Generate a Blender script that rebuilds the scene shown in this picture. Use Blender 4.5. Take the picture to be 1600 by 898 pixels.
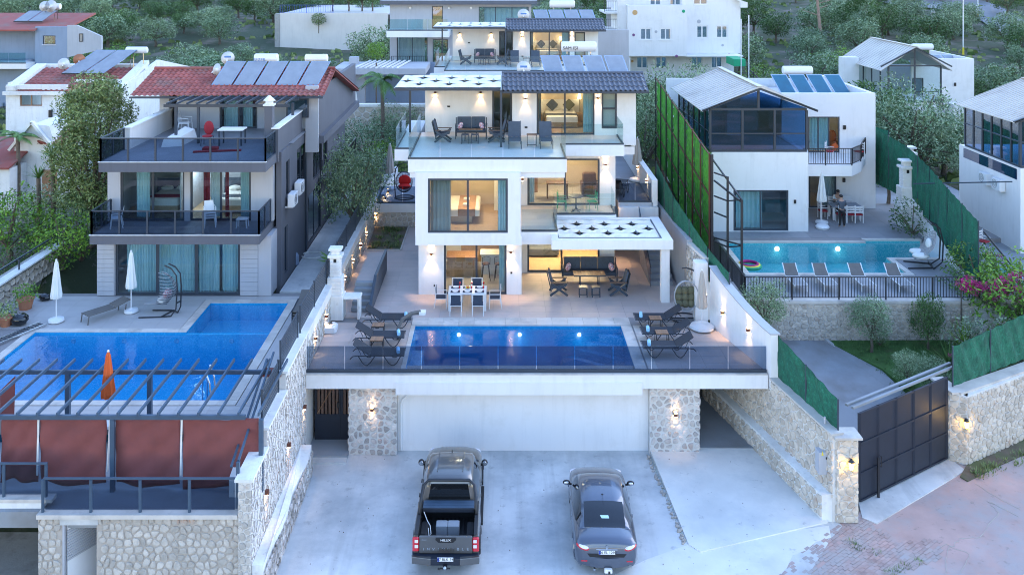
import bpy,math,random
from mathutils import Vector,Matrix,noise
R=math.radians
sc=bpy.context.scene
for o in list(bpy.data.objects):bpy.data.objects.remove(o)
col=sc.collection
# ---------------- camera: a level view-camera with a fallen front (architectural shift) ----------------
F,H,U0,V0=1400.0,18.0,780.0,-60.0
cam=bpy.data.objects.new('camera',bpy.data.cameras.new('camera'));col.objects.link(cam);sc.camera=cam
cam.location=(0,0,H);cam.rotation_euler=(R(90),0,0)
cam.data.sensor_width=36;cam.data.lens=F/1600*36
cam.data.shift_x=(800-U0)/1600;cam.data.shift_y=-(449-V0)/1600
cam.data.clip_start=0.5;cam.data.clip_end=3000
# ---------------- world, sun, exposure: blue hour after sunset ----------------
w=bpy.data.worlds.new('World');sc.world=w;w.use_nodes=True
nt=w.node_tree;bg=nt.nodes['Background']
sky=nt.nodes.new('ShaderNodeTexSky');sky.sky_type='NISHITA';sky.sun_disc=False
SUN_EL,SUN_ROT=R(32),R(60)
sky.sun_elevation=SUN_EL;sky.sun_rotation=SUN_ROT;sky.air_density=1.6;sky.dust_density=0.1;sky.ozone_density=4.0
tn=nt.nodes.new('ShaderNodeMix');tn.data_type='RGBA';tn.blend_type='MULTIPLY';tn.inputs[0].default_value=1;tn.inputs[7].default_value=(.96,.915,1.0,1)
nt.links.new(sky.outputs[0],tn.inputs[6]);nt.links.new(tn.outputs[2],bg.inputs[0]);bg.inputs[1].default_value=0.15
sun=bpy.data.objects.new('sun',bpy.data.lights.new('sun','SUN'));col.objects.link(sun)
sun.data.energy=0.25;sun.data.angle=R(40);sun.data.color=(1,.93,.86)
sun.rotation_euler=(R(90)-SUN_EL,0,R(180)-SUN_ROT+R(0))
sc.view_settings.view_transform='Standard';sc.view_settings.look='None';sc.view_settings.exposure=2.0;sc.view_settings.gamma=1
sc.cycles.use_denoising=True;sc.cycles.filter_width=1.05
sc.cycles.max_bounces=7;sc.cycles.diffuse_bounces=3;sc.cycles.glossy_bounces=3;sc.cycles.transmission_bounces=4
sc.cycles.transparent_max_bounces=16;sc.cycles.sample_clamp_indirect=4;sc.cycles.caustics_reflective=False;sc.cycles.caustics_refractive=False
# ---------------- survey helpers: distance D, height z, and photo columns/rows at a distance ----------------
def X(u,D):return(u-U0)*D/F
def Z(v,D):return H-(v-V0)*D/F
def Dz(v,z):return F*(H-z)/(v-V0)
def G(u,v,z):D=Dz(v,z);return(X(u,D),D)
def hsh(*a):
 return random.Random(repr(a)).random()
# ---------------- materials ----------------
MT={}
def mk(name):
 m=bpy.data.materials.new(name);m.use_nodes=True;MT[name]=m
 nt=m.node_tree;return m,nt,nt.nodes['Principled BSDF'],nt.nodes,nt.links
def coords(n,l,scale=1.0,obj=False):
 if obj:
  t=n.new('ShaderNodeTexCoord');s=t.outputs['Object']
 else:
  t=n.new('ShaderNodeNewGeometry');s=t.outputs['Position']
 mp=n.new('ShaderNodeMapping');mp.inputs['Scale'].default_value=(scale,)*3 if not isinstance(scale,tuple)else scale
 l.new(s,mp.inputs['Vector']);return mp.outputs[0]
def noise_n(n,l,vec,sc_,det=4,rough=.6):
 t=n.new('ShaderNodeTexNoise');t.inputs['Scale'].default_value=sc_;t.inputs['Detail'].default_value=det
 t.inputs['Roughness'].default_value=rough;l.new(vec,t.inputs['Vector']);return t.outputs['Fac']
def ramp(n,l,fac,stops):
 r=n.new('ShaderNodeValToRGB');e=r.color_ramp.elements
 while len(e)<len(stops):e.new(.5)
 for k,(p,c)in enumerate(stops):e[k].position=p;e[k].color=tuple(c)+((1,)if len(c)==3 else())
 l.new(fac,r.inputs[0]);return r.outputs[0]
def mixc(n,l,fac,a,b,mode='MIX'):
 m=n.new('ShaderNodeMix');m.data_type='RGBA';m.blend_type=mode
 for s,v in((0,fac),(6,a),(7,b)):
  if hasattr(v,'links'):l.new(v,m.inputs[s])
  else:m.inputs[s].default_value=v if s==0 else tuple(v)+((1,)if len(v)==3 else())
 return m.outputs[2]
def bump(n,l,h,b,dist,strength=1.0):
 bp=n.new('ShaderNodeBump');bp.inputs['Distance'].default_value=dist;bp.inputs['Strength'].default_value=strength
 l.new(h,bp.inputs['Height']);l.new(bp.outputs[0],b.inputs['Normal']);return bp
def surf(name,c,rough=.6,var=.12,nscale=1.5,bumpd=.0,bscale=40,metal=0,island=0,spec=.5,dirt=None,dscale=.5,dlo=.5,dhi=.7,coat=0,streak=0,d2=None,run=0):
 """general painted / mineral surface: base colour, mottled wear, optional per-piece variation and stains"""
 m,nt,b,n,l=mk(name);b.inputs['Roughness'].default_value=rough;b.inputs['Metallic'].default_value=metal
 b.inputs['Specular IOR Level'].default_value=spec;b.inputs['Coat Weight'].default_value=coat
 v=coords(n,l);f=noise_n(n,l,v,nscale,5)
 c0=tuple(max(0,x*(1-var))for x in c);c1=tuple(min(1,x*(1+var))for x in c)
 o=ramp(n,l,f,[(.3,c0),(.7,c1)])
 if island:
  g=n.new('ShaderNodeNewGeometry');oi=n.new('ShaderNodeObjectInfo');ad=n.new('ShaderNodeMath');ad.operation='ADD'
  l.new(g.outputs['Random Per Island'],ad.inputs[0]);l.new(oi.outputs['Random'],ad.inputs[1])
  fr=n.new('ShaderNodeMath');fr.operation='FRACT';l.new(ad.outputs[0],fr.inputs[0])
  k=ramp(n,l,fr.outputs[0],[(0,(1-island,)*3),(1,(1+island,)*3)])
  o=mixc(n,l,1.0,o,k,'MULTIPLY')
 if dirt:
  fd=noise_n(n,l,v,dscale,6,.65);k=ramp(n,l,fd,[(dlo,(0,0,0)),(dhi,(1,1,1))])
  o=mixc(n,l,k,o,dirt)
 if run:
  k=ramp(n,l,noise_n(n,l,coords(n,l,(1.5,.07,1)),1.2,4,.6),[(.5,(0,0,0)),(.68,(run,)*3)]);o=mixc(n,l,k,o,tuple(x*.55 for x in c))
 if d2:
  k=ramp(n,l,noise_n(n,l,v,d2[1],8,.75),[(d2[2],(0,0,0)),(d2[3],(1,1,1))]);o=mixc(n,l,k,o,d2[0])
 if streak:
  v2=coords(n,l,(3,3,.35));fs=noise_n(n,l,v2,1.5,4);k=ramp(n,l,fs,[(.5,(0,0,0)),(.8,(streak,)*3)])
  o=mixc(n,l,k,o,tuple(x*.6 for x in c))
 l.new(o,b.inputs['Base Color'])
 if bumpd:bump(n,l,noise_n(n,l,v,bscale,4),b,bumpd)
 return m
def flat(name,c,rough=.5,metal=0,coat=0,emit=None,es=0,alpha=1):
 m,nt,b,n,l=mk(name);b.inputs['Base Color'].default_value=tuple(c)+(1,);b.inputs['Roughness'].default_value=rough
 b.inputs['Metallic'].default_value=metal;b.inputs['Coat Weight'].default_value=coat
 if emit:b.inputs['Emission Color'].default_value=tuple(emit)+(1,);b.inputs['Emission Strength'].default_value=es
 return m
def glass(name,tint,refl=.08,rough=.01,wave=0,ior=1.45):
 m=bpy.data.materials.new(name);m.use_nodes=True;MT[name]=m;nt=m.node_tree;n=nt.nodes;l=nt.links;n.remove(n['Principled BSDF'])
 t=n.new('ShaderNodeBsdfTransparent');t.inputs[0].default_value=tuple(tint)+(1,)
 g=n.new('ShaderNodeBsdfGlossy');g.inputs['Roughness'].default_value=rough
 fr=n.new('ShaderNodeFresnel');fr.inputs[0].default_value=ior
 ad=n.new('ShaderNodeMath');ad.operation='ADD';ad.use_clamp=True;ad.inputs[1].default_value=refl;bf=n.new('ShaderNodeNewGeometry');iv=n.new('ShaderNodeMath');iv.operation='SUBTRACT';iv.inputs[0].default_value=1;l.new(bf.outputs['Backfacing'],iv.inputs[1]);mu=n.new('ShaderNodeMath');mu.operation='MULTIPLY';l.new(ad.outputs[0],mu.inputs[0]);l.new(iv.outputs[0],mu.inputs[1]);l.new(fr.outputs[0],ad.inputs[0])
 mx=n.new('ShaderNodeMixShader');l.new(mu.outputs[0],mx.inputs[0]);l.new(t.outputs[0],mx.inputs[1]);l.new(g.outputs[0],mx.inputs[2])
 l.new(mx.outputs[0],n['Material Output'].inputs[0])
 if wave:
  v=coords(n,l,(1,.7,1));f=noise_n(n,l,v,3.0,3);bp=n.new('ShaderNodeBump');bp.inputs['Distance'].default_value=wave;l.new(f,bp.inputs['Height'])
  l.new(bp.outputs[0],g.inputs['Normal']);l.new(bp.outputs[0],fr.inputs['Normal'])
 return m
def water(name,absorb,dens):
 m=glass(name,(.96,.98,1),0.0,.02,.012,1.33);n=m.node_tree.nodes;l=m.node_tree.links
 a=n.new('ShaderNodeVolumeAbsorption');a.inputs[0].default_value=tuple(absorb)+(1,);a.inputs[1].default_value=dens
 l.new(a.outputs[0],n['Material Output'].inputs['Volume']);return m
def mosaic(name,a,b_,c_):
 m,nt,b,n,l=mk(name);b.inputs['Roughness'].default_value=.25
 v=coords(n,l);t=n.new('ShaderNodeTexVoronoi');t.inputs['Scale'].default_value=22;t.distance='CHEBYCHEV';t.inputs['Randomness'].default_value=0.15;l.new(v,t.inputs['Vector'])
 o=ramp(n,l,t.outputs['Color'],[(.1,a),(.6,b_),(.95,c_)]);l.new(o,b.inputs['Base Color']);return m
def leafmat(name,a,b_,rough=.55,trans=.15):
 m,nt,b,n,l=mk(name);b.inputs['Roughness'].default_value=rough;b.inputs['Specular IOR Level'].default_value=.25
 g=n.new('ShaderNodeNewGeometry');oi=n.new('ShaderNodeObjectInfo')
 o=ramp(n,l,g.outputs['Random Per Island'],[(0,a),(1,b_)])
 v=coords(n,l);f=noise_n(n,l,v,.9,3);k=ramp(n,l,f,[(.35,(.75,.78,.75)),(.65,(1.2,1.2,1.1))]);o=mixc(n,l,1,o,k,'MULTIPLY')
 k2=ramp(n,l,oi.outputs['Random'],[(0,(.8,.85,.8)),(1,(1.2,1.12,1.05))]);o=mixc(n,l,1,o,k2,'MULTIPLY')
 l.new(o,b.inputs['Base Color']);b.inputs['Transmission Weight'].default_value=0
 return m
def curtainmat(name,c,tr=.35):
 m,nt,b,n,l=mk(name);b.inputs['Base Color'].default_value=tuple(c)+(1,);b.inputs['Roughness'].default_value=.9
 return m
surf('white_plaster',(.75,.74,.735),.75,.03,.6,.0008,60,dirt=(.62,.61,.58),dscale=.7,dlo=.54,dhi=.85,streak=.2)
surf('old_white_plaster',(.74,.74,.72),.85,.06,.8,.001,50,dirt=(.5,.48,.45),dscale=.5,dlo=.52,dhi=.8,streak=.4,d2=((.42,.40,.37),3,.58,.75))
surf('cream_plaster',(.66,.62,.58),.85,.04,.8,.001,50,streak=.25)
surf('grey_plaster',(.11,.115,.135),.85,.06,.8,.001,50,streak=.3)
surf('light_grey_plaster',(.42,.43,.46),.85,.05,.8,.001,50,streak=.3)
surf('blue_plaster',(.24,.30,.40),.85,.05,.8,.001,50,streak=.3)
surf('concrete',(.60,.60,.585),.85,.14,.45,.003,25,dirt=(.33,.35,.36),dscale=.28,dlo=.42,dhi=.68,d2=((.26,.27,.27),2.2,.57,.74),run=.45)
surf('pale_concrete',(.70,.68,.64),.85,.10,.5,.003,25,dirt=(.52,.52,.50),dscale=.35,dlo=.45,dhi=.7,d2=((.36,.35,.34),2.5,.60,.74))
surf('rough_concrete',(.36,.35,.33),.95,.18,.9,.006,14,dirt=(.18,.17,.15),dscale=.9,dlo=.5,dhi=.7)
surf('grey_slab',(.26,.28,.30),.8,.08,.6,.001,40,dirt=(.2,.2,.2),dscale=.4)
surf('deck_tile',(.50,.415,.375),.55,.05,.8,.0006,60,island=.05,dirt=(.34,.32,.31),dscale=.35)
surf('pale_tile',(.44,.42,.41),.55,.05,.8,.0006,60,island=.05)
surf('grey_tile',(.25,.255,.27),.6,.06,.8,.0006,60,island=.07)
surf('balcony_tile',(.55,.56,.56),.4,.03,.8,.0004,60,island=.04)
surf('travertine',(.56,.52,.47),.75,.12,1.5,.001,30,island=.08,dirt=(.4,.37,.34),dscale=1.2)
surf('grout',(.25,.24,.24),.9,.05)
surf('pink_paving',(.42,.29,.26),.9,.14,.7,.004,22,dirt=(.33,.32,.32),dscale=.30,dlo=.44,dhi=.62,d2=((.20,.17,.15),3.0,.58,.72))
surf('pink_brick',(.36,.25,.225),.9,.15,2,.002,40,island=.16,dirt=(.34,.31,.30),dscale=.8,dlo=.4,dhi=.6)
surf('limestone',(.52,.46,.385),.9,.16,5.0,.014,11,island=.16,dirt=(.38,.26,.19),dscale=1.3,dlo=.60,dhi=.75)
surf('warm_stone',(.47,.43,.38),.9,.16,5.0,.014,11,island=.18,dirt=(.42,.24,.16),dscale=1.0,dlo=.62,dhi=.72)
surf('pier_stone',(.50,.455,.42),.9,.22,6.0,.014,11,island=.34,dirt=(.40,.28,.24),dscale=1.5,dlo=.58,dhi=.7)
surf('mortar',(.62,.60,.57),.95,.10,2.0,.006,20)
surf('dark_mortar',(.42,.37,.32),.95,.12,2.0,.006,20)
surf('soil',(.12,.095,.07),1,.25,2.0,.02,8,dirt=(.08,.10,.04),dscale=.8,dlo=.45,dhi=.6)
surf('hillside',(.17,.145,.12),1,.3,1.2,.05,3,dirt=(.05,.07,.035),dscale=.3,dlo=.36,dhi=.5,d2=((.34,.30,.28),1.2,.62,.70))
surf('grass',(.045,.11,.025),1,.3,3,.01,30,dirt=(.09,.085,.04),dscale=.9,dlo=.56,dhi=.75)
surf('asphalt',(.20,.21,.23),.9,.1,.5,.003,30)
surf('wood',(.30,.16,.085),.55,.15,6,.0005,60,island=.18)
surf('dark_wood',(.12,.07,.05),.5,.15,6,island=.15)
surf('oak',(.42,.29,.17),.5,.10,4,island=.1)
surf('bark',(.14,.11,.085),.95,.25,6,.02,25)
surf('pine_bark',(.30,.21,.17),.95,.25,4,.02,18)
surf('red_tile',(.29,.075,.06),.75,.14,1.2,.001,40,island=.22,dirt=(.22,.12,.1),dscale=.8)
surf('slate_tile',(.075,.085,.11),.5,.10,1.2,.0006,40,island=.12)
surf('sheet_metal',(.56,.52,.47),.6,.06,.7,metal=0,dirt=(.42,.38,.34),dscale=.4)
surf('terracotta',(.42,.17,.09),.8,.1,3)
surf('shade_cloth',(.21,.065,.06),.95,.09,1.3,.002,25,dirt=(.17,.06,.06),dscale=.9)
surf('green_mesh',(.014,.14,.08),.85,.45,14.0,.02,30,dirt=(.008,.07,.045),dscale=1.6,dlo=.42,dhi=.7,streak=.3,d2=((.05,.24,.17),9,.56,.7))
surf('turf',(.075,.30,.03),.95,.25,5,.02,30,dirt=(.04,.2,.02),dscale=.8)
surf('black_metal',(.02,.022,.027),.45,.1,3)
surf('anthracite',(.035,.05,.07),.4,.08,2)
surf('navy_metal',(.010,.016,.03),.55,.15,2.5,.0004,20)
surf('blue_metal',(.05,.085,.13),.45,.12,2.5)
surf('rust',(.14,.05,.03),.8,.3,4)
surf('white_metal',(.74,.74,.74),.4,.03)
surf('white_plastic',(.72,.73,.74),.45,.04)
surf('chrome',(.6,.62,.64),.2,.03,metal=1)
surf('dark_sling',(.022,.028,.038),.75,.15,8)
surf('grey_sling',(.13,.12,.11),.8,.1,4)
surf('navy_cushion',(.035,.05,.08),.85,.1,5,.001,60)
surf('grey_cushion',(.07,.085,.11),.9,.1,5,.001,60)
surf('red_cushion',(.62,.012,.012),.8,.1,3)
surf('olive_cushion',(.12,.12,.075),.9,.15,5)
surf('canvas',(.40,.37,.34),.9,.08,2,.002,14)
surf('white_canvas',(.68,.69,.66),.9,.05,2,.002,14)
surf('orange_canvas',(.55,.10,.02),.85,.1,2)
surf('pergola_fabric',(.78,.77,.74),.8,.03,2)
surf('linen',(.74,.72,.68),.9,.04,2,.001,30)
surf('wall_inside',(.62,.52,.40),.9,.04)
surf('carpet',(.38,.26,.16),.95,.08)
surf('wicker',(.33,.34,.36),.8,.1,5)
surf('dark_wicker',(.035,.045,.055),.7,.1,5)
surf('towel',(.35,.62,.80),.95,.06,3)
surf('skin',(.42,.25,.18),.6,.05)
surf('collector',(.24,.27,.31),.3,.12,2,coat=.8)
surf('teal_collector',(.015,.12,.19),.3,.12,2,coat=.3)
surf('dead_leaf',(.10,.06,.04),1,.3)
# floral cushion print
m,nt_,b,n,l=mk('floral');v=coords(n,l,1,True);f=noise_n(n,l,v,14,2);o=ramp(n,l,f,[(.40,(.75,.72,.72)),(.48,(.55,.05,.08)),(.58,(.75,.7,.72)),(.64,(.05,.05,.18))]);l.new(o,b.inputs['Base Color']);b.inputs['Roughness'].default_value=.9
for e in b,:pass
glass('clear_glass',(.88,.95,.95),.05)
glass('window_glass',(.82,.90,.92),.06)
glass('dark_window_glass',(.42,.58,.68),.16)
glass('smoked_glass',(.54,.61,.69),.0)
glass('pale_green_glass',(.72,.88,.88),.06)
glass('blue_glass',(.20,.38,.58),.14)
water('pool_water',(.2,.7,.95),.04);water('shallow_water',(.3,.8,.9),.04);water('neighbour_water',(.2,.7,.95),.04)
mosaic('blue_mosaic',(.006,.22,.46),(.01,.26,.50),(.03,.32,.56));mosaic('pool_mosaic',(.01,.29,.55),(.014,.33,.60),(.04,.40,.66));mosaic('aqua_mosaic',(.06,.42,.46),(.10,.50,.52),(.24,.60,.60));mosaic('step_mosaic',(.02,.22,.42),(.05,.27,.48),(.14,.36,.55))
flat('lamp_glow',(1,.8,.5),.5,emit=(1,.62,.28),es=14)
flat('pool_glow',(1,1,1),.5,emit=(.8,.93,1),es=.8)
flat('room_glow',(1,.85,.6),.5,emit=(1,.68,.34),es=5)
flat('yellow_glow',(1,.85,.2),.5,emit=(1,.6,.08),es=5)
flat('black',(.01,.01,.012),.5);flat('black_gloss',(.01,.012,.015),.08,coat=.5);flat('rubber',(.015,.015,.016),.85)
flat('white',(.8,.8,.8),.5);flat('plate_blue',(.01,.06,.45),.4);flat('red_lamp',(.55,.01,.02),.12,coat=1);flat('clear_lamp',(.75,.70,.75),.1,coat=1)
flat('magenta',(.35,.01,.14),.7);flat('yellow',(.75,.6,.05),.6);flat('tv',(.02,.02,.03),.1)
flat('tan_dot',(.55,.35,.16),.8);flat('green_dot',(.02,.33,.16),.8);flat('purple_dot',(.2,.08,.2),.8);flat('red_dot',(.4,.02,.04),.8)
flat('blue_print',(.10,.22,.5),.6)
curtainmat('sheer_curtain',(.62,.66,.66));curtainmat('grey_curtain',(.30,.29,.26));curtainmat('red_curtain',(.30,.02,.03));curtainmat('teal_curtain',(.45,.62,.64))
def carpaint(name,c):
 m,nt,b,n,l=mk(name);b.inputs['Base Color'].default_value=tuple(c)+(1,);b.inputs['Metallic'].default_value=.6;b.inputs['Roughness'].default_value=.30
 b.inputs['Coat Weight'].default_value=1;b.inputs['Coat Roughness'].default_value=.06
carpaint('truck_paint',(.13,.125,.12));carpaint('sedan_paint',(.10,.115,.15))
leafmat('olive_leaf',(.065,.135,.065),(.30,.40,.26));leafmat('dark_leaf',(.035,.085,.03),(.11,.20,.06));leafmat('bright_leaf',(.08,.19,.02),(.22,.38,.05))
leafmat('palm_leaf',(.05,.12,.03),(.12,.22,.06));leafmat('silver_leaf',(.10,.15,.10),(.38,.45,.33));leafmat('mixed_leaf',(.06,.115,.03),(.30,.37,.17));leafmat('pine_leaf',(.015,.06,.015),(.05,.12,.03));leafmat('flower',(.35,.01,.16),(.65,.04,.32));leafmat('yellow_palm',(.16,.15,.03),(.28,.26,.08))
# ---------------- mesh builder ----------------
class MB:
 def __init__(s,*prims):s.v=[];s.f=[];s.m=[];s.mi=0
 def add(s,vs,fs):
  b=len(s.v);s.v+=[tuple(p)for p in vs];s.f+=[tuple(i+b for i in f)for f in fs];s.m+=[s.mi]*len(fs);return s
 def quad(s,*p):return s.add(p,[tuple(range(len(p)))])
 def box(s,x0,x1,y0,y1,z0,z1):
  return s.add([(x0,y0,z0),(x1,y0,z0),(x1,y1,z0),(x0,y1,z0),(x0,y0,z1),(x1,y0,z1),(x1,y1,z1),(x0,y1,z1)],[(0,3,2,1),(4,5,6,7),(0,1,5,4),(1,2,6,5),(2,3,7,6),(3,0,4,7)])
 def cbox(s,x0,x1,y0,y1,z0,z1,c=.01):
  """box with chamfered vertical and top edges"""
  p=[(x0+c,y0),(x1-c,y0),(x1,y0+c),(x1,y1-c),(x1-c,y1),(x0+c,y1),(x0,y1-c),(x0,y0+c)]
  q=[(x0+c,y0+c),(x1-c,y0+c),(x1-c,y1-c),(x0+c,y1-c)]
  vs=[(a,b,z0)for a,b in p]+[(a,b,z1-c)for a,b in p]+[(x0+2*c,y0+c,z1),(x1-2*c,y0+c,z1),(x1-c,y0+2*c,z1),(x1-c,y1-2*c,z1),(x1-2*c,y1-c,z1),(x0+2*c,y1-c,z1),(x0+c,y1-2*c,z1),(x0+c,y0+2*c,z1)]
  fs=[tuple(range(7,-1,-1)),tuple(range(16,24))]
  for k in range(8):
   j=(k+1)%8;fs+=[(k,j,j+8,k+8),(k+8,j+8,j+16,k+16)]
  return s.add(vs,fs)
 def beam(s,p,q,w,h=None,up=(0,0,1)):
  h=w if h is None else h;p=Vector(p);q=Vector(q);d=(q-p)
  if d.length<1e-6:return s
  d.normalize();up=Vector(up)
  if abs(d.dot(up))>.999:up=Vector((0,1,0))
  a=d.cross(up).normalized();b=a.cross(d).normalized();a*=w/2;b*=h/2
  return s.add([p-a-b,p+a-b,p+a+b,p-a+b,q-a-b,q+a-b,q+a+b,q-a+b],[(0,1,2,3),(7,6,5,4),(0,4,5,1),(1,5,6,2),(2,6,7,3),(3,7,4,0)])
 def tube(s,pts,r,n=6,closed=False):
  pts=[Vector(p)for p in pts];N=len(pts);rs=r if isinstance(r,(list,tuple))else[r]*N;vs=[];pa=None
  for i,p in enumerate(pts):
   a=pts[(i-1)%N]if(i>0 or closed)else p;b=pts[(i+1)%N]if(i<N-1 or closed)else p
   d=(b-a).normalized()if(b-a).length>1e-9 else Vector((0,0,1))
   if pa is None:pa=d.orthogonal().normalized()
   pa=(pa-d*pa.dot(d));pa=pa.normalized()if pa.length>1e-6 else d.orthogonal().normalized();pb=d.cross(pa)
   for k in range(n):t=2*math.pi*k/n;vs.append(p+(pa*math.cos(t)+pb*math.sin(t))*rs[i])
  fs=[]
  for i in range(N if closed else N-1):
   j=(i+1)%N
   for k in range(n):m=(k+1)%n;fs.append((i*n+k,i*n+m,j*n+m,j*n+k))
  if not closed:fs+=[tuple(range(n-1,-1,-1)),tuple((N-1)*n+k for k in range(n))]
  return s.add(vs,fs)
 def cyl(s,p,q,r,r2=None,n=12):return s.tube([p,q],[r,r if r2 is None else r2],n)
 def lathe(s,cx,cy,prof,n=16,lobes=0,amp=0):
  vs=[];fs=[]
  for r,z in prof:
   for k in range(n):t=2*math.pi*k/n;rr=r*(1+amp*math.cos(lobes*t))if lobes else r;vs.append((cx+rr*math.cos(t),cy+rr*math.sin(t),z))
  for i in range(len(prof)-1):
   for k in range(n):m=(k+1)%n;fs.append((i*n+k,i*n+m,(i+1)*n+m,(i+1)*n+k))
  fs+=[tuple(range(n-1,-1,-1)),tuple((len(prof)-1)*n+k for k in range(n))]
  return s.add(vs,fs)
 def prism(s,poly,z0,z1):
  n=len(poly);a=sum(poly[i][0]*poly[(i+1)%n][1]-poly[(i+1)%n][0]*poly[i][1]for i in range(n))
  if a<0:poly=poly[::-1]
  g=(lambda z,p:z(p[0],p[1]));f0=z0 if callable(z0)else(lambda x,y:z0);f1=z1 if callable(z1)else(lambda x,y:z1)
  vs=[(x,y,f0(x,y))for x,y in poly]+[(x,y,f1(x,y))for x,y in poly]
  return s.add(vs,[tuple(range(n-1,-1,-1)),tuple(range(n,2*n))]+[(i,(i+1)%n,(i+1)%n+n,i+n)for i in range(n)])
 def extrude(s,poly,vec):
  """closed 3-D polygon pushed along vec"""
  n=len(poly);vec=Vector(vec);vs=[Vector(p)for p in poly];vs+=[p+vec for p in vs]
  return s.add(vs,[tuple(range(n-1,-1,-1)),tuple(range(n,2*n))]+[(i,(i+1)%n,(i+1)%n+n,i+n)for i in range(n)])
 def blob(s,c,r,n=8,m=6,jit=0,seed=0):
  rx,ry,rz=r if isinstance(r,(tuple,list))else(r,)*3;rd=random.Random(seed);vs=[(c[0],c[1],c[2]-rz)];fs=[]
  for i in range(1,m):
   a=math.pi*i/m-math.pi/2
   for k in range(n):t=2*math.pi*k/n;j=1+jit*(rd.random()-.5);vs.append((c[0]+rx*math.cos(a)*math.cos(t)*j,c[1]+ry*math.cos(a)*math.sin(t)*j,c[2]+rz*math.sin(a)*j))
  vs.append((c[0],c[1],c[2]+rz));T=len(vs)-1
  for k in range(n):fs.append((0,1+(k+1)%n,1+k));fs.append((T,T-n+k,T-n+(k+1)%n))
  for i in range(m-2):
   for k in range(n):q=(k+1)%n;fs.append((1+i*n+k,1+i*n+q,1+(i+1)*n+q,1+(i+1)*n+k))
  return s.add(vs,fs)
 def xf(s,M,start=0):
  for i in range(start,len(s.v)):s.v[i]=tuple(M@Vector(s.v[i]))
  return s
def rot_about(c,ax,deg):c=Vector(c);return Matrix.Translation(c)@Matrix.Rotation(R(deg),4,ax)@Matrix.Translation(-c)
WL={}
def mats_of(m):return[MT[x]for x in(m if isinstance(m,(tuple,list))else[m])]
def mesh(mb,m,name,off=(0,0,0),smooth=False):
 me=bpy.data.meshes.new(name);ox,oy,oz=off
 me.from_pydata([(x-ox,y-oy,z-oz)for x,y,z in mb.v],[],mb.f)
 for q in mats_of(m):me.materials.append(q)
 if any(mb.m):me.polygons.foreach_set('material_index',mb.m)
 if smooth:me.polygons.foreach_set('use_smooth',[True]*len(me.polygons))
 me.update();return me
def obj(name,mb,m,parent=None,loc=None,smooth=False,bevel=0,sub=0,kind=None,label=None):
 """one mesh object. Coordinates in mb are world ones; its origin is its parent's (or loc)."""
 off=WL[parent.name]if parent else(loc or(0,0,0))
 o=bpy.data.objects.new(name,mesh(mb,m,name,off,smooth));col.objects.link(o)
 if parent:o.parent=parent
 else:o.location=off
 WL[o.name]=tuple(off)
 if bevel:
  b=o.modifiers.new('bevel','BEVEL');b.width=bevel;b.segments=2;b.limit_method='ANGLE';b.angle_limit=R(50)
 if sub:q=o.modifiers.new('sub','SUBSURF');q.levels=sub;q.render_levels=sub
 if kind:o['kind']=kind
 if label:o['label']=label
 return o
def tag(o,label,cat,group=None):
 o['label']=label;o['category']=cat
 if group:o['group']=group
 return o
def thing(name,label,cat,loc=(0,0,0),group=None):
 o=bpy.data.objects.new(name,None);col.objects.link(o);o.location=loc;o.empty_display_size=.2;WL[o.name]=tuple(loc)
 return tag(o,label,cat,group)
def structure(name,mb,m,**k):return obj(name,mb,m,kind='structure',**k)
def share(name,me,parent,loc,rot=(0,0,0),scale=(1,1,1)):
 """a piece that shares its mesh with its likes"""
 o=bpy.data.objects.new(name,me);col.objects.link(o);o.parent=parent
 pl=WL[parent.name]if parent else(0,0,0)
 o.location=(loc[0]-pl[0],loc[1]-pl[1],loc[2]-pl[2]);o.rotation_euler=rot;o.scale=scale;return o
def dup(root,loc,rz=0,label=None,group=None,scale=None):
 def cp(o,par):
  c=o.copy();col.objects.link(c)
  if par:c.parent=par
  for ch in o.children:cp(ch,c)
  return c
 c=cp(root,None);c.location=loc;c.rotation_euler=(0,0,rz)
 if scale:c.scale=(scale,)*3 if not isinstance(scale,(tuple,list))else scale
 if label:c['label']=label
 if group:c['group']=group
 return c
def place(root,loc,rz=0,scale=None):
 root.location=loc;root.rotation_euler=(0,0,rz)
 if scale:root.scale=(scale,)*3 if not isinstance(scale,(tuple,list))else scale
 return root
class Kind:
 """builds a prototype once, at the origin; the first call places it, later calls copy it"""
 def __init__(s,fn):s.p=fn();s.used=False
 def put(s,loc,rz=0,label=None,group=None,scale=None):
  if not s.used:s.used=True;o=place(s.p,loc,rz,scale)
  else:o=dup(s.p,loc,rz,scale=scale)
  if label:o['label']=label
  if group:o['group']=group
  elif 'group' in o:del o['group']
  return o
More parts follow.
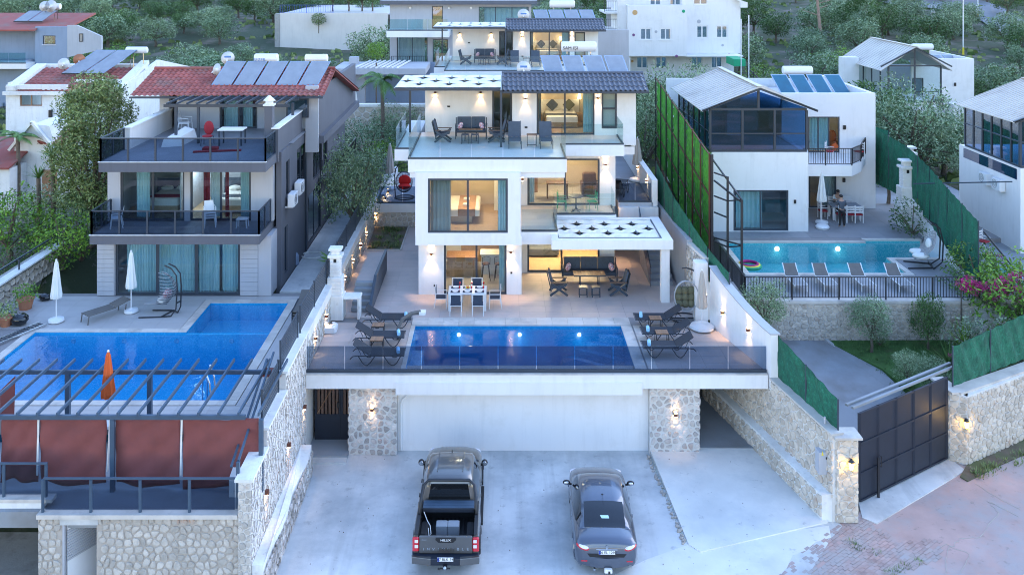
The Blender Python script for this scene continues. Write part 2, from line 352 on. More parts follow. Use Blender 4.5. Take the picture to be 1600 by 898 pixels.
# ---------------- walls with openings ----------------
def wall(mb,p,q,z0,z1,t,holes=()):
 """wall from p to q (plan), thickness t to the left of p->q; holes = (a0,a1,h0,h1) along the wall"""
 p=Vector(p);q=Vector(q);L=(q-p).length;d=(q-p)/L;n=Vector((-d.y,d.x))*t
 xs=sorted(set([0,L]+[min(max(a,0),L)for h in holes for a in h[:2]]));zs=sorted(set([z0,z1]+[min(max(a,z0),z1)for h in holes for a in h[2:]]))
 def solid(i,k):
  if i<0 or k<0 or i>=len(xs)-1 or k>=len(zs)-1:return False
  cx=(xs[i]+xs[i+1])/2;cz=(zs[k]+zs[k+1])/2
  return not any(h[0]<cx<h[1]and h[2]<cz<h[3]for h in holes)
 def P(a,b,z):v=p+d*a+n*b;return(v.x,v.y,z)
 for i in range(len(xs)-1):
  for k in range(len(zs)-1):
   if not solid(i,k):continue
   a,b,c,e=xs[i],xs[i+1],zs[k],zs[k+1]
   mb.quad(P(a,0,c),P(b,0,c),P(b,0,e),P(a,0,e));mb.quad(P(b,1,c),P(a,1,c),P(a,1,e),P(b,1,e))
   if not solid(i-1,k):mb.quad(P(a,1,c),P(a,0,c),P(a,0,e),P(a,1,e))
   if not solid(i+1,k):mb.quad(P(b,0,c),P(b,1,c),P(b,1,e),P(b,0,e))
   if not solid(i,k-1):mb.quad(P(a,0,c),P(a,1,c),P(b,1,c),P(b,0,c))
   if not solid(i,k+1):mb.quad(P(a,0,e),P(b,0,e),P(b,1,e),P(a,1,e))
 return mb
def window(par,p,q,z0,z1,n=2,fm='anthracite',gm='window_glass',fw=.07,setb=.1,name='window',trans=0,splits=None,mw=None,sill=None):
 """frame mesh + one pane per bay; p->q as in wall(); setb = set back from the wall face"""
 p=Vector(p);q=Vector(q);L=(q-p).length;d=(q-p)/L;nn=Vector((-d.y,d.x));mb=MB();mw=mw or fw
 def bar(a0,a1,h0,h1,th=.06):
  A=p+d*a0+nn*setb;B=p+d*a1+nn*setb;C=nn*th
  mb.add([(A.x,A.y,h0),(B.x,B.y,h0),(B.x+C.x,B.y+C.y,h0),(A.x+C.x,A.y+C.y,h0),(A.x,A.y,h1),(B.x,B.y,h1),(B.x+C.x,B.y+C.y,h1),(A.x+C.x,A.y+C.y,h1)],[(0,3,2,1),(4,5,6,7),(0,1,5,4),(1,2,6,5),(2,3,7,6),(3,0,4,7)])
 e=.003
 bar(e,fw,z0+e,z1-e);bar(L-fw,L-e,z0+e,z1-e);bar(fw,L-fw,z0+e,z0+fw);bar(fw,L-fw,z1-fw,z1-e)
 xs=[0]+list(splits if splits is not None else[L*k/n for k in range(1,n)])+[L]
 for a in xs[1:-1]:bar(a-mw/2,a+mw/2,z0+fw,z1-fw,.055)
 for t in(trans if isinstance(trans,(list,tuple))else([trans]if trans else[])):bar(fw,L-fw,z0+t-mw/2,z0+t+mw/2,.05)
 w_=obj(name,mb,fm,par)
 for i in range(len(xs)-1):
  a=xs[i]+fw/2;b=xs[i+1]-fw/2;A=p+d*a+nn*(setb+.02);B=p+d*b+nn*(setb+.02);C=nn*.012;g=MB()
  g.add([(A.x,A.y,z0+fw/2),(B.x,B.y,z0+fw/2),(B.x+C.x,B.y+C.y,z0+fw/2),(A.x+C.x,A.y+C.y,z0+fw/2),(A.x,A.y,z1-fw/2),(B.x,B.y,z1-fw/2),(B.x+C.x,B.y+C.y,z1-fw/2),(A.x+C.x,A.y+C.y,z1-fw/2)],[(0,3,2,1),(4,5,6,7),(0,1,5,4),(1,2,6,5),(2,3,7,6),(3,0,4,7)])
  obj('pane',g,gm,w_)
 if sill:
  A=p-d*.05-nn*.04;B=p+d*(L+.05)-nn*.04;obj('sill',MB().beam((A.x+nn.x*.1,A.y+nn.y*.1,z0-.03),(B.x+nn.x*.1,B.y+nn.y*.1,z0-.03),.24,.05),sill,w_)
 return w_
def hole(x0,x1,X0,h0,h1):return(x0-X0,x1-X0,h0,h1)
def glass_rail(par,pts,z,h,mat='clear_glass',base='anthracite',seg=1.3,cap=None,posts=None,bh=.1,name='glass_railing',gap=.02):
 """frameless glass balustrade in a dark base channel; sub-parts are the panes"""
 mb=MB();panes=[]
 for i in range(len(pts)-1):
  p=Vector(pts[i]);q=Vector(pts[i+1]);L=(q-p).length;d=(q-p)/L
  mb.beam((p.x,p.y,z+bh/2),(q.x,q.y,z+bh/2),.07,bh)
  if cap:mb.beam((p.x,p.y,z+h),(q.x,q.y,z+h),cap,cap)
  n=max(1,round(L/seg))
  if posts:
   for k in range(n+1):a=p+d*(L*k/n);mb.box(a.x-posts/2,a.x+posts/2,a.y-posts/2,a.y+posts/2,z,z+h)
  for k in range(n):
   a=p+d*(L*k/n+gap);b=p+d*(L*(k+1)/n-gap);panes.append(MB().beam((a.x,a.y,z+bh*.5+(h-bh*.5)/2),(b.x,b.y,z+bh*.5+(h-bh*.5)/2),.014,h-bh*.5-(cap or 0)*.5))
 o=obj(name,mb,base,par)
 for g in panes:obj('pane',g,mat,o)
 return o
def bar_rail(par,pts,z,h,sp=.12,post=1.5,m='black_metal',name='railing',r=.012,pw=.05):
 mb=MB();top=MB();sub=[]
 for i in range(len(pts)-1):
  p=Vector(pts[i]);q=Vector(pts[i+1]);L=(q-p).length;d=(q-p)/L
  top.beam((p.x,p.y,z+h),(q.x,q.y,z+h),.05,.04);top.beam((p.x,p.y,z+.1),(q.x,q.y,z+.1),.035,.03)
  n=max(1,round(L/post))
  for k in range(n+1):a=p+d*(L*k/n);sub.append(MB().box(a.x-pw/2,a.x+pw/2,a.y-pw/2,a.y+pw/2,z,z+h+.01))
  k=sp
  while k<L:a=p+d*k;mb.box(a.x-r,a.x+r,a.y-r,a.y+r,z+.11,z+h-.02);k+=sp
 o=obj(name,top,m,par);b=obj('bars',mb,m,o);b['kind']='stuff'
 for s_ in sub:obj('post',s_,m,o)
 return o
def slat_fence(par,p,q,zf,h,n=8,post=2.0,m='anthracite',gapf=.25,posts=True,pw=.06):
 """horizontal slats between posts; zf(t) base height along 0..1"""
 p=Vector(p);q=Vector(q);L=(q-p).length;N=max(1,round(L/post));sh=h/n
 for k in range(N+1):
  t=k/N;a=p.lerp(q,t);z=zf(t)
  if posts:obj('post',MB().box(a.x-pw/2,a.x+pw/2,a.y-pw/2,a.y+pw/2,z,z+h+.06),m,par)
 for k in range(N):
  t0=k/N;t1=(k+1)/N;a=p.lerp(q,t0);b=p.lerp(q,t1)
  for j in range(n):
   zz0=zf(t0)+.04+sh*(j+.5);zz1=zf(t1)+.04+sh*(j+.5)
   obj('slat',MB().beam((a.x,a.y,zz0),(b.x,b.y,zz1),.02,sh*(1-gapf)),m,par)
def lampobj(par,pos,nrm=(0,-1),both=True,power=6,glow='lamp_glow',warm=(1,.62,.32),size=.05,h=.12,light=True):
 """up-down wall lamp: housing (part) > bulbs, and its own light"""
 x,y,z=pos;nx,ny=nrm;cx=x+nx*.06;cy=y+ny*.06
 o=obj('wall_lamp',MB().box(cx-.055,cx+.055,cy-.055,cy+.055,z-h/2,z+h/2),'rust',par)
 for s_ in((1,-1)if both else(-1,)):
  zb=z+s_*(h/2+.006);obj('bulb',MB().box(cx-.045,cx+.045,cy-.045,cy+.045,zb-.006,zb+.006),glow,o)
  if light:
   ld=bpy.data.lights.new('lamp_light','SPOT');ld.energy=power;ld.color=warm;ld.spot_size=R(75);ld.spot_blend=.6;ld.shadow_soft_size=.03
   lo=bpy.data.objects.new('lamp_light',ld);col.objects.link(lo);lo.location=(cx+nx*.03,cy+ny*.03,zb+s_*.02);lo.rotation_euler=(R(180)if s_>0 else 0,0,0)
 return o
def point(pos,e,c=(1,.68,.38),r=.15):
 ld=bpy.data.lights.new('lamp_light','POINT');ld.energy=e;ld.color=c;ld.shadow_soft_size=r
 lo=bpy.data.objects.new('lamp_light',ld);col.objects.link(lo);lo.location=pos;return lo
# ---------------- pieces: Voronoi stones, tiles ----------------
def inpoly(x,y,poly):
 c=False;n=len(poly);j=n-1
 for i in range(n):
  xi,yi=poly[i];xj,yj=poly[j]
  if(yi>y)!=(yj>y)and x<(xj-xi)*(y-yi)/(yj-yi)+xi:c=not c
  j=i
 return c
def clip(poly,a,b,c):
 """keep a*x+b*y<=c"""
 out=[];n=len(poly)
 for i in range(n):
  p=poly[i];q=poly[(i+1)%n];dp=a*p[0]+b*p[1]-c;dq=a*q[0]+b*q[1]-c
  if dp<=0:out.append(p)
  if(dp<0)!=(dq<0)and abs(dp-dq)>1e-12:t=dp/(dp-dq);out.append((p[0]+(q[0]-p[0])*t,p[1]+(q[1]-p[1])*t))
 return out
def stones(par,p,q,z0,zt,size,m='limestone',gap=.03,proud=.05,seed=1,holes=(),limit=300,zb=None,asp=1.35,out=0.0,name='stone',tri=False):
 """irregular stones over the face of the wall p->q (face on the right-hand side of p->q), z0..zt(t)"""
 p=Vector(p);q=Vector(q);L=(q-p).length;d=(q-p)/L;nn=Vector((d.y,-d.x));rd=random.Random(seed)
 ztf=zt if callable(zt)else(lambda t:zt);zbf=z0 if callable(z0)else(lambda t:z0)
 zmax=max(ztf(k/10)for k in range(11));zmin=min(zbf(k/10)for k in range(11));sx=size*asp;nx=max(1,int(L/sx));nz=max(1,int((zmax-zmin)/size));sx=L/nx;sz=(zmax-zmin)/nz
 S={}
 for i in range(-1,nx+1):
  for k in range(-1,nz+1):S[i,k]=((i+.5+(rd.random()-.5)*.75+(.5 if k%2 else 0)*.6)*sx,zmin+(k+.5+(rd.random()-.5)*.7)*sz)
 cells=[]
 for i in range(-1,nx+1):
  for k in range(-1,nz+1):
   cx,cz=S[i,k];poly=[(0,zmin),(L,zmin),(L,zmax),(0,zmax)]
   for a in range(i-2,i+3):
    for b in range(k-2,k+3):
     if(a,b)==(i,k)or(a,b)not in S:continue
     ox,oz=S[a,b];A=ox-cx;B=oz-cz;C=(ox*ox+oz*oz-cx*cx-cz*cz)/2;ln=math.hypot(A,B);poly=clip(poly,A,B,C-gap/2*ln)
     if len(poly)<3:break
    if len(poly)<3:break
   if len(poly)<3:continue
   t0,t1=ztf(0),ztf(1);s_=(t1-t0)/L
   if callable(zt):poly=clip(poly,-s_,1,t0-gap/2)
   else:poly=clip(poly,0,1,zmax-gap/2)
   if callable(z0)and len(poly)>2:t0,t1=zbf(0),zbf(1);s_=(t1-t0)/L;poly=clip(poly,s_,-1,-t0)
   if len(poly)<3:continue
   mx=sum(a for a,_ in poly)/len(poly);mz=sum(b for _,b in poly)/len(poly)
   if any(h[0]-.02<mx<h[1]+.02 and h[2]-.02<mz<h[3]+.02 for h in holes):continue
   for h in holes:
    if h[0]<max(a for a,_ in poly)and h[1]>min(a for a,_ in poly)and h[2]<max(b for _,b in poly)and h[3]>min(b for _,b in poly):
     if mx<h[0]:poly=clip(poly,1,0,h[0]-.005)
     elif mx>h[1]:poly=clip(poly,-1,0,-h[1]-.005)
     elif mz>h[3]:poly=clip(poly,0,-1,-h[3]-.005)
     else:poly=clip(poly,0,1,h[2]-.005)
     if len(poly)<3:break
   if len(poly)<3:continue
   ar=abs(sum(poly[j][0]*poly[(j+1)%len(poly)][1]-poly[(j+1)%len(poly)][0]*poly[j][1]for j in range(len(poly))))/2
   if ar<size*size*.06:continue
   cells.append((poly,ar))
 cells.sort(key=lambda c:-c[1]);rest=MB()
 for ci,(poly,ar)in enumerate(cells):
  mb=rest if ci>=limit else MB();n=len(poly);mx=sum(a for a,_ in poly)/n;mz=sum(b for _,b in poly)/n;pr=proud*(.5+rd.random()*.7)
  rp=[]
  for j in range(n):
   a=poly[j-1];b=poly[j];c=poly[(j+1)%n];f=.26
   rp+=[(b[0]+(a[0]-b[0])*f,b[1]+(a[1]-b[1])*f),(b[0]+(c[0]-b[0])*f,b[1]+(c[1]-b[1])*f)]
  n=len(rp);tx=(rd.random()-.5)*.3;tz=(rd.random()-.5)*.3
  def P(a,b,o_):v=p+d*a+nn*(o_+out);return(v.x,v.y,b)
  vs=[P(a,b,-.02)for a,b in rp]+[P(mx+(a-mx)*.9,mz+(b-mz)*.9,pr*(.62+rd.random()*.25))for a,b in rp]+[P(mx+(a-mx)*.55,mz+(b-mz)*.55,pr*(1+tx*(1 if a>mx else-1)+tz*(1 if b>mz else-1)))for a,b in rp]
  fs=[]
  for j in range(n):e=(j+1)%n;fs+=[(j,e,e+n,j+n),(j+n,e+n,e+2*n,j+2*n)]
  fs.append(tuple(range(2*n,3*n)));mb.add(vs,fs)
  if ci<limit:obj(name,mb,m,par)
 if rest.v:o=obj('small_stones' if limit else 'stone_facing',rest,m,par);o['kind']='stuff'
def tiles(name,par,poly,z,tw,tl,m,t=.012,gap=.006,limit=280,under='grout',x0=None,y0=None,stag=0,kind=None):
 """paving laid over a polygon: whole tiles share one mesh, cut ones are clipped to the edge"""
 xs=[p[0]for p in poly];ys=[p[1]for p in poly];X0=min(xs)if x0 is None else x0;Y0=min(ys)if y0 is None else y0
 base=MB().box(gap/2,tw-gap/2,gap/2,tl-gap/2,-t,0);me=mesh(base,m,name);cnt=0;rest=MB();whole=[];cut=[]
 i0=int((min(xs)-X0)/tw)-1;i1=int((max(xs)-X0)/tw)+2;j0=int((min(ys)-Y0)/tl)-1;j1=int((max(ys)-Y0)/tl)+2
 n=len(poly);ar=sum(poly[i][0]*poly[(i+1)%n][1]-poly[(i+1)%n][0]*poly[i][1]for i in range(n));pp=poly if ar>0 else poly[::-1]
 for j in range(j0,j1):
  for i in range(i0,i1):
   x=X0+i*tw+(tw/2 if stag and j%2 else 0);y=Y0+j*tl;c=[(x+gap/2,y+gap/2),(x+tw-gap/2,y+gap/2),(x+tw-gap/2,y+tl-gap/2),(x+gap/2,y+tl-gap/2)]
   r=c
   ins=[inpoly(a,b,poly)for a,b in c]
   if all(ins):whole.append((x,y));continue
   if convex(pp):
    for k in range(n):
     (ax,ay),(bx,by)=pp[k],pp[(k+1)%n];r=clip(r,by-ay,ax-bx,(by-ay)*ax+(ax-bx)*ay)
     if len(r)<3:break
    if len(r)>=3:cut.append(r)
   elif any(ins):cut.append(c)
 whole.sort(key=lambda q:q[1])
 for k,(x,y)in enumerate(whole):
  if k<limit:share(name,me,par,(x,y,z+t))
  else:rest.box(x+gap/2,x+tw-gap/2,y+gap/2,y+tl-gap/2,z,z+t)
 for r in cut:rest.prism(r,z,z+t)
 if rest.v:o=obj('cut_tiles',rest,m,par,kind='stuff')
def convex(p):
 n=len(p);return all((p[(i+1)%n][0]-p[i][0])*(p[(i+2)%n][1]-p[(i+1)%n][1])-(p[(i+1)%n][1]-p[i][1])*(p[(i+2)%n][0]-p[(i+1)%n][0])>=-1e-9 for i in range(n))
def tile_roof(par,x0,x1,ye,ze,yr,zr,m='slate_tile',tw=.26,tl=.42,single=False,name='roof_tile',under=None):
 """curved interlocking tiles in courses from the eave (ye,ze) to the ridge (yr,zr); x0..x1 along the eave"""
 L=math.hypot(yr-ye,zr-ze);n=max(1,round(L/tl));dy=(yr-ye)/L;dz=(zr-ze)/L;sl=L/n;nx=max(1,round((x1-x0)/tw));w=(x1-x0)/nx
 sgn=1 if dy>=0 else-1
 prof=[(0,.0),(.12,.035),(.28,.052),(.44,.035),(.56,.004),(.78,-.008),(1.0,0)]
 b=MB();vs=[]
 for s_,lift in((0,.035),(1.06,.0)):
  for a,h in prof:vs.append((a*w,dy*sl*s_-dz*(h+lift)*sgn*0,dz*sl*s_+h+lift))
 k=len(prof);fs=[(i,i+1,i+1+k,i+k)for i in range(k-1)]
 vs+=[(a*w,0,h+.005)for a,h in prof];fs+=[(2*k+i,2*k+i+1,i+1,i)for i in range(k-1)];b.add(vs,fs)
 if single:
  me=mesh(b,m,name,smooth=False)
  for j in range(n):
   for i in range(nx):share(name,me,par,(x0+i*w,ye+dy*sl*j,ze+dz*sl*j))
 else:
  mb=MB()
  for j in range(n):
   for i in range(nx):mb.add([(x+x0+i*w,y+ye+dy*sl*j,z+ze+dz*sl*j)for x,y,z in b.v],b.f)
  obj('roof_tiles',mb,m,par,kind='stuff')
def lerp_tab(t,y):
 if y<=t[0][0]:return t[0][1]
 for(a,za),(b,zb)in zip(t,t[1:]):
  if y<=b:k=(y-a)/(b-a);return za+(zb-za)*k
 return t[-1][1]
TT=[(0,-.5),(40,-.5),(50,1.7),(60,2.4),(70,2.9),(90,4.9),(120,8),(160,10.5),(250,13.5),(700,22)]
def terr(x,y):
 z=lerp_tab(TT,y)
 if x<-19.5 and y>41:k=min(1,(-19.5-x)/2)*min(1,(y-41)/2);z=max(z,z*(1-k)+2.9*k)
 if x>16 and y>52:z-=min(1.0,(x-16)/12)*min(1,max(0,(y-60)/20))*1.3*(1 if y<120 else max(0,1-(y-120)/40))
 if y>60:z+=(noise.noise(Vector((x*.05,y*.05,0)))*.8+noise.noise(Vector((x*.2,y*.2,3)))*.2)*min(1,(y-60)/40)
 return z
def build_ground():
 ys=[-30,0,20,30,36,40,41,42,43]+[44+k*2 for k in range(40)]+[125+k*4 for k in range(20)]+[210,225,250,290,350,450,600,800]
 xs=sorted(set([-900,-600,-400,-300,-220,-160]+[-130+k*3 for k in range(87)]+[160,220,300,400,600,900]+[-21.5,-19.5]))
 mb=MB();vs=[(x,y,terr(x,y))for y in ys for x in xs];nx=len(xs)
 mb.add(vs,[(j*nx+i,j*nx+i+1,(j+1)*nx+i+1,(j+1)*nx+i)for j in range(len(ys)-1)for i in range(nx-1)])
 structure('hillside_ground',mb,'hillside',smooth=True)
build_ground()
def WRx(y):return 9.75+(32.5-y)*.26
# forecourt, ramp slab, street
fc=[(-6.6,33.0),(-6.4,24),(7.6,24),(8.9,26.2),(9.9,27.4),(10.9,28.6),(WRx(33),33)]
structure('forecourt',MB().prism([(-7.0,33.1),(-7.0,18),(-2,14),(8,18),(8.2,24.5),(9.3,26.6),(10.3,27.9),(10.95,28.6),(9.7,33.1)],-.3,0),'concrete')
# raised ramp slab in front of the right-hand passage: its ragged left kerb
rx0,ry0=G(1017,707,.1);rx1,ry1=G(1076,846,.1)
structure('ramp_slab',MB().prism([(rx0,ry0),(rx1,ry1),(rx1+.3,ry1-.35),(10.55,28.75),(9.70,32.9),(9.6,33.0),(rx0+.02,33.0)],lambda x,y:-.1,lambda x,y:.03+.11*max(0,min(1,(y-28)/4))),'pale_concrete')
rd=random.Random(12);pc=[G(u,v,0)for u,v in((1078,850),(1010,872),(960,898),(900,960),(1180,960),(1214,930),(1219,900),(1232,888),(1241,868),(1262,860),(1275,846),(1296,838),(1298,822))];structure('concrete_patch',MB().prism([(x+rd.uniform(-.05,.05),y+rd.uniform(-.05,.05))for x,y in pc],-.1,.006),'pale_concrete')
rd=random.Random(5);mb=MB()
for k in range(70):
 t=rd.random();x=rx0+(rx1-rx0)*t-.05-rd.random()*.12;y=ry0+(ry1-ry0)*t;r=.02+rd.random()*.05;mb.blob((x,y,r*.3),(r,r,r*.8),5,4,.5,k)
obj('kerb_rubble',mb,'dark_mortar',kind='stuff');bpy.data.objects['kerb_rubble']['label']='loose rubble along the kerb of the raised slab'
# street in stamped pink concrete
structure('street',MB().prism([(6.6,24.6),(7.9,26.8),(9.0,28.3),(10.3,29.2),(11.55,28.95),(12.2,30.0),(16.3,32.4),(16.9,32.2),(22,34.6),(30,37.5),(38,36),(40,20),(30,10),(-30,8),(-30,16),(-8,20),(-2,16),(5,18)],-.35,-.012),'pink_paving')
structure('gate_threshold',MB().prism([(11.75,29.0),(12.1,28.7),(16.5,31.7),(16.3,32.6),(12.0,29.95)],-.3,.02),'concrete')
# worn red brick strip
def brick_strip():
 mb=MB();rd=random.Random(3);c,s_=math.cos(R(38)),math.sin(R(38));poly=[G(1212,898,0),G(1240,868,0),G(1285,835,0),G(1345,800,0),G(1400,845,0),G(1470,840,0),G(1470,872,0),G(1400,898,0),G(1340,935,0),G(1200,940,0)]
 for i in range(-60,60):
  for j in range(-60,60):
   a=i*.215+(j%2)*.107;b=j*.112;x=10.8+a*c-b*s_;y=27+a*s_+b*c
   if not inpoly(x,y,poly)or rd.random()<.10:continue
   h=-.012+.004+rd.random()*.016;q=[]
   for da,db in((-.1,-.05),(.1,-.05),(.1,.05),(-.1,.05)):q.append((x+da*c-db*s_+rd.uniform(-.006,.006),y+da*s_+db*c+rd.uniform(-.006,.006)))
   mb.prism(q,-.03,h)
 o=obj('brick_paving',mb,'pink_brick',kind='stuff');o['label']='worn red brick paving between the forecourt and the street'
brick_strip()
# broken kerb of earth and weeds in front of the right-hand wall
mb=MB();rd=random.Random(8)
structure('earth_verge',MB().prism([G(1500,745,0),G(1512,752,0),G(1560,728,0),G(1605,708,0),(20.5,34.2),(17.2,32.6)],-.1,.03),'soil')
# cracks in the street, sunk strips of dark earth
def crack(pts,w=.03,seed=0):
 rd=random.Random(seed);P=[G(u,v,0)for u,v in pts];out=[]
 for(a,b),(c,d)in zip(P,P[1:]):
  for k in range(6):t=k/6;out.append((a+(c-a)*t+rd.uniform(-.04,.04),b+(d-b)*t+rd.uniform(-.04,.04)))
 mb=MB()
 for p,q in zip(out,out[1:]):mb.beam((p[0],p[1],-.008),(q[0],q[1],-.008),w*(.4+rd.random()),.012)
 structure('paving_crack',mb,'dark_mortar')
crack([(1478,898),(1478,862),(1500,840),(1530,838),(1560,800),(1545,783),(1600,810)],.014,1);crack([(1500,895),(1515,865),(1480,850),(1400,880),(1380,898)],.012,2);crack([(1525,755),(1560,778),(1600,798)],.012,3);crack([(1340,845),(1370,850)],.02,4)
crack([(1020,742),(1035,770),(1060,830),(1072,852)],.03,6);crack([(985,893),(1010,885),(1060,868),(1110,862)],.02,7)
# weeds and debris on the paving
def debris():
 mb=MB();rd=random.Random(11)
 for k in range(150):
  u=rd.uniform(470,1300);v=rd.uniform(715,898);x,y=G(u,v,0)
  if not(-6.3<x<WRx(y)-.6)or(-3.9<x<-.7)or(1.9<x<4.9):continue
  r=rd.uniform(.008,.03);a=rd.random()*6.3;z=.014 if x<5.4 else.13;mb.quad((x-r*math.cos(a),y-r*math.sin(a),z),(x+r*math.sin(a)*.5,y-r*math.cos(a)*.5,z+.01),(x+r*math.cos(a),y+r*math.sin(a),z),(x-r*math.sin(a)*.5,y+r*math.cos(a)*.5,z+.02))
 o=obj('dead_leaves',mb,'dead_leaf',kind='stuff');o['label']='dead leaves scattered over the forecourt'
debris()
def tuft(mb,x,y,z,r,n,h,rd):
 for k in range(n):
  a=rd.random()*6.28;b=a+rd.uniform(-.5,.5);d=r*rd.random()**.5;px=x+d*math.cos(a);py=y+d*math.sin(a);w=h*.12;l=h*rd.uniform(.5,1.1);lx=math.cos(b)*l*.5;ly=math.sin(b)*l*.5
  mb.quad((px-w*math.sin(b),py+w*math.cos(b),z),(px+w*math.sin(b),py-w*math.cos(b),z),(px+lx,py+ly,z+l))
def weeds(name,spots,m='mixed_leaf',seed=1,label=''):
 mb=MB();rd=random.Random(seed)
 for x,y,z,r,n,h in spots:tuft(mb,x,y,z,r,n,h,rd)
 o=obj(name,mb,m,kind='stuff');o['label']=label
sp=[(*G(u,v,0),-.01,.16,26,.1)for u,v in[(1395,893),(1405,890),(1415,884),(1388,896),(1336,852),(1342,856),(1435,878),(1330,845),(1368,862)]]
sp+=[(*G(rd.uniform(1510,1600),rd.uniform(700,745),0),.02,.22,26,.14)for k in range(22)]
sp=[s_ for s_ in sp if s_[1]<31.8+(s_[0]-16.9)*.47]
weeds('weeds',sp,'mixed_leaf',1,'low weeds growing in the paving cracks and along the wall foot')
sp=[]
for k in range(40):t=k/40;sp.append((rx0+(rx1-rx0)*t-.07,ry0+(ry1-ry0)*t,0,.05,5,.06))
weeds('kerb_weeds',sp,'mixed_leaf',2,'thin weeds in the gap beside the raised slab')
# MAIN VILLA: terrace, retaining walls, pool
ZD=3.10
def deck():
 par=structure('pool_deck',MB().prism([(-7.0,32.62),(-3.62,32.62),(-3.62,37.0),(-7.0,37.0)],2.78,3.085),'grout')
 mb=MB().prism([(5.4,32.62),(WRx(32.62)+.05,32.62),(WRx(37),37.0),(5.4,37.0)],2.78,3.085);mb.prism([(-7.0,37.003),(WRx(37)+.05,37.003),(8.05,39.6),(7.75,45.8),(7.7,60),(-7.0,60)],2.5,3.085)
 structure('pool_deck_slab',mb,'grout')
 k=.012
 tiles('tile',par,[(-6.98,32.64),(-3.62,32.64),(-3.62,36.98),(-6.98,36.98)],3.088,1.12,.62,'deck_tile',limit=60)
 tiles('tile',par,[(5.82,32.64),(WRx(32.64),32.64),(WRx(36.98),36.98),(5.82,36.98)],3.088,.9,.62,'deck_tile',limit=60)
 tiles('tile',par,[(-6.98,37.5),(WRx(37.5),37.5),(8.02,39.6),(7.72,45.8),(-6.98,46.2)],3.088,1.12,.62,'deck_tile',limit=175)
 tiles('tile',par,[(-5.08,46.21),(-3.7,46.21),(-3.7,50.2),(-5.08,50.2)],3.088,.69,.62,'deck_tile',limit=20)
 n=14
 for i in range(n):a=-3.6+i*(9.0/n);obj('coping_stone',MB().box(a+.004,a+9.0/n-.004,36.74,37.2,3.0,3.112),'travertine',par)
 for i in range(n):a=-3.6+i*(9.0/n);obj('coping_stone',MB().box(a+.004,a+9.0/n-.004,37.205,37.49,3.0,3.108),'travertine',par)
 for i in range(7):a=32.66+i*.58;obj('coping_stone',MB().box(4.985,5.40,a+.003,a+.577,2.9,3.112),'travertine',par)
 for i in range(7):a=32.66+i*.58;obj('coping_stone',MB().box(5.47,5.81,a+.003,a+.577,3.0,3.106),'travertine',par)
 for i in range(7):a=32.66+i*.58;obj('coping_stone',MB().box(-3.61,-3.44,a+.003,a+.577,2.9,3.110),'travertine',par)
 obj('drain_slot',MB().box(5.40,5.47,32.66,36.7,3.0,3.07),'black',par)
 return par
deck()
PX0,PX1,PY0,PY1,WZ=-3.43,4.98,32.72,36.72,3.0
def main_pool():
 b=MB()
 b.box(PX0-.1,PX1+.1,33.32,PY1+.1,1.25,1.4);b.box(PX0-.1,PX1+.1,PY0-.1,33.4,2.38,2.44);b.box(PX0,PX1,33.32,33.4,1.401,2.379)
 b.box(PX0-.12,PX0,33.401,PY1+.1,1.401,3.06);b.box(PX1,PX1+.003,33.401,PY1+.1,1.401,3.06);b.box(PX0-.12,PX0,PY0-.1,33.40,2.441,3.06);b.box(PX1,PX1+.003,PY0-.1,33.4,2.441,3.06)
 b.box(PX0,PX1,PY1,PY1+.02,1.401,3.06);b.box(PX0-.1,PX1+.1,PY0-.12,PY0,2.441,3.03)
 t=thing('swimming_pool','deep blue mosaic swimming pool between two rows of loungers above the garage','pool',((PX0+PX1)/2,34.7,1.25))
 obj('basin',b,'blue_mosaic',t)
 s_=MB()
 for k in range(4):obj('step',MB().prism([(PX1-.9-.5*k,PY1-.001-k*.001),(PX1-.002-k*.001,PY1-.001-k*.001),(PX1-.002-k*.001,PY1-.6-.3*k)],1.402,2.75-.3*k),'step_mosaic',t)
 obj('bench',MB().box(PX0+.002,PX0+.45,33.42,PY1-1.2,1.403,2.6),'step_mosaic',t)
 e_=.004;w_=MB().extrude([(PX0+e_,PY0+e_,2.445),(PX0+e_,33.404,2.445),(PX0+e_,33.404,1.405),(PX0+e_,PY1-e_,1.405),(PX0+e_,PY1-e_,WZ),(PX0+e_,PY0+e_,WZ)],(PX1-PX0-2*e_,0,0));o=obj('water',w_,'pool_water',t)
 for u in(717,812,905):
  x=X(u,PY1);obj('pool_light',MB().cyl((x,PY1-.001,2.72),(x,PY1-.05,2.74),.075,.07,14),'pool_glow',t)
  point((x,PY1-.35,2.5),1.2,(.7,.88,1),.1)
 return t
main_pool()
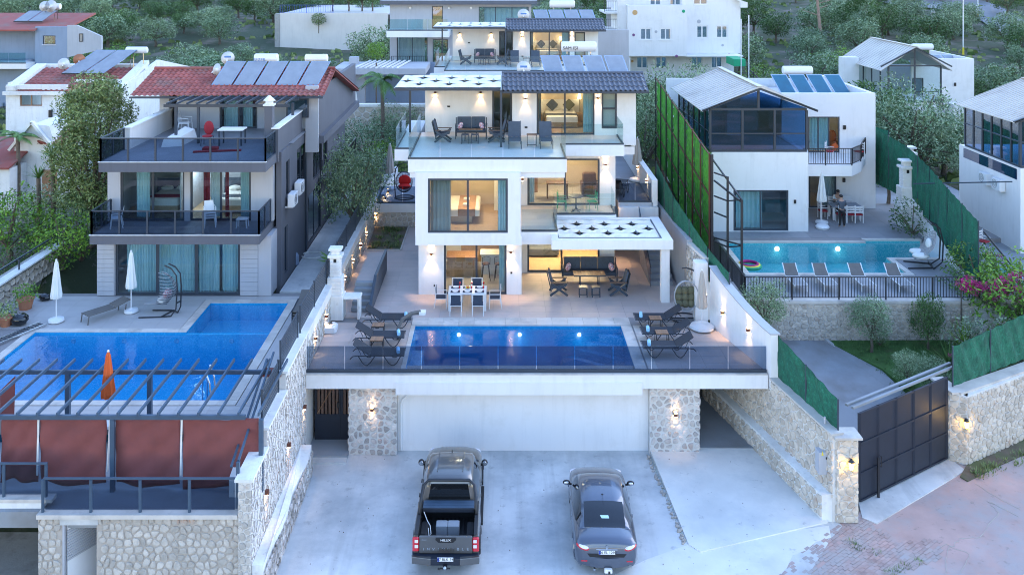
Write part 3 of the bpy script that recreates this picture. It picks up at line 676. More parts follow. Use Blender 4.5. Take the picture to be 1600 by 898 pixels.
def podium():
 t=thing('garage_podium','long white retaining wall and beam carrying the pool terrace above the parked cars','retaining wall',(0,33.0,0))
 obj('wall',wall(MB(),(-3.74,33.0),(5.49,33.0),-.2,3.0,.3),'white_plaster',t)
 obj('beam',MB().box(-7.0,9.72,32.4,32.61,2.56,3.06),'white_plaster',t)
 obj('beam',MB().box(-3.74,X(1004,32.3),32.35,32.995,2.36,2.80).box(-6.99,9.7,32.612,33.3,2.6,2.78),'white_plaster',t)
 n=15
 for i in range(n):a=-7.0+i*16.7/n;obj('coping_stone',MB().box(a+.003,a+16.7/n-.003,32.38,32.72,3.063,3.10),'travertine',t)
 obj('downpipe',MB().tube([(-3.05,32.96,2.3),(-3.55,32.96,1.9),(-3.6,32.96,1.7),(-3.6,32.96,.05)],.045,8),'white_metal',t)
 for(a,b,s_)in((-5.49,-3.745,3),(5.495,7.31,4)):
  pr=obj('stone_pier',MB().box(a,b,32.72,35.6,-.1,2.598),'mortar',t)
  stones(pr,(a,32.72),(b,32.72),0.0,2.57,.205,'pier_stone',.055,.045,s_,asp=1.2,limit=110)
  if a>0:stones(pr,(b,32.72),(b,35.6),0.1,2.57,.26,'pier_stone',.07,.05,s_+9,limit=0)
  else:stones(pr,(a,35.6),(a,32.72),0.1,2.57,.26,'pier_stone',.07,.05,s_+9,limit=0)
 lampobj(t,(X(581,32.6),32.68,Z(640,32.6)),(0,-1),True,3);lampobj(t,(X(1056,32.6),32.68,Z(648,32.6)),(0,-1),True,3)
 obj('passage_wall',MB().box(-7.0,9.2,37.2,37.4,-.1,2.6).box(-3.744,-3.5,33.31,37.2,-.1,2.6).box(5.2,5.49,33.31,37.2,-.1,2.6),'cream_plaster',t)
 obj('passage_floor',MB().box(-7.0,-5.495,32.45,37.2,-.1,.12),'grey_slab',t);obj('passage_floor',MB().prism([(7.32,32.9),(WRx(32.9)-.3,32.9),(8.7,36.9),(7.32,36.9)],-.1,.17),'grey_slab',t)
 obj('step',MB().box(-6.95,-5.5,32.1,32.448,-.1,.06),'concrete',t);obj('step',MB().prism([(7.3,32.6),(WRx(32.6)-.3,32.6),(WRx(32.9)-.31,32.898),(7.32,32.898)],-.1,.10),'concrete',t)
 obj('door',MB().box(7.5,8.75,36.75,36.8,.17,2.4),'black_metal',t)
 glass_rail(t,[(-7.0,32.52),(9.7,32.52)],3.10,.95,'smoked_glass','anthracite',1.4,bh=.11,gap=.016)
 return t
podium()
def small_gate():
 x0,x1,y,z0,z1=-6.9,-5.52,33.55,.12,2.52
 t=thing('metal_gate','dark blue double gate with brown slats under the left end of the terrace','gate',((x0+x1)/2,y,z0))
 xm=(x0+x1)/2+.28
 for a,b in((x0,xm-.005),(xm+.005,x1)):
  l=obj('gate_leaf',MB().box(a,a+.07,y,y+.05,z0,z1).box(b-.07,b,y,y+.05,z0,z1).box(a+.07,b-.07,y,y+.05,z1-.08,z1).box(a+.07,b-.07,y,y+.05,z0,z0+.95),'navy_metal',t)
  n=max(2,int((b-a-.14)/.12))
  for k in range(n):c=a+.07+(b-a-.14)*(k+.5)/n;obj('slat',MB().box(c-.045,c+.045,y+.01,y+.035,z0+.953,z1-.083),'dark_wood',l)
 obj('brace',MB().beam((x0+.1,y-.01,z0+1.0),(xm-.1,y-.01,z1-.1),.07,.02),'wood',t);obj('lock',MB().box(xm-.14,xm-.03,y-.04,y-.002,z0+1.2,z0+1.4),'black',t)
small_gate()
# ---------------- boundary walls of the main villa ----------------
def left_boundary():
 t=thing('boundary_wall','stone and plaster boundary wall with slatted fence left of the main villa','wall',(-7.15,33,0))
 obj('wall',MB().box(-7.35,-7.0,32.4,58,0,4.5),'mortar',t)
 obj('wall',MB().box(-7.35,-7.0,29.4,32.398,0,4.45).box(-7.35,-7.0,27.0,29.398,0,3.9).box(-7.35,-7.0,25.25,26.998,-.5,3.35),'mortar',t)
 obj('cap',MB().box(-7.45,-6.93,29.35,57,4.5,4.58).box(-7.45,-6.93,26.95,29.345,3.9,3.98).box(-7.45,-6.93,25.2,26.945,3.35,3.43).box(-6.998,-6.955,32.7,57,4.15,4.498),'old_white_plaster',t)
 stones(t,(-7.0,51.0),(-7.0,35.6),3.12,4.14,.22,'limestone',.03,.05,21,limit=250)
 stones(t,(-7.0,35.6),(-7.0,32.7),3.12,4.14,.22,'limestone',.03,.05,22,limit=60)
 stones(t,(-7.0,32.4),(-7.0,29.45),.0,4.42,.20,'pier_stone',.05,.05,23,asp=1.6,limit=300)
 stones(t,(-7.0,29.4),(-7.0,27.0),.9,3.85,.20,'pier_stone',.05,.05,24,asp=1.6,limit=220)
 stones(t,(-7.0,27.0),(-7.0,25.25),.9,3.3,.20,'pier_stone',.05,.05,25,asp=1.6,limit=260)
 stones(t,(-7.36,25.245),(-6.99,25.245),-.2,3.3,.2,'warm_stone',.03,.04,29,asp=.9)
 rd=random.Random(4);pl=[(-7.0,31.6),(-7.0,18)]
 p2=[(-6.62+.06*math.sin(k*1.7),31.6-k*.9)for k in range(8)]
 obj('footing',MB().prism([(-6.99,31.6)]+p2+[(-6.99,25.3)],0,lambda x,y:.95+.1*math.sin(y)),'old_white_plaster',t)
 stones(t,(-6.56,31.5),(-6.56,25.3),.02,.86,.17,'pier_stone',.05,.05,26,asp=1.7,limit=240)
 for u,v in((585,341),(571,366),(562,386),(550,409),(537,438)):
  D=-7.0*F/(u-U0);lampobj(t,(-7.0,D,3.78),(1,0),True,2.5)
 for u,v in((508,490),(491,527)):D=-7.0*F/(u-U0);lampobj(t,(-7.0,D,3.75),(1,0),True,3)
 for D,z in((32.0,2.1),(29.6,2.05),(26.8,2.15)):lampobj(t,(-7.0,D,z),(1,0),False,3)
 slat_fence(t,(-7.2,57),(-7.2,32.4),lambda t_:4.58,.95,9,2.45)
 slat_fence(t,(-7.2,32.0),(-7.2,29.5),lambda t_:4.58,.9,9,2.5)
 slat_fence(t,(-7.2,29.2),(-7.2,27.2),lambda t_:3.98,1.0,9,2.0,'anthracite')
left_boundary()
def right_boundary():
 t=thing('boundary_wall','white and stone boundary wall with lamps along the right side of the main villa','wall',(9.7,33,0))
 A=(WRx(36.75),36.75);B=(WRx(32.3),32.3);C=(10.72,28.8)
 def topz(x,y):return 4.55+max(0,(y-32.3))**1.6*.085
 n=8;mb=MB()
 for k in range(n):
  y0=32.3+(36.75-32.3)*k/n;y1=32.3+(36.75-32.3)*(k+1)/n;x0=WRx(y0);x1=WRx(y1)
  mb.add([(x0,y0,2.62),(x1,y1,2.62),(x1+.25,y1,2.62),(x0+.25,y0,2.62),(x0,y0,topz(x0,y0)),(x1,y1,topz(x1,y1)),(x1+.25,y1,topz(x1,y1)),(x0+.25,y0,topz(x0,y0))],[(0,1,5,4),(2,3,7,6),(4,5,6,7)]+([(0,4,7,3)]if k==0 else[])+([(1,2,6,5)]if k==n-1 else[]))
 obj('wall',mb,'white_plaster',t)
 mb=MB()
 for k in range(n):
  y0=32.27+(36.78-32.27)*k/n;y1=32.27+(36.78-32.27)*(k+1)/n;x0=WRx(y0)-.04;x1=WRx(y1)-.04;a=topz(0,y0)+.003;b=topz(0,y1)+.003
  mb.add([(x0,y0,a),(x1,y1,b),(x1+.36,y1,b),(x0+.36,y0,a),(x0,y0,a+.05),(x1,y1,b+.05),(x1+.36,y1,b+.05),(x0+.36,y0,a+.05)],[(0,4,5,1),(2,6,7,3),(4,7,6,5)]+([(0,3,7,4)]if k==0 else[]))
 obj('cap',mb,'light_grey_plaster',t)
 obj('pier',MB().box(8.1,8.62,37.0,37.5,3.1,5.55),'white_plaster',t)
 obj('wall',wall(MB(),(8.6,37.5),(8.3,39.6),3.0,5.6,-.25),'cream_plaster',t);obj('wall',wall(MB(),(8.3,39.6),(7.95,46.4),3.0,5.7,-.25),'light_grey_plaster',t)
 stones(t,(8.58,37.5),(8.28,39.6),3.1,5.5,.2,'warm_stone',.02,.03,31,limit=0)
 Lc=math.hypot(C[0]-WRx(36.9),36.9-C[1]);obj('wall',wall(MB(),(WRx(36.9),36.9),(WRx(32.31),32.31),0,2.6,.3),'mortar',t)
 low=MB();A2=(WRx(32.3),32.3)
 low.add([(A2[0],A2[1],0),(C[0],C[1],0),(C[0]+.33,C[1],0),(A2[0]+.33,A2[1],0),(A2[0],A2[1],2.95),(C[0],C[1],2.80),(C[0]+.33,C[1],2.80),(A2[0]+.33,A2[1],2.95)],[(0,1,5,4),(1,2,6,5),(2,3,7,6),(4,5,6,7),(0,4,7,3)])
 obj('wall',low,'mortar',t)
 stones(t,(WRx(36.9),36.9),(WRx(32.31),32.31),.15,2.55,.24,'limestone',.03,.05,32,limit=150)
 stones(t,A2,C,.75,lambda k:2.9-.15*k,.22,'limestone',.03,.05,33,limit=200)
 obj('cap',MB().beam((A2[0]+.14,A2[1]+.02,2.985),(C[0]+.14,C[1]-.05,2.835),.44,.07),'travertine',t)
 E=(WRx(36.9)-.30,36.9);Fq=(C[0]-.34,C[1]+.02);n=10;ft=MB();
 ft.add([(E[0],E[1],0),(Fq[0],Fq[1],0),(C[0]+.02,C[1]+.02,0),(WRx(36.9),36.9,0),(E[0],E[1],.95),(Fq[0],Fq[1],.85),(C[0]+.02,C[1]+.02,.9),(WRx(36.9),36.9,1.0)],[(0,1,5,4),(1,2,6,5),(4,5,6,7),(0,4,7,3)])
 obj('footing',ft,'old_white_plaster',t)
 stones(t,E,Fq,.12,.84,.22,'limestone',.03,.05,34,limit=160)
 for u,v in((1104,462),(1131,488),(1171,515)):
  D=(9.75+32.5*.26)/((u-U0)/F+.26);lampobj(t,(WRx(D),D,Z(v,D)),(-1,0),True,9)
 px0,px1,py0,py1=X(1308,28.75),X(1341,28.75),28.45,29.2
 p=obj('pillar',MB().box(px0,px1,py0+.3,py1,0,2.72),'mortar',t);stones(p,(px0,py0+.3),(px1,py0+.3),0,2.7,.22,'limestone',.02,.05,35,asp=1.2,limit=60)
 stones(p,(px0,py1),(px0,py0+.3),0,2.7,.25,'limestone',.02,.05,36,limit=0)
 obj('cap',MB().cbox(px0-.12,px1+.1,py0+.15,py1+.1,2.723,2.80,.02),'travertine',t)
 return t
right_boundary()
def lantern(par,x,y,z,nrm=(0,-1),e=5):
 """small hexagonal lantern: bracket, cage, roof > glowing glass"""
 nx,ny=nrm;cx,cy=x+nx*.14,y+ny*.14;o=obj('lantern',MB().beam((x,y,z+.16),(cx,cy,z+.2),.03).lathe(cx,cy,[(.11,z+.12),(.03,z+.22)],6).lathe(cx,cy,[(.05,z-.14),(.07,z-.12)],6),'black_metal',par)
 obj('lantern_glass',MB().lathe(cx,cy,[(.055,z-.118),(.085,z+.118)],6),'yellow_glow',o);point((cx+nx*.12,cy+ny*.12,z),e,(1,.62,.2),.06)
lanterns=thing('wall_lantern','lit black lantern on the stone pillar left of the big gate','lantern',(X(1330,28.6),28.7,Z(727,28.6)))
lantern(lanterns,X(1330,28.6),28.72,Z(727,28.6))
lanterns=thing('wall_lantern','lit black lantern on the stone wall right of the big gate','lantern',(X(1507,32.4),32.35,Z(660,32.4)))
lantern(lanterns,X(1507,32.1),32.1,Z(660,32.1))
# green privacy screen on the right-hand wall (towards the gate)
def mesh_screen(label,pts,m='green_mesh',post=2.0,wave=.03,name='privacy_fence',cap=True,pr=.03,seed=0):
 """pts: (x,y,zbottom,ztop). A sagging mesh cloth on posts, with real ripples"""
 t=thing(name,label,'fence',(pts[0][0],pts[0][1],pts[0][2]));mb=MB();rd=random.Random(seed)
 for a,b in zip(pts,pts[1:]):
  A=Vector(a[:2]);B=Vector(b[:2]);L=(B-A).length;n=max(4,int(L/.12));d=(B-A)/L;nn=Vector((-d.y,d.x));vs=[];m_=6
  for i in range(n+1):
   t_=i/n;c=A.lerp(B,t_);z0=a[2]+(b[2]-a[2])*t_;z1=a[3]+(b[3]-a[3])*t_-.025*abs(math.sin(t_*L*math.pi/.9))
   for j in range(m_+1):w_=wave*math.sin(t_*L*9+j*1.3+rd.random())*(.3+rd.random());vs.append((c.x+nn.x*w_,c.y+nn.y*w_,z0+(z1-z0)*j/m_))
  for side in(0,1):
   off=nn*(.012*side);mb.add([(x+off.x,y+off.y,z)for x,y,z in vs],[(i*(m_+1)+j,(i+1)*(m_+1)+j,(i+1)*(m_+1)+j+1,i*(m_+1)+j+1)[::(1 if side else-1)]for i in range(n)for j in range(m_)])
  k=max(1,round(L/post))
  for i in range(k+1):c=A.lerp(B,i/k);z0=a[2]+(b[2]-a[2])*i/k;z1=a[3]+(b[3]-a[3])*i/k;obj('post',MB().cyl((c.x,c.y,z0),(c.x,c.y,z1+.03),pr,pr,6),'anthracite',t)
 obj('mesh',mb,m,t);return t
mesh_screen('green mesh privacy fence on the stone wall beside the forecourt, ending at the pillar',[(WRx(32.35)+.25,32.35,2.95,4.55),(10.95,28.95,2.8,3.85)])
mesh_screen('dark green mesh band on the side wall below the tall turf screen',[(8.15,46.5,5.6,7.6),(8.25,42.5,5.2,6.9),(8.75,37.6,4.6,6.0),(9.15,35.6,4.75,5.6)],wave=.01)
# tall artificial-turf screen on a steel frame
def turf_screen():
 xx=lambda D:10.05+(D-42.4)*.02;t=thing('turf_screen','tall artificial turf wall on rusty steel posts between the two villas','fence',(10.1,50,2))
 Ds=[42.4+k*2.05 for k in range(9)];zt=lambda D:8.85+(D-42.4)*.09;zb=lambda D:3.1+(D-42.4)*.125
 rd=random.Random(2)
 for a,b in zip(Ds,Ds[1:]):
  n=14;m_=36;mb=MB();vs=[]
  for i in range(n+1):
   D=a+.05+(b-a-.1)*i/n
   for j in range(m_+1):z=zb(D)+.15+(zt(D)-zb(D)-.15)*j/m_;vs.append((xx(D)+rd.uniform(-.05,.02),D+rd.uniform(-.02,.02),z+rd.uniform(-.04,.04)))
  mb.add(vs,[(i*(m_+1)+j,i*(m_+1)+j+1,(i+1)*(m_+1)+j+1,(i+1)*(m_+1)+j)for i in range(n)for j in range(m_)]);obj('turf_panel',mb,'turf',t)
 for i,D in enumerate(Ds):obj('post',MB().box(xx(D)-.14,xx(D)-.07,D-.035,D+.035,1.8,zt(D)+.1),'rust' if i<3 else 'black_metal',t)
 obj('post',MB().box(xx(42.3)-.07,xx(42.3)+.05,42.24,42.36,2.5,zt(42.4)+.05),'black_metal',t)
 for f in(.0,.33,.66,1.0):obj('crossbar',MB().beam((xx(Ds[0])-.09,Ds[0],zb(Ds[0])+f*(zt(Ds[0])-zb(Ds[0]))),(xx(Ds[-1])-.09,Ds[-1],zb(Ds[-1])+f*(zt(Ds[-1])-zb(Ds[-1]))),.05),'rust',t)
turf_screen()
def scaffold():
 t=thing('steel_frame','bare black square tube frame standing in front of the turf screen','frame',(10.8,41,2.0));D=41.3;xa,xb,xc=X(1116,42.2),X(1137,D),X(1159,40.2);Db=40.2
 P=lambda x,y,z0,z1:obj('post',MB().box(x-.045,x+.045,y-.045,y+.045,z0,z1),'black_metal',t)
 P(xb,D,1.6,Z(276,D));P(xc,Db,1.6,Z(312,Db))
 for v in(277,314,340,386):obj('crossbar',MB().beam((xa,42.2,Z(v,D)),(xb,D,Z(v,D)),.06),'black_metal',t)
 for v in(314,386):obj('crossbar',MB().beam((xb,D,Z(v,D)),(xc,Db,Z(v,Db)+.05),.06),'black_metal',t)
 obj('brace',MB().beam((xa,42.2,Z(282,42.2)),(xc,Db,Z(316,Db)),.07),'black_metal',t);obj('brace',MB().beam((xa,42.2,Z(371,42.2)),(xc,Db,Z(383,Db)),.06),'black_metal',t)
 obj('brace',MB().beam((xa-.2,44.5,9.1),(xc,Db,Z(312,Db)),.06),'black_metal',t)
scaffold()
def room(par,x0,x1,y0,y1,z0,z1,wm='wall_inside',fm='pale_tile',e=60,c=(1,.66,.36),lp=None):
 """an inside: back and side linings, floor and ceiling; the front wall with its window closes it"""
 r=obj('room',MB().box(x0-.08,x0,y0,y1,z0,z1).box(x1,x1+.08,y0,y1,z0,z1).box(x0-.08,x1+.08,y1,y1+.08,z0,z1),wm,par)
 obj('ceiling',MB().box(x0-.08,x1+.08,y0,y1+.08,z1+.002,z1+.06),'white_plaster',r);obj('floor',MB().box(x0-.08,x1+.08,y0,y1+.08,z0-.06,z0-.002),fm,r)
 if e:
  for q in(lp or[((x0+x1)/2,y0+(y1-y0)*.45)]):point((q[0],q[1],z1-.35),e,c,.25)
 return r
def curtain(label,x0,x1,y,z0,z1,m='sheer_curtain',folds=None,amp=.045,group=None):
 n=max(12,int((x1-x0)*36));k=folds or(x1-x0)*8;mb=MB();vs=[]
 for i in range(n+1):
  t=i/n;x=x0+(x1-x0)*t;yy=y+amp*math.sin(t*k*2*math.pi)+amp*.4*math.sin(t*k*4.7+1)
  vs+=[(x,yy,z0),(x,y+(yy-y)*.7,z1)]
 mb.add(vs,[(2*i,2*i+2,2*i+3,2*i+1)for i in range(n)])
 if n:mb.add([(a,b+.01,c)for a,b,c in vs],[(2*i+1,2*i+3,2*i+2,2*i)for i in range(n)])
 return tag(obj('curtain',mb,m,loc=(x0,y,z0),smooth=True),label,'curtain',group)
def bed(label,x0,x1,y0,y1,z,cover='linen',runner=None,board='wood',headx=None,cushions=(),long='y'):
 t=thing('bed',label,'bed',((x0+x1)/2,(y0+y1)/2,z))
 obj('bed_base',MB().box(x0+.03,x1-.03,y0+.03,y1-.03,z+.05,z+.3),'oak',t);obj('mattress',MB().cbox(x0,x1,y0,y1,z+.3,z+.62,.05),cover,t)
 if long=='y':
  obj('headboard',MB().box(x0-.25,x1+.25,y1+.002,y1+.09,z,z+1.15),board,t)
  w=(x1-x0)/2
  for k in(0,1):obj('pillow',MB().blob((x0+w*(k+.5),y1-.3,z+.72),(w*.42,.22,.13),10,8),'linen',t)
  if runner:obj('bed_runner',MB().box(x0-.012,x1+.012,y0+.3,y0+.85,z+.35,z+.632),runner,t)
  for k,(cx,cm)in enumerate(cushions):
   o=obj('cushion',MB().cbox(cx-.24,cx+.24,y1-.58,y1-.44,z+.72,z+1.2,.05).xf(rot_about((cx,y1-.5,z+.95),'Y',45)),cm,t)
 return t
def upper_floor(P,ox,oy,oz,first):
 """second storey, its pergola, terrace and tiled roof; used by both villas of this design"""
 z0=9.3+oz;x=lambda a:a+ox;y=lambda a:a+oy;z=lambda a:a+oz
 W='white_plaster'
 obj('balcony_slab',MB().box(x(-4.02),x(2.98),y(39.5),y(45.7),z(8.70),z(9.26)),W,P)
 obj('balcony_slab',MB().box(x(-4.86),x(-4.022),y(41.6),y(49.3),z(8.75),z(9.26)),W,P)
 obj('balcony_slab',MB().box(x(2.982),x(5.95),y(42.6),y(45.7),z(8.75),z(9.26)),W,P)
 obj('roof_slab',MB().box(x(-3.8),x(6.85),y(45.7),y(49.3),z(8.76),z(9.26)),W,P)
 fl=obj('balcony_floor',MB().box(x(-4.0),x(2.96),y(39.52),y(45.7),z(9.261),z(9.28)).box(x(2.961),x(5.93),y(42.62),y(45.0),z(9.261),z(9.28)).box(x(-4.84),x(-4.001),y(41.62),y(46),z(9.261),z(9.28)),'balcony_tile',P)
 if first:
  tiles('tile',fl,[(x(-3.93),y(39.6)),(x(2.9),y(39.6)),(x(2.9),y(45.68)),(x(-3.93),y(45.68))],z(9.28),1.14,.61,'balcony_tile',limit=80,gap=.004)
  tiles('tile',fl,[(x(2.961),y(42.7)),(x(5.9),y(42.7)),(x(5.9),y(44.88)),(x(2.961),y(44.88))],z(9.28),.98,.61,'balcony_tile',limit=20,gap=.004)
 D1,D2=45.7,44.9;zt=11.75
 xl=-3.78;hs=[(X(769,D1)-xl,X(800,D1)-xl,9.3,11.45)]
 mb=MB();wall(mb,(x(xl),y(D1)),(x(.66),y(D1)),z0,z(zt),.2,[(a,b,c+oz,d+oz)for a,b,c,d in hs])
 a0=.66;h2=[(X(838.5,D2)-a0,X(929,D2)-a0,9.3,11.5),(X(940,D2)-a0,X(964,D2)-a0,9.62,11.45)]
 wall(mb,(x(a0),y(D2)),(x(6.85),y(D2)),z0-.5,z(zt),.2,[(a,b,c+oz,d+oz)for a,b,c,d in h2])
 wall(mb,(x(a0),y(D1)),(x(a0),y(D2+.2)),z0,z(zt),.2);wall(mb,(x(xl),y(49.4)),(x(xl),y(D1+.2)),z0,z(zt),.2);wall(mb,(x(6.85),y(D2+.2)),(x(6.85),y(49.4)),z0-.6,z(zt),.2);wall(mb,(x(6.85),y(49.6)),(x(xl),y(49.6)),z0-.6,z(zt),.2)
 obj('wall',mb,W,P)
 window(P,(x(xl+hs[0][0]),y(D1)),(x(xl+hs[0][1]),y(D1)),z0,z(11.45),1,setb=.05,name='door',fw=.1)
 window(P,(x(a0+h2[0][0]),y(D2)),(x(a0+h2[0][1]),y(D2)),z0,z(11.5),2,setb=.06,name='sliding_door',fw=.09,splits=[1.42])
 window(P,(x(a0+h2[1][0]),y(D2)),(x(a0+h2[1][1]),y(D2)),z(9.62),z(11.45),1,setb=.04,trans=1.0,fw=.09)
 obj('bright_room_backing',MB().box(x(5.15),x(6.0),y(D2+.35),y(D2+.37),z(9.7),z(11.4)),'linen',P)  # pale panel added behind the small window to stand in for a bright interior
 obj('roof',MB().box(x(xl-.02),x(7.1),y(45.3),y(49.6),z(11.76),z(11.82)),'light_grey_plaster',P)
 obj('eave',MB().box(x(.15),x(7.24),y(43.55),y(45.29),z(11.60),z(11.66)),'anthracite',P)
 obj('gutter',MB().box(x(.15),x(7.26),y(43.42),y(43.548),z(11.60),z(11.70)),'anthracite',P)
 rf=obj('tiled_roof',MB().add([(x(.15),y(43.55),z(11.662)),(x(7.24),y(43.55),z(11.662)),(x(7.24),y(45.25),z(12.30)),(x(.15),y(45.25),z(12.30)),(x(.15),y(45.29),z(11.662)),(x(7.24),y(45.29),z(11.662))],[(0,1,2,3),(0,3,4),(1,5,2),(3,2,5,4),(0,4,5,1)]),'slate_tile',P)
 tile_roof(rf,x(.13),x(7.26),y(43.5),z(11.70),y(45.27),z(12.34),'slate_tile',.235,.44,single=first)
 obj('ridge',MB().tube([(x(.13),y(45.3),z(12.36)),(x(7.26),y(45.3),z(12.36))],.09,8),'slate_tile',rf)
 pg=obj('pergola_frame',MB().box(x(-5.0),x(.14),y(42.4),y(42.52),z(11.88),z(12.0)).box(x(-5.0),x(.14),y(47.0),y(47.1),z(11.9),z(12.0)).box(x(-5.0),x(-4.9),y(42.52),y(47.0),z(11.9),z(12.0)).box(x(.04),x(.14),y(42.52),y(47.0),z(11.9),z(12.0)),'anthracite',P)
 for px_,py_ in((-4.55,45.75),(.09,42.05)):obj('post',MB().box(x(px_)-.05,x(px_)+.05,y(py_)-.05,y(py_)+.05,z0-.02,z(11.9)),'anthracite',P)
 obj('beam',MB().box(x(.04),x(.14),y(42.0),y(42.39),z(11.89),z(11.99)),'anthracite',P)
 woven(P,x(-4.95),x(.08),y(42.45),y(47.05),z(12.03),4,7)
 glass_rail(P,[(x(-4.0),y(45.6)),(x(-4.0),y(39.56)),(x(2.94),y(39.56)),(x(2.94),y(42.66)),(x(5.9),y(42.66)),(x(5.9),y(44.85))],z(9.262),1.0,'clear_glass','anthracite',1.5,bh=.09)
 glass_rail(P,[(x(-4.8),y(46)),(x(-4.8),y(41.66)),(x(-4.06),y(41.66))],z(9.262),1.0,'clear_glass','anthracite',1.5,bh=.09)
 for u,v,D,bo in((680,145,D1,False),(751,145,D1,False),(821,154,D2,True),(934,153,D2,True)):lampobj(P,(x(X(u,D)),y(D)-.01,z(Z(v,D))),(0,-1),bo,18,light=True)
 for u,v,D in((701,166.5,D1),(822,199,D2)):obj('socket',MB().box(x(X(u,D))-.07,x(X(u,D))+.07,y(D)-.03,y(D)-.001,z(Z(v,D))-.04,z(Z(v,D))+.04),'black',P)
 room(P,x(xl+.25),x(.6),y(D1+.21),y(49.1),z0+.03,z(11.7),e=0,fm='oak')
 room(P,x(a0+.25),x(5.05),y(D2+.21),y(48.9),z0+.03,z(11.7),e=34,fm='carpet',lp=[(x(2.9),y(46.4))])
 curtain('sheer curtain gathered at the left of the top storey sliding door' if first else 'sheer curtain at the left of the rear villa sliding door',x(1.95),x(2.12),y(45.3),z0+.05,z(11.6),'grey_curtain',2)
 curtain('pale blue curtain drawn at the right of the %s bedroom door'%('top storey' if first else 'rear villa'),x(4.25),x(4.8),y(45.35),z0+.05,z(11.6),'teal_curtain',4)
 bed('double bed with a white cover and two dark cushions in the %s bedroom'%('top storey' if first else 'rear villa top'),x(2.45),x(4.1),y(46.6),y(48.75),z0+.03,cushions=((x(2.85),'grey_cushion'),(x(3.75),'olive_cushion')),runner='grey_cushion',board='linen')
 for k,xx_ in enumerate((2.1,4.35)):
  o=thing('bedside_lamp','lit bedside lamp %s of the bed in the %s bedroom'%(('left','right')[k],'top storey' if first else 'rear villa'),'lamp',(x(xx_),y(48.6),z0))
  obj('table',MB().cbox(x(xx_)-.2,x(xx_)+.2,y(48.35),y(48.8),z0+.03,z0+.5,.01),'oak',o);obj('lamp_shade',MB().cyl((x(xx_),y(48.6),z0+1.25),(x(xx_),y(48.6),z0+1.5),.09,.07,12),'room_glow',o);obj('stem',MB().cyl((x(xx_),y(48.6),z0+.5),(x(xx_),y(48.6),z0+1.25),.015),'chrome',o)
def woven(P,x0,x1,y0,y1,z,rows,holes):
 """woven strips of shade fabric: neighbouring strips are pinched apart into lens-shaped gaps"""
 h=(y1-y0)/rows;n=holes*10;
 for r in range(1,rows+1):yy=y0+h*r-(.12*h if r==rows else 0);obj('fabric_bearer',MB().box(x0,x1,yy-h*.3,yy+h*(.1 if r==rows else.3),z-.22,z-.14),'anthracite',P)
 g=lambda r,ph:(lambda q:h*(.10*q**.7+.30*q**7))(max(0,math.sin(ph+(r%2)*math.pi)))
 for r in range(rows):
  mb=MB();vs=[]
  for i in range(n+1):
   t=i/n;x=x0+(x1-x0)*t;ph=t*holes*math.pi;a=g(r,ph);b=g(r+1,ph);lo=y0+h*r+(a+.012 if r else 0);hi=y0+h*(r+1)-b*(1 if r<rows-1 else.6)-.012
   vs+=[(x,lo,z),(x,(lo+hi)/2,z-.03+.03*math.sin(ph*2+r)),(x,hi,z)]
  for dz in(0,.006):
   f=[(3*i+j,3*i+3+j,3*i+4+j,3*i+1+j)for i in range(n)for j in(0,1)];mb.add([(p,q,c+dz)for p,q,c in vs],f if dz else[q[::-1]for q in f])
  obj('shade_fabric',mb,'pergola_fabric',P)
  for j in range(holes+1):
   t=(j+.5)/holes
   if r and t<1 and math.sin(t*holes*math.pi+(r%2)*math.pi)>.9:xx=x0+(x1-x0)*t;yy=y0+h*r;obj('fabric_tie',MB().beam((xx,yy-h*.36,z+.06),(xx,yy+h*.36,z+.06),.05,.03),'anthracite',P)
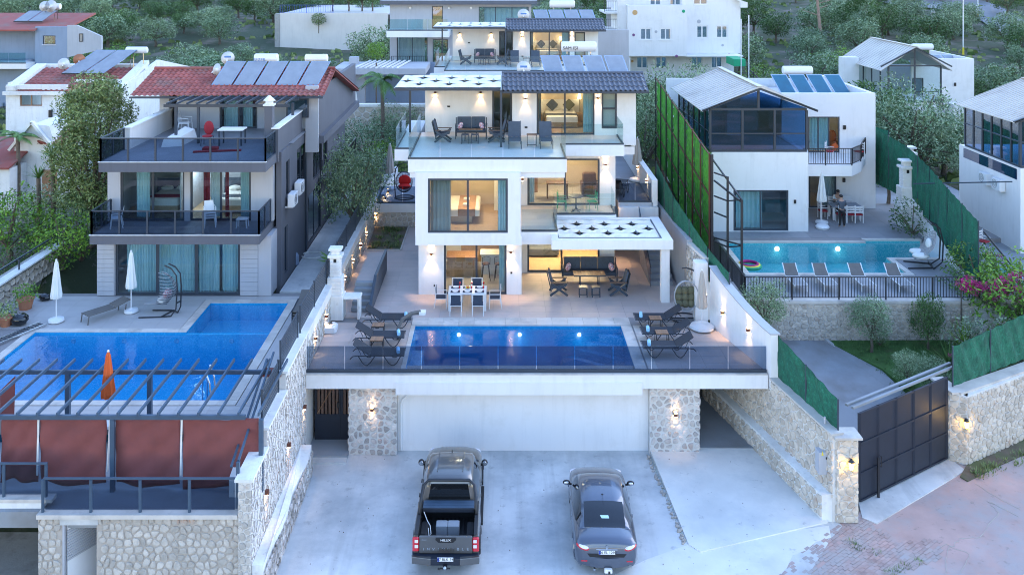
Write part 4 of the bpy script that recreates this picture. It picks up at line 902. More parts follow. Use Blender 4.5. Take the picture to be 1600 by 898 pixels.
def main_villa():
 P=thing('villa','tall white villa with lit rooms, woven shade pergolas and dark tiled roof','house',(0,40.1,ZD));W='white_plaster';D0,D1,D2,D3=40.1,39.3,42.9,44.1
 xl=-3.61;mb=MB();xr=X(815,D0)
 h=[(X(693.5,D0)-xl,X(791.5,D0)-xl,ZD,5.46)]
 wall(mb,(xl,D0),(xr,D0),ZD,5.56,.22,h)
 h1=[(X(824,D2)-xr,X(937,D2)-xr,ZD+.02,5.42)];wall(mb,(xr,D2),(5.52,D2),ZD,5.56,.22,h1)
 wall(mb,(xr,D0+.22),(xr,D2+.22),ZD,5.56,.2);wall(mb,(xl,52),(xl,D0+.22),ZD-1,5.56,.22);wall(mb,(5.52,D2+.22),(5.52,52),ZD-1,5.56,.22);wall(mb,(5.52,52.2),(xl,52.2),ZD-1,5.56,.2)
 obj('wall',mb,W,P)
 window(P,(xl+h[0][0],D0),(xl+h[0][1],D0),ZD+.003,5.46,2,setb=.04,name='sliding_door',fw=.09,splits=[1.46])
 window(P,(xr+h1[0][0],D2),(xr+h1[0][1],D2),ZD+.023,5.42,2,setb=.05,name='sliding_door',fw=.09,splits=[1.64])
 obj('slab',MB().box(X(649,D1),.99,D1,D0+.22,5.56,5.96).box(-3.66,2.298,D0+.222,42.545,5.562,5.958).box(-3.66,5.5,D2+.202,52,5.562,5.958).box(-3.66,2.618,42.551,D2+.2,5.563,5.957),W,P)
 obj('slab',MB().box(.992,2.62,39.9,D0+.22,5.40,5.96).box(2.62,5.56,42.55,D2+.2,5.42,5.96).box(2.3,2.62,40.33,42.6,5.41,5.957),W,P)
 xb=X(648.8,D1);xbr=X(813.5,D1);hb=[(X(668.5,D1)-xb,X(793.5,D1)-xb,Z(364,D1),Z(279,D1))];mb=MB()
 wall(mb,(xb,D1),(xbr,D1),5.961,8.74,.22,hb);wall(mb,(xbr,D1+.22),(xbr,D3),5.961,8.74,.2);wall(mb,(xb,52),(xb,D1+.22),5.961,8.74,.22)
 h3=[(X(824,D3)-xbr,X(937,D3)-xbr,6.0,8.3)];wall(mb,(xbr-.1,D3),(5.72,D3),5.961,8.74,.22,[(h3[0][0]+.1,h3[0][1]+.1,6.0,8.3)]);wall(mb,(5.72,D3+.22),(5.72,52),5.961,8.74,.22)
 obj('wall',mb,W,P)
 window(P,(xb+hb[0][0],D1),(xb+hb[0][1],D1),hb[0][2],hb[0][3],2,setb=.02,name='window',fw=.09)
 window(P,(xbr+h3[0][0],D3),(xbr+h3[0][1],D3),6.003,8.3,2,setb=.05,name='sliding_door',fw=.09,splits=[1.85])
 obj('band',MB().box(-3.9,6.8,45.0,52,8.30,8.699).box(-3.95,2.9,39.58,45,8.45,8.699),W,P)
 fl=obj('balcony_floor',MB().box(.992,2.58,39.94,D3,5.962,5.985).box(2.582,5.5,42.6,D3,5.962,5.985),'pale_tile',P)
 tiles('tile',fl,[(.992,39.98),(2.58,39.98),(2.58,44.08),(.992,44.08)],5.986,.79,.6,'pale_tile',limit=40,gap=.005);tiles('tile',fl,[(2.6,42.65),(5.5,42.65),(5.5,44.08),(2.6,44.08)],5.986,.72,.6,'pale_tile',limit=40,gap=.005)
 glass_rail(P,[(1.0,39.94),(2.58,39.94),(2.58,42.62),(5.5,42.62),(5.5,44.05)],5.963,1.0,'clear_glass','anthracite',1.5,bh=.09)
 fx=(X(862,39),X(1052,39));obj('pergola_frame',MB().box(fx[0],fx[1],39.0,39.35,5.46,5.86).box(fx[1]-.42,fx[1],39.352,42.6,5.47,5.86).box(2.623,fx[1]-.422,42.2,42.548,5.47,5.86).box(2.31,2.60,39.352,40.32,5.47,5.86),W,P)
 obj('pergola_rim',MB().box(2.63,fx[1]-.43,39.36,39.40,5.80,5.88).box(fx[1]-.47,fx[1]-.43,39.401,42.19,5.80,5.88),'anthracite',P)
 woven(P,2.64,fx[1]-.48,39.40,42.18,5.84,4,7)
 obj('column',MB().box(X(1033,39.2),X(1046,39.2),39.15,39.5,ZD,5.46),W,P)
 for u,v in((674,396),(798,393)):lampobj(P,(X(u,D0),D0-.01,Z(v,D0)),(0,-1),True,30)
 lampobj(P,(X(946,D3),D3-.01,Z(257,D3)),(0,-1),True,30);lampobj(P,(.96,43.2,8.0),(1,0),True,14)
 lampobj(P,(5.53,44.3,4.9),(1,0),True,28);lampobj(P,(5.53,47.4,4.9),(1,0),True,28);lampobj(P,(1.02,41.6,7.9),(1,0),True,16)
 for u,v in((679,446),(799,426)):obj('socket',MB().box(X(u,D0)-.04,X(u,D0)+.04,D0-.03,D0-.001,Z(v,D0)-.04,Z(v,D0)+.04),'black',P)
 upper_floor(P,0,0,0,True)
 room(P,xl+.3,xr-.28,D0+.23,45.2,ZD+.03,5.5,e=40,fm='pale_tile');room(P,xr+.28,5.2,D2+.23,47.5,ZD+.04,5.48,e=90,fm='oak',lp=[(2.2,44.6),(4.2,45)])
 room(P,xb+.3,xbr-.28,D1+.23,44.4,5.99,8.6,e=55,fm='oak');room(P,xbr+.3,5.4,D3+.23,48.2,6.0,8.5,e=70,fm='pale_tile')
 return P
main_villa()
# seating corner downlight wash under the pergola
def kitchen():
 y=45.1;z=ZD+.03;t=thing('kitchen_unit','oak and white kitchen units with a built-in oven behind the ground floor sliding door','kitchen',(-2,y,z))
 obj('cabinet',MB().box(-3.0,-1.9,y-.62,y,z+.0,z+2.3),'white_plastic',t);obj('oven',MB().box(-2.75,-2.15,y-.66,y-.625,z+1.35,z+1.9),'black_gloss',t);obj('oven_door_handle',MB().box(-2.55,-2.35,y-.68,y-.661,z+1.15,z+1.18),'black',t)
 obj('base_cabinet',MB().box(-1.89,.4,y-.62,y,z,z+.88),'oak',t);obj('worktop',MB().box(-1.89,.4,y-.66,y,z+.883,z+.92),'travertine',t)
 obj('wall_cabinet',MB().box(-1.85,.4,y-.4,y,z+1.55,z+2.25),'white_plastic',t);obj('cooker_hood',MB().box(-.9,-.3,y-.45,y-.401,z+1.5,z+2.0),'black_gloss',t)
 t=thing('kitchen_island','oak fronted kitchen island left behind the ground floor sliding door','kitchen island',(-1.7,42.6,z))
 obj('island_body',MB().box(-2.45,-1.05,42.3,43.2,z,z+.88),'oak',t);obj('worktop',MB().box(-2.5,-1.0,42.25,43.25,z+.883,z+.92),'wood',t)
 for k in range(3):obj('door_panel',MB().box(-2.44+k*.47,-2.0+k*.47,42.28,42.298,z+.05,z+.85),'oak',t)
 t=thing('breakfast_bar','white raised breakfast bar behind the right half of the kitchen door','bar',(-.3,42.6,z))
 obj('bar_body',MB().box(-.85,.25,42.6,42.9,z,z+1.0),'white_plastic',t);obj('bar_top',MB().box(-.9,.3,42.3,43.1,z+1.003,z+1.05),'linen',t)
def bar_stool():
 t=thing('bar_stool','dark metal bar stool','bar stool');obj('seat',MB().lathe(0,0,[(.17,.72),(.19,.75),(.16,.78)],12),'dark_wood',t)
 for a,b in((1,1),(1,-1),(-1,1),(-1,-1)):obj('leg',MB().beam((.12*a,.12*b,.72),(.19*a,.19*b,0),.025),'black_metal',t)
 obj('backrest',MB().tube([(-.17,.15,.75),(-.18,.2,1.1),(0,.22,1.16),(.18,.2,1.1),(.17,.15,.75)],.014,5),'black_metal',t);return t
kitchen();BS=Kind(bar_stool)
for k,(x_,r_)in enumerate(((-.62,.1),(-.02,-.15))):BS.put((x_,41.9,ZD+.03),math.pi+r_,'dark bar stool at the breakfast bar, %s one'%('left','right')[k],'stools at the breakfast bar')
curtain('pale curtain drawn at the right edge of the kitchen sliding door',.0,.24,40.5,ZD+.05,5.4,'teal_curtain',3)
# first-floor bedroom behind the big window
t=thing('bed','bed with white cover and brown throw behind the big first floor window','bed',(-1.8,42.5,5.99))
obj('bed_base',MB().box(-2.9,-1.25,41.2,43.6,6.03,6.3),'oak',t);obj('mattress',MB().cbox(-2.9,-.9,41.15,43.6,6.3,6.62,.05),'linen',t);obj('throw',MB().box(-1.9,-1.1,41.13,43.62,6.31,6.635),'wood',t)
for k in(0,1):obj('towel',MB().cbox(-1.7,-1.4,41.7+k*1.0,41.95+k*1.0,6.637,6.72,.03),'linen',t)
t=thing('wall_panel','backlit picture panel glowing on the rear wall of the first floor bedroom','wall panel',(-1.4,44.3,7.9));obj('glow_strip',MB().box(-2.0,-.55,44.34,44.38,7.55,8.45),'room_glow',t);obj('picture',MB().box(-1.9,-.65,44.28,44.33,7.65,8.35),'wood',t)
curtain('grey curtain gathered at the left of the big first floor window',-3.05,-2.15,39.75,6.05,8.5,'grey_curtain',5)
curtain('pale curtain at the right of the big first floor window',-.05,.4,39.7,6.05,8.5,'teal_curtain',4)
obj_=thing('wardrobe','cream wardrobe wall at the right of the first floor bedroom','wardrobe',(.1,43.8,5.99));obj('wardrobe_body',MB().box(-.25,.6,43.2,44.3,6.0,8.5),'linen',obj_)
# first-floor salon at the right
t=thing('armchair','brown armchair behind the first floor balcony door','armchair',(4.6,46,6));obj('seat',MB().cbox(4.3,5.0,45.7,46.4,6.1,6.45,.05),'dark_wood',t);obj('backrest',MB().cbox(4.3,5.0,46.2,46.5,6.45,7.1,.05),'dark_wood',t);obj('armrest',MB().cbox(4.2,4.32,45.7,46.4,6.1,6.7,.03),'dark_wood',t);obj('armrest',MB().cbox(4.98,5.1,45.7,46.4,6.1,6.7,.03),'dark_wood',t)
t=thing('writing_desk','dark desk with chair in the middle of the first floor room','desk',(2.9,45.6,6));obj('desk_top',MB().box(2.4,3.5,45.3,45.9,6.72,6.77),'dark_wood',t)
for a,b in((2.45,45.35),(3.45,45.35),(2.45,45.85),(3.45,45.85)):obj('leg',MB().box(a-.025,a+.025,b-.025,b+.025,6.0,6.72),'dark_wood',t)
t=thing('cabinet','tall wooden cabinet in the first floor room left of the desk','cabinet',(1.8,47,6));obj('cabinet_body',MB().box(1.45,2.0,46.6,47.4,6,8.1),'wood',t)
curtain('pale curtain at the left of the first floor balcony door',1.45,1.75,44.5,6.05,8.25,'sheer_curtain',3)
# living room behind the seating corner
t=thing('sofa','large dark grey sofa in the ground floor living room','sofa',(2.1,45.5,ZD));obj('seat',MB().cbox(1.4,3.0,45,46,ZD+.15,ZD+.5,.06),'grey_cushion',t);obj('backrest',MB().cbox(1.4,3.0,45.9,46.3,ZD+.2,ZD+1.0,.06),'grey_cushion',t)
t=thing('sideboard','wooden sideboard and shelf at the back of the living room','sideboard',(4,47,ZD));obj('body',MB().box(3.2,4.8,46.8,47.4,ZD+.05,ZD+.8),'wood',t);obj('shelf',MB().box(3.3,4.6,47.1,47.4,ZD+1.3,ZD+1.36),'wood',t);obj('television',MB().box(3.5,4.5,47.3,47.36,ZD+1.0,ZD+1.25),'tv',t)
# ---- rear villa
def rear_villa():
 P=thing('villa','smaller white villa of the same design standing behind and above the main villa','house',(0,65,4));obj('wall',MB().box(-3.4,7.1,65.95,72,3,10.1),'white_plaster',P)
 upper_floor(P,.35,20.3,1.4,False)
 obj('side_wall',MB().box(7.6,10.2,70.5,70.8,4,12.6),'light_grey_plaster',P);return P
rear_villa()
# ---- side terraces (left with hanging chair, right with umbrella)
def side_terraces():
 t=thing('garden_terrace','raised terrace with smoked glass front and stone wall left behind the main villa','terrace',(-6,50.3,3))
 obj('wall',MB().box(-7.0,-3.95,50.3,50.6,3.0,4.4),'mortar',t);stones(t,(-7.0,50.3),(-3.95,50.3),3.1,3.93,.22,'limestone',.02,.05,41,limit=60)
 obj('band',MB().box(-7.0,-3.95,50.22,50.3,3.935,4.4),'white_plaster',t);fl=obj('floor',MB().box(-7.0,-3.9,50.605,58,4.2,4.36),'pale_tile',t);tiles('tile',fl,[(-6.95,50.7),(-3.95,50.7),(-3.95,57.9),(-6.95,57.9)],4.36,.75,.6,'pale_tile',limit=50)
 glass_rail(t,[(-6.9,50.4),(-3.95,50.4)],4.40,.95,'smoked_glass','anthracite',1.4,bh=.09)
 obj('wall',MB().box(-6.75,-6.55,51,58,4.361,4.75),'white_plaster',t);lampobj(t,(-6.54,52.2,4.58),(1,0),False,2);lampobj(t,(-6.54,50.9,4.55),(1,0),False,2)
 s_=structure('garden_bed',MB().prism([(-6.85,46.25),(-5.12,46.25),(-5.06,50.25),(-6.95,50.25)],3.0,3.13),'soil')
 k=obj('kerb',MB().box(-6.9,-5.1,46.17,46.25,3.0,3.16).box(-5.12,-5.05,46.251,50.25,3.0,3.16),'travertine',s_)
 sp=[(random.Random(k).uniform(-6.7,-5.3),random.Random(k+99).uniform(46.5,50),3.13,.22,30,.16)for k in range(30)]
 weeds('garden_grass',sp,'mixed_leaf',5,'patchy grass in the small bed left of the villa')
 t=thing('garden_terrace','raised side terrace with smoked glass rail right of the main villa','terrace',(7,44.7,5.9));
 obj('slab',MB().box(5.95,7.66,44.7,56,5.55,5.98),'light_grey_plaster',t);obj('ledge',MB().box(5.95,7.9,44.45,44.698,5.1,5.80),'white_plaster',t);fl=obj('floor',MB().box(5.96,7.6,44.72,56,5.983,5.99),'grey_tile',t);tiles('tile',fl,[(5.97,44.75),(7.6,44.75),(7.6,55.9),(5.97,55.9)],5.99,.8,.6,'grey_tile',limit=40)
 glass_rail(t,[(5.98,44.76),(7.6,44.76)],5.99,.95,'smoked_glass','anthracite',1.0,bh=.09)
 obj('wall',MB().box(7.62,7.9,44.7,58,5.0,7.1),'white_plaster',t)
 for D in(46.0,49.0):lampobj(t,(7.61,D,6.75),(-1,0),True,4)
 obj('wall',MB().box(5.9,8.0,56.1,56.3,5,9.0),'blue_plaster',t);stones(t,(6.0,56.1),(7.6,56.1),6,8.9,.35,'limestone',.03,.04,44,limit=0)
 t=thing('stair','side stair with smoked glass balustrade between the villa and its right wall','stair',(7,43,ZD))
 for k in range(9):obj('step',MB().box(6.95,8.0,41.2+k*.34,41.535+k*.34,ZD,ZD+.2+k*.19),'grey_tile',t)
 mb=MB();mb.extrude([(6.9,40.9,ZD+.05),(6.9,44.3,ZD+1.9),(6.9,44.3,ZD+2.75),(6.9,40.9,ZD+.95)],(.014,0,0));obj('glass_panel',mb,'smoked_glass',t)
 obj('handrail',MB().beam((6.907,40.9,ZD+.97),(6.907,44.3,ZD+2.77),.04),'anthracite',t)
side_terraces()
def stair_block():
 t=thing('stair','grey stair block with solid parapet at the left of the pool terrace','stair',(-5.9,39,ZD))
 n=5
 for k in range(n):obj('step',MB().box(-6.3,-5.5,38.1+k*.28,38.1+(k+1)*.28-.002,ZD+.02,ZD+.17*(k+1)),'grey_slab',t)
 obj('landing',MB().box(-6.3,-5.5,39.502,43.2,ZD+.02,3.95),'deck_tile',t)
 obj('parapet',MB().extrude([(-5.5,37.7,ZD+.02),(-5.5,43.2,ZD+.02),(-5.5,43.2,4.1),(-5.5,39.5,4.15),(-5.5,37.7,3.35)],(.09,0,0)),'grey_plaster',t);obj('parapet_cap',MB().beam((-5.455,37.7,3.37),(-5.455,39.5,4.17),.12,.03).beam((-5.455,39.503,4.17),(-5.455,43.2,4.12),.12,.03),'anthracite',t)
stair_block()
# FURNITURE (prototypes at the origin, front towards -Y)
def lounger():
 """sling lounger along X: foot at +X, raised head at -X; legs bent like a wide U"""
 t=thing('sun_lounger','sun lounger','sun lounger');L=1.95;w=.33;zs=.36
 obj('frame',MB().tube([(-.30,-w,zs),(.97,-w,zs),(.97,w,zs),(-.30,w,zs)],.018,6),'dark_sling',t)
 obj('sling',MB().box(-.29,.95,-w+.02,w-.02,zs,zs+.02),'dark_sling',t)
 a=R(33);hx,hz=-.30-.72*math.cos(a),zs+.72*math.sin(a)
 obj('backrest',MB().extrude([(-.30,-w,zs),(hx,-w,hz),(hx-.015,-w,hz+.025),(-.305,-w,zs+.03)],(0,2*w,0)),'dark_sling',t)
 for s_ in(-w,w):
  obj('leg',MB().tube([(.85,s_,zs),(.70,s_,.10),(.60,s_,.02),(.50,s_,.02),(.40,s_,.10),(.22,s_,zs)],.018,6),'dark_sling',t)
  obj('leg',MB().tube([(-.10,s_,zs),(-.28,s_,.10),(-.38,s_,.02),(-.46,s_,.02),(-.56,s_,.10),(-.72,s_,zs)],.018,6),'dark_sling',t)
  obj('side_rail',MB().tube([(-.30,s_,zs),(-.75,s_,zs),(-.92,s_,zs-.02),(-1.02,s_,zs-.12)],.018,6),'dark_sling',t)
  obj('strut',MB().tube([(-.62,s_*.9,zs+.02),(-.72,s_*.9,zs+.24)],.012,5),'dark_sling',t)
 return t
LG=Kind(lounger)
def towel_roll():
 return tag(obj('rolled_towel',MB().tube([(0,-.17,0),(0,.17,0)],.07,12),'towel',loc=(0,0,0)),'towel','towel')
TW=Kind(towel_roll)
def side_table():
 t=thing('side_table','table','side table')
 for k in range(6):obj('slat',MB().box(-.24+k*.08+.003,-.24+(k+1)*.08-.003,-.20,.20,.42,.44),'wood',t)
 obj('table_frame',MB().box(-.25,.25,-.21,-.19,.395,.418).box(-.25,.25,.19,.21,.395,.418).box(-.25,-.23,-.19,.19,.395,.418).box(.23,.25,-.19,.19,.395,.418),'black_metal',t)
 for a in(-.235,.235):
  for b in(-.195,.195):obj('leg',MB().box(a-.013,a+.013,b-.013,b+.013,0,.394),'black_metal',t)
 return t
ST=Kind(side_table)
sides=['farthest from the glass rail','middle','nearest the glass rail']
for k,(u,v)in enumerate(((607,514),(594,543),(592,572))):
 D=Dz(v,ZD)+.33;x=X(u,D);LG.put((x,D,ZD+.02),0,'black sling lounger left of the main pool, %s'%sides[k],'loungers beside the main pool')
 TW.put((x+.72,D-.02,ZD+.46),R(8),'rolled pale blue towel on the %s lounger left of the pool'%('back','middle','front')[k],'rolled towels on the loungers')
for k,(u,v)in enumerate(((1028,514),(1040,537),(1043,560))):
 D=Dz(v,ZD)+.33;x=X(u,D);LG.put((x,D,ZD+.02),math.pi,'black sling lounger right of the main pool, %s'%sides[k],'loungers beside the main pool')
 TW.put((x-.70,D,ZD+.46),R(-8),'rolled pale blue towel on the %s lounger right of the pool'%('back','middle','front')[k],'rolled towels on the loungers')
for lab,u,v in(('between the back and middle loungers left of the pool',591,524),('between the middle and front loungers left of the pool',589,547),('between the back and middle loungers right of the pool',1024,513),('between the middle and front loungers right of the pool',1034,536)):
 D=Dz(v+2,ZD)+.1;ST.put((X(u,D),D,ZD+.02),0,'small wood topped side table '+lab,'side tables between the loungers')
def dining_chair():
 t=thing('dining_chair','chair','chair')
 obj('seat',MB().box(-.22,.22,-.22,.22,.43,.45),'navy_cushion',t);obj('backrest',MB().box(-.20,.20,.215,.235,.50,.88),'navy_cushion',t)
 for s_ in(-.235,.235):
  obj('leg',MB().tube([(s_,-.24,0),(s_,-.22,.62)],.016,6),'white_metal',t);obj('leg',MB().tube([(s_,.30,0),(s_,.22,.45),(s_,.26,.92)],.016,6),'white_metal',t)
  obj('armrest',MB().box(s_-.02,s_+.02,-.24,.24,.62,.64),'white_metal',t)
 obj('seat_frame',MB().box(-.235,.235,-.235,.235,.405,.428),'white_metal',t);obj('top_rail',MB().box(-.235,.235,.245,.265,.885,.91),'white_metal',t)
 return t
DC=Kind(dining_chair)
def dining_set():
 D=38.15;x0,x1=X(700,D),X(760,D);cx=(x0+x1)/2;z=ZD+.02
 t=thing('dining_table','long white dining table laid for six near the kitchen door','dining table',(cx,D+.4,z))
 obj('table_top',MB().cbox(x0,x1,D,D+.95,z+.70,z+.75,.01),'white_metal',t);
 for a in(x0+.05,x1-.05):
  for b in(D+.05,D+.9):obj('leg',MB().box(a-.04,a+.04,b-.04,b+.04,z,z+.70),'white_metal',t)
 zt=z+.751;rd=random.Random(2);names=['front left','front middle','front right','back left','back middle','back right']
 for k in range(6):
  px=x0+.3+(k%3)*(x1-x0-.6)/2;py=D+.22+(k//3)*.5
  tag(obj('placemat',MB().cbox(px-.2,px+.2,py-.14,py+.14,zt,zt+.006,.002),'navy_cushion',loc=(px,py,zt)),'dark placemat at the %s setting of the dining table'%names[k],'placemat','placemats on the dining table')
  tag(obj('plate',MB().lathe(px,py,[(.06,zt+.007),(.12,zt+.02),(.125,zt+.024),(.07,zt+.014)],16),'white',loc=(px,py,zt)),'white plate at the %s setting of the dining table'%names[k],'plate','plates on the dining table')
  tag(obj('wine_glass',MB().lathe(px+.17,py+.12,[(.035,zt+.007),(.006,zt+.015),(.006,zt+.09),(.035,zt+.13),(.03,zt+.2)],10),'red_lamp',loc=(px,py,zt)),'glass of red wine at the %s setting'%names[k],'wine glass','wine glasses on the dining table')
 o=thing('fruit_bowl','bowl of yellow and red fruit in the middle of the dining table','fruit bowl',(cx,D+.5,zt));obj('bowl',MB().lathe(cx,D+.5,[(.06,zt),(.14,zt+.07),(.13,zt+.07),(.05,zt+.02)],14),'white',o)
 for k in range(5):a=k*1.25;obj('fruit',MB().blob((cx+.06*math.cos(a),D+.5+.06*math.sin(a),zt+.09),.042,8,6),('yellow','orange_canvas','red_cushion')[k%3],o)
 for k,(a,b,r_,lab)in enumerate(((cx-.47,D-.28,180,'left chair on the pool side of the dining table'),(cx+.47,D-.28,180,'right chair on the pool side of the dining table'),(cx-.47,D+1.2,0,'left chair on the house side of the dining table'),(cx+.38,D+1.2,0,'right chair on the house side of the dining table'),(x0-.32,D+.5,90,'chair at the left end of the dining table'),(x1+.36,D+.45,-90,'chair at the right end of the dining table'))):
  DC.put((a,b,z),R(r_),'white framed navy '+lab,'chairs round the dining table')
dining_set()
def xchair():
 """armchair with crossed plank legs, high reclined cushion back; faces +X"""
 t=thing('garden_armchair','armchair','armchair')
 for s_ in(-.33,.33):
  obj('leg',MB().beam((-.38,s_,.02),(.36,s_,.55),.09,.05,(0,1,0)),'anthracite',t);obj('leg',MB().beam((.40,s_*.99+.002,.02),(-.34,s_*.99+.002,.55),.09,.05,(0,1,0)),'anthracite',t)
  obj('armrest',MB().box(-.36,.42,s_-.05,s_+.05,.58,.61),'dark_wood',t)
 obj('seat',MB().extrude([(-.33,-.29,.30),(.34,-.29,.40),(.34,-.29,.48),(-.33,-.29,.40)],(0,.58,0)),'grey_cushion',t)
 obj('backrest',MB().extrude([(-.30,-.27,.36),(-.20,-.27,.38),(-.36,-.27,1.02),(-.42,-.2,1.08),(-.47,-.27,1.0)],(0,.54,0)),'grey_cushion',t,bevel=.03)
 obj('back_frame',MB().extrude([(-.345,-.3,.2),(-.31,-.3,.2),(-.5,-.3,1.0),(-.53,-.3,.98)],(0,.6,0)),'anthracite',t);return t
XC=Kind(xchair)
def bench(w,seats,cushions=True):
 t=thing('garden_sofa','sofa','sofa')
 for a in(-w/2,w/2):
  for b in(-.33,.3):obj('leg',MB().box(a-.025,a+.025,b-.025,b+.025,0,.62 if b<0 else.95),'anthracite',t)
  obj('armrest',MB().box(a-.04,a+.04,-.36,.28,.62,.65),'anthracite',t)
 obj('seat_frame',MB().box(-w/2+.03,w/2-.03,-.34,.3,.30,.34),'anthracite',t);obj('seat',MB().cbox(-w/2+.04,w/2-.04,-.36,.22,.342,.46,.03),'grey_cushion',t)
 for k in range(seats):
  a=-w/2+.05+(w-.1)*k/seats;b=-w/2+.05+(w-.1)*(k+1)/seats;c=obj('back_cushion',MB().extrude([(a+.005,.14,.462),(a+.005,.26,.462),(a+.005,.36,.98),(a+.005,.24,1.0)],(b-a-.01,0,0)),'grey_cushion',t,bevel=.03)
  for q in(.3,.7):
   for r_ in(.62,.84):obj('button',MB().blob((a+(b-a)*q,.14+(r_-.462)*.19,r_),.02,6,4),'black',c)
 return t
def stool():
 t=thing('garden_stool','stool','stool');obj('seat',MB().cbox(-.19,.19,-.17,.17,.40,.44,.01),'anthracite',t)
 for a in(-.165,.165):
  for b in(-.145,.145):obj('leg',MB().box(a-.02,a+.02,b-.02,b+.02,0,.40),'anthracite',t)
  obj('stretcher',MB().box(a-.012,a+.012,-.125,.125,.08,.11),'anthracite',t)
 obj('stretcher',MB().box(-.145,.145,-.155,-.135,.11,.14),'anthracite',t);return t
SO=Kind(stool)
def coffee_table(w,d,h,n):
 t=thing('coffee_table','table','coffee table')
 for k in range(n):obj('slat',MB().box(-w/2+w*k/n+.004,-w/2+w*(k+1)/n-.004,-d/2,d/2,h-.03,h),'wood',t)
 obj('table_frame',MB().box(-w/2,w/2,-d/2-.02,-d/2-.001,h-.06,h+.002).box(-w/2,w/2,d/2+.001,d/2+.02,h-.06,h+.002),'anthracite',t)
 for a in(-w/2+.3,w/2-.3):
  for b in(-d/2+.05,d/2-.05):obj('leg',MB().box(a-.02,a+.02,b-.02,b+.02,0,h-.031),'anthracite',t)
 return t
def cushion(label,x,y,z,rz=0,tilt=20,s=.2):
 o=obj('cushion',MB().blob((0,0,0),(s,.08,s),4,6).xf(Matrix.Rotation(R(tilt),4,'Y')),'floral',loc=(0,0,0),smooth=True,sub=1);WL[o.name]=(x,y,z);o.location=(x,y,z);o.rotation_euler=(R(-15),0,rz);return tag(o,label,'cushion')
z=ZD+.02;B3=place(bench(2.5,3),(X(922,41.6),41.9,z));B3['label']='dark grey three seat garden sofa with tufted back cushions on the pool terrace'
cushion('red and white floral cushion on the left end of the terrace sofa',X(922,41.6)-1.0,41.75,z+.66,.2,30);cushion('red and white floral cushion on the right end of the terrace sofa',X(922,41.6)+1.0,41.75,z+.66,-.2,-25)
CT=place(coffee_table(1.45,.62,.62,13),(X(921,40.9),41.05,z));CT['label']='slatted wood coffee table in front of the terrace sofa'
XC.put((X(873,39.9),40.2,z),0,'grey armchair with crossed legs left of the terrace coffee table','armchairs with crossed legs');XC.put((X(967,39.9),40.2,z),math.pi,'grey armchair with crossed legs right of the terrace coffee table','armchairs with crossed legs')
for k,u in enumerate((911,931)):D=39.85;SO.put((X(u,D),D,z),0,'dark square stool in front of the terrace coffee table, %s one'%('left','right')[k],'small dark stools')
def upper_set(ox,oy,oz,who,lab2):
 z=9.29+oz;y=44.1+oy;cx=X(736,44.1)+ox;b=bench(1.5,2);place(b,(cx,y+.2,z));b['label']='dark grey two seat sofa on the %s balcony'%who
 cushion('floral cushion on the left of the two seat sofa, %s balcony'%who,cx-.52,y+.05,z+.62,.2,30,.19);cushion('floral cushion on the right of the two seat sofa, %s balcony'%who,cx+.52,y+.05,z+.62,-.2,-30,.19)
 c=place(coffee_table(1.15,.5,.55,8),(cx,y-.5,z));c['label']='slatted wood coffee table on the %s balcony'%who
 XC.put((X(692,43.4)+ox,43.4+oy,z),0,'grey armchair with crossed legs at the left on the %s balcony'%who,'armchairs with crossed legs');XC.put((X(776,43.4)+ox,43.4+oy,z),math.pi,'grey armchair with crossed legs at the right on the %s balcony'%who,'armchairs with crossed legs')
 for k,u in enumerate((727,742)):SO.put((X(u,42.9)+ox,42.95+oy,z),0,'%s dark stool before the sofa on the %s balcony'%(('left','right')[k],who),'small dark stools')
upper_set(0,0,0,'top floor','');upper_set(.35,20.3,1.4,'rear villa','')
def upright_lounger():
 t=thing('garden_lounger','lounger','sun lounger');a=R(68)
 obj('sling',MB().box(-.27,.27,-.95,.25,.34,.36),'grey_cushion',t);obj('backrest',MB().extrude([(-.27,.25,.35),(-.27,.52,1.02),(-.27,.54,1.0),(-.27,.28,.34)],(.54,0,0)),'grey_cushion',t)
 for s_ in(-.29,.29):
  obj('side_rail',MB().tube([(s_,-.97,.34),(s_,.26,.35),(s_,.54,1.04)],.018,6),'anthracite',t)
  for b in(-.9,.2):obj('leg',MB().tube([(s_,b,.34),(s_,b-.05,0)],.018,6),'anthracite',t)
 return t
UL=Kind(upright_lounger)
for ox,oy,oz,who in((0,0,0,'top floor'),(.35,20.3,1.4,'rear villa')):
 zz=9.29+oz
 for k,u in enumerate((804.5,853)):UL.put((X(u,42.3)+ox,42.6+oy,zz),0,'dark sling lounger with raised back on the %s balcony, %s one'%(who,('left','right')[k]),'raised back loungers on the upper balconies')
 cx=X(831,42.2)+ox;t=thing('side_table','small dark side table between the two loungers on the %s balcony'%who,'side table',(cx,42.2+oy,zz));obj('table_top',MB().box(cx-.24,cx+.24,42.0+oy,42.4+oy,zz+.55,zz+.58),'dark_wood',t)
 obj('table_frame',MB().box(cx-.23,cx-.2,42.18+oy,42.22+oy,zz,zz+.549).box(cx+.2,cx+.23,42.18+oy,42.22+oy,zz,zz+.549).box(cx-.198,cx+.198,42.18+oy,42.22+oy,zz+.06,zz+.09),'anthracite',t)
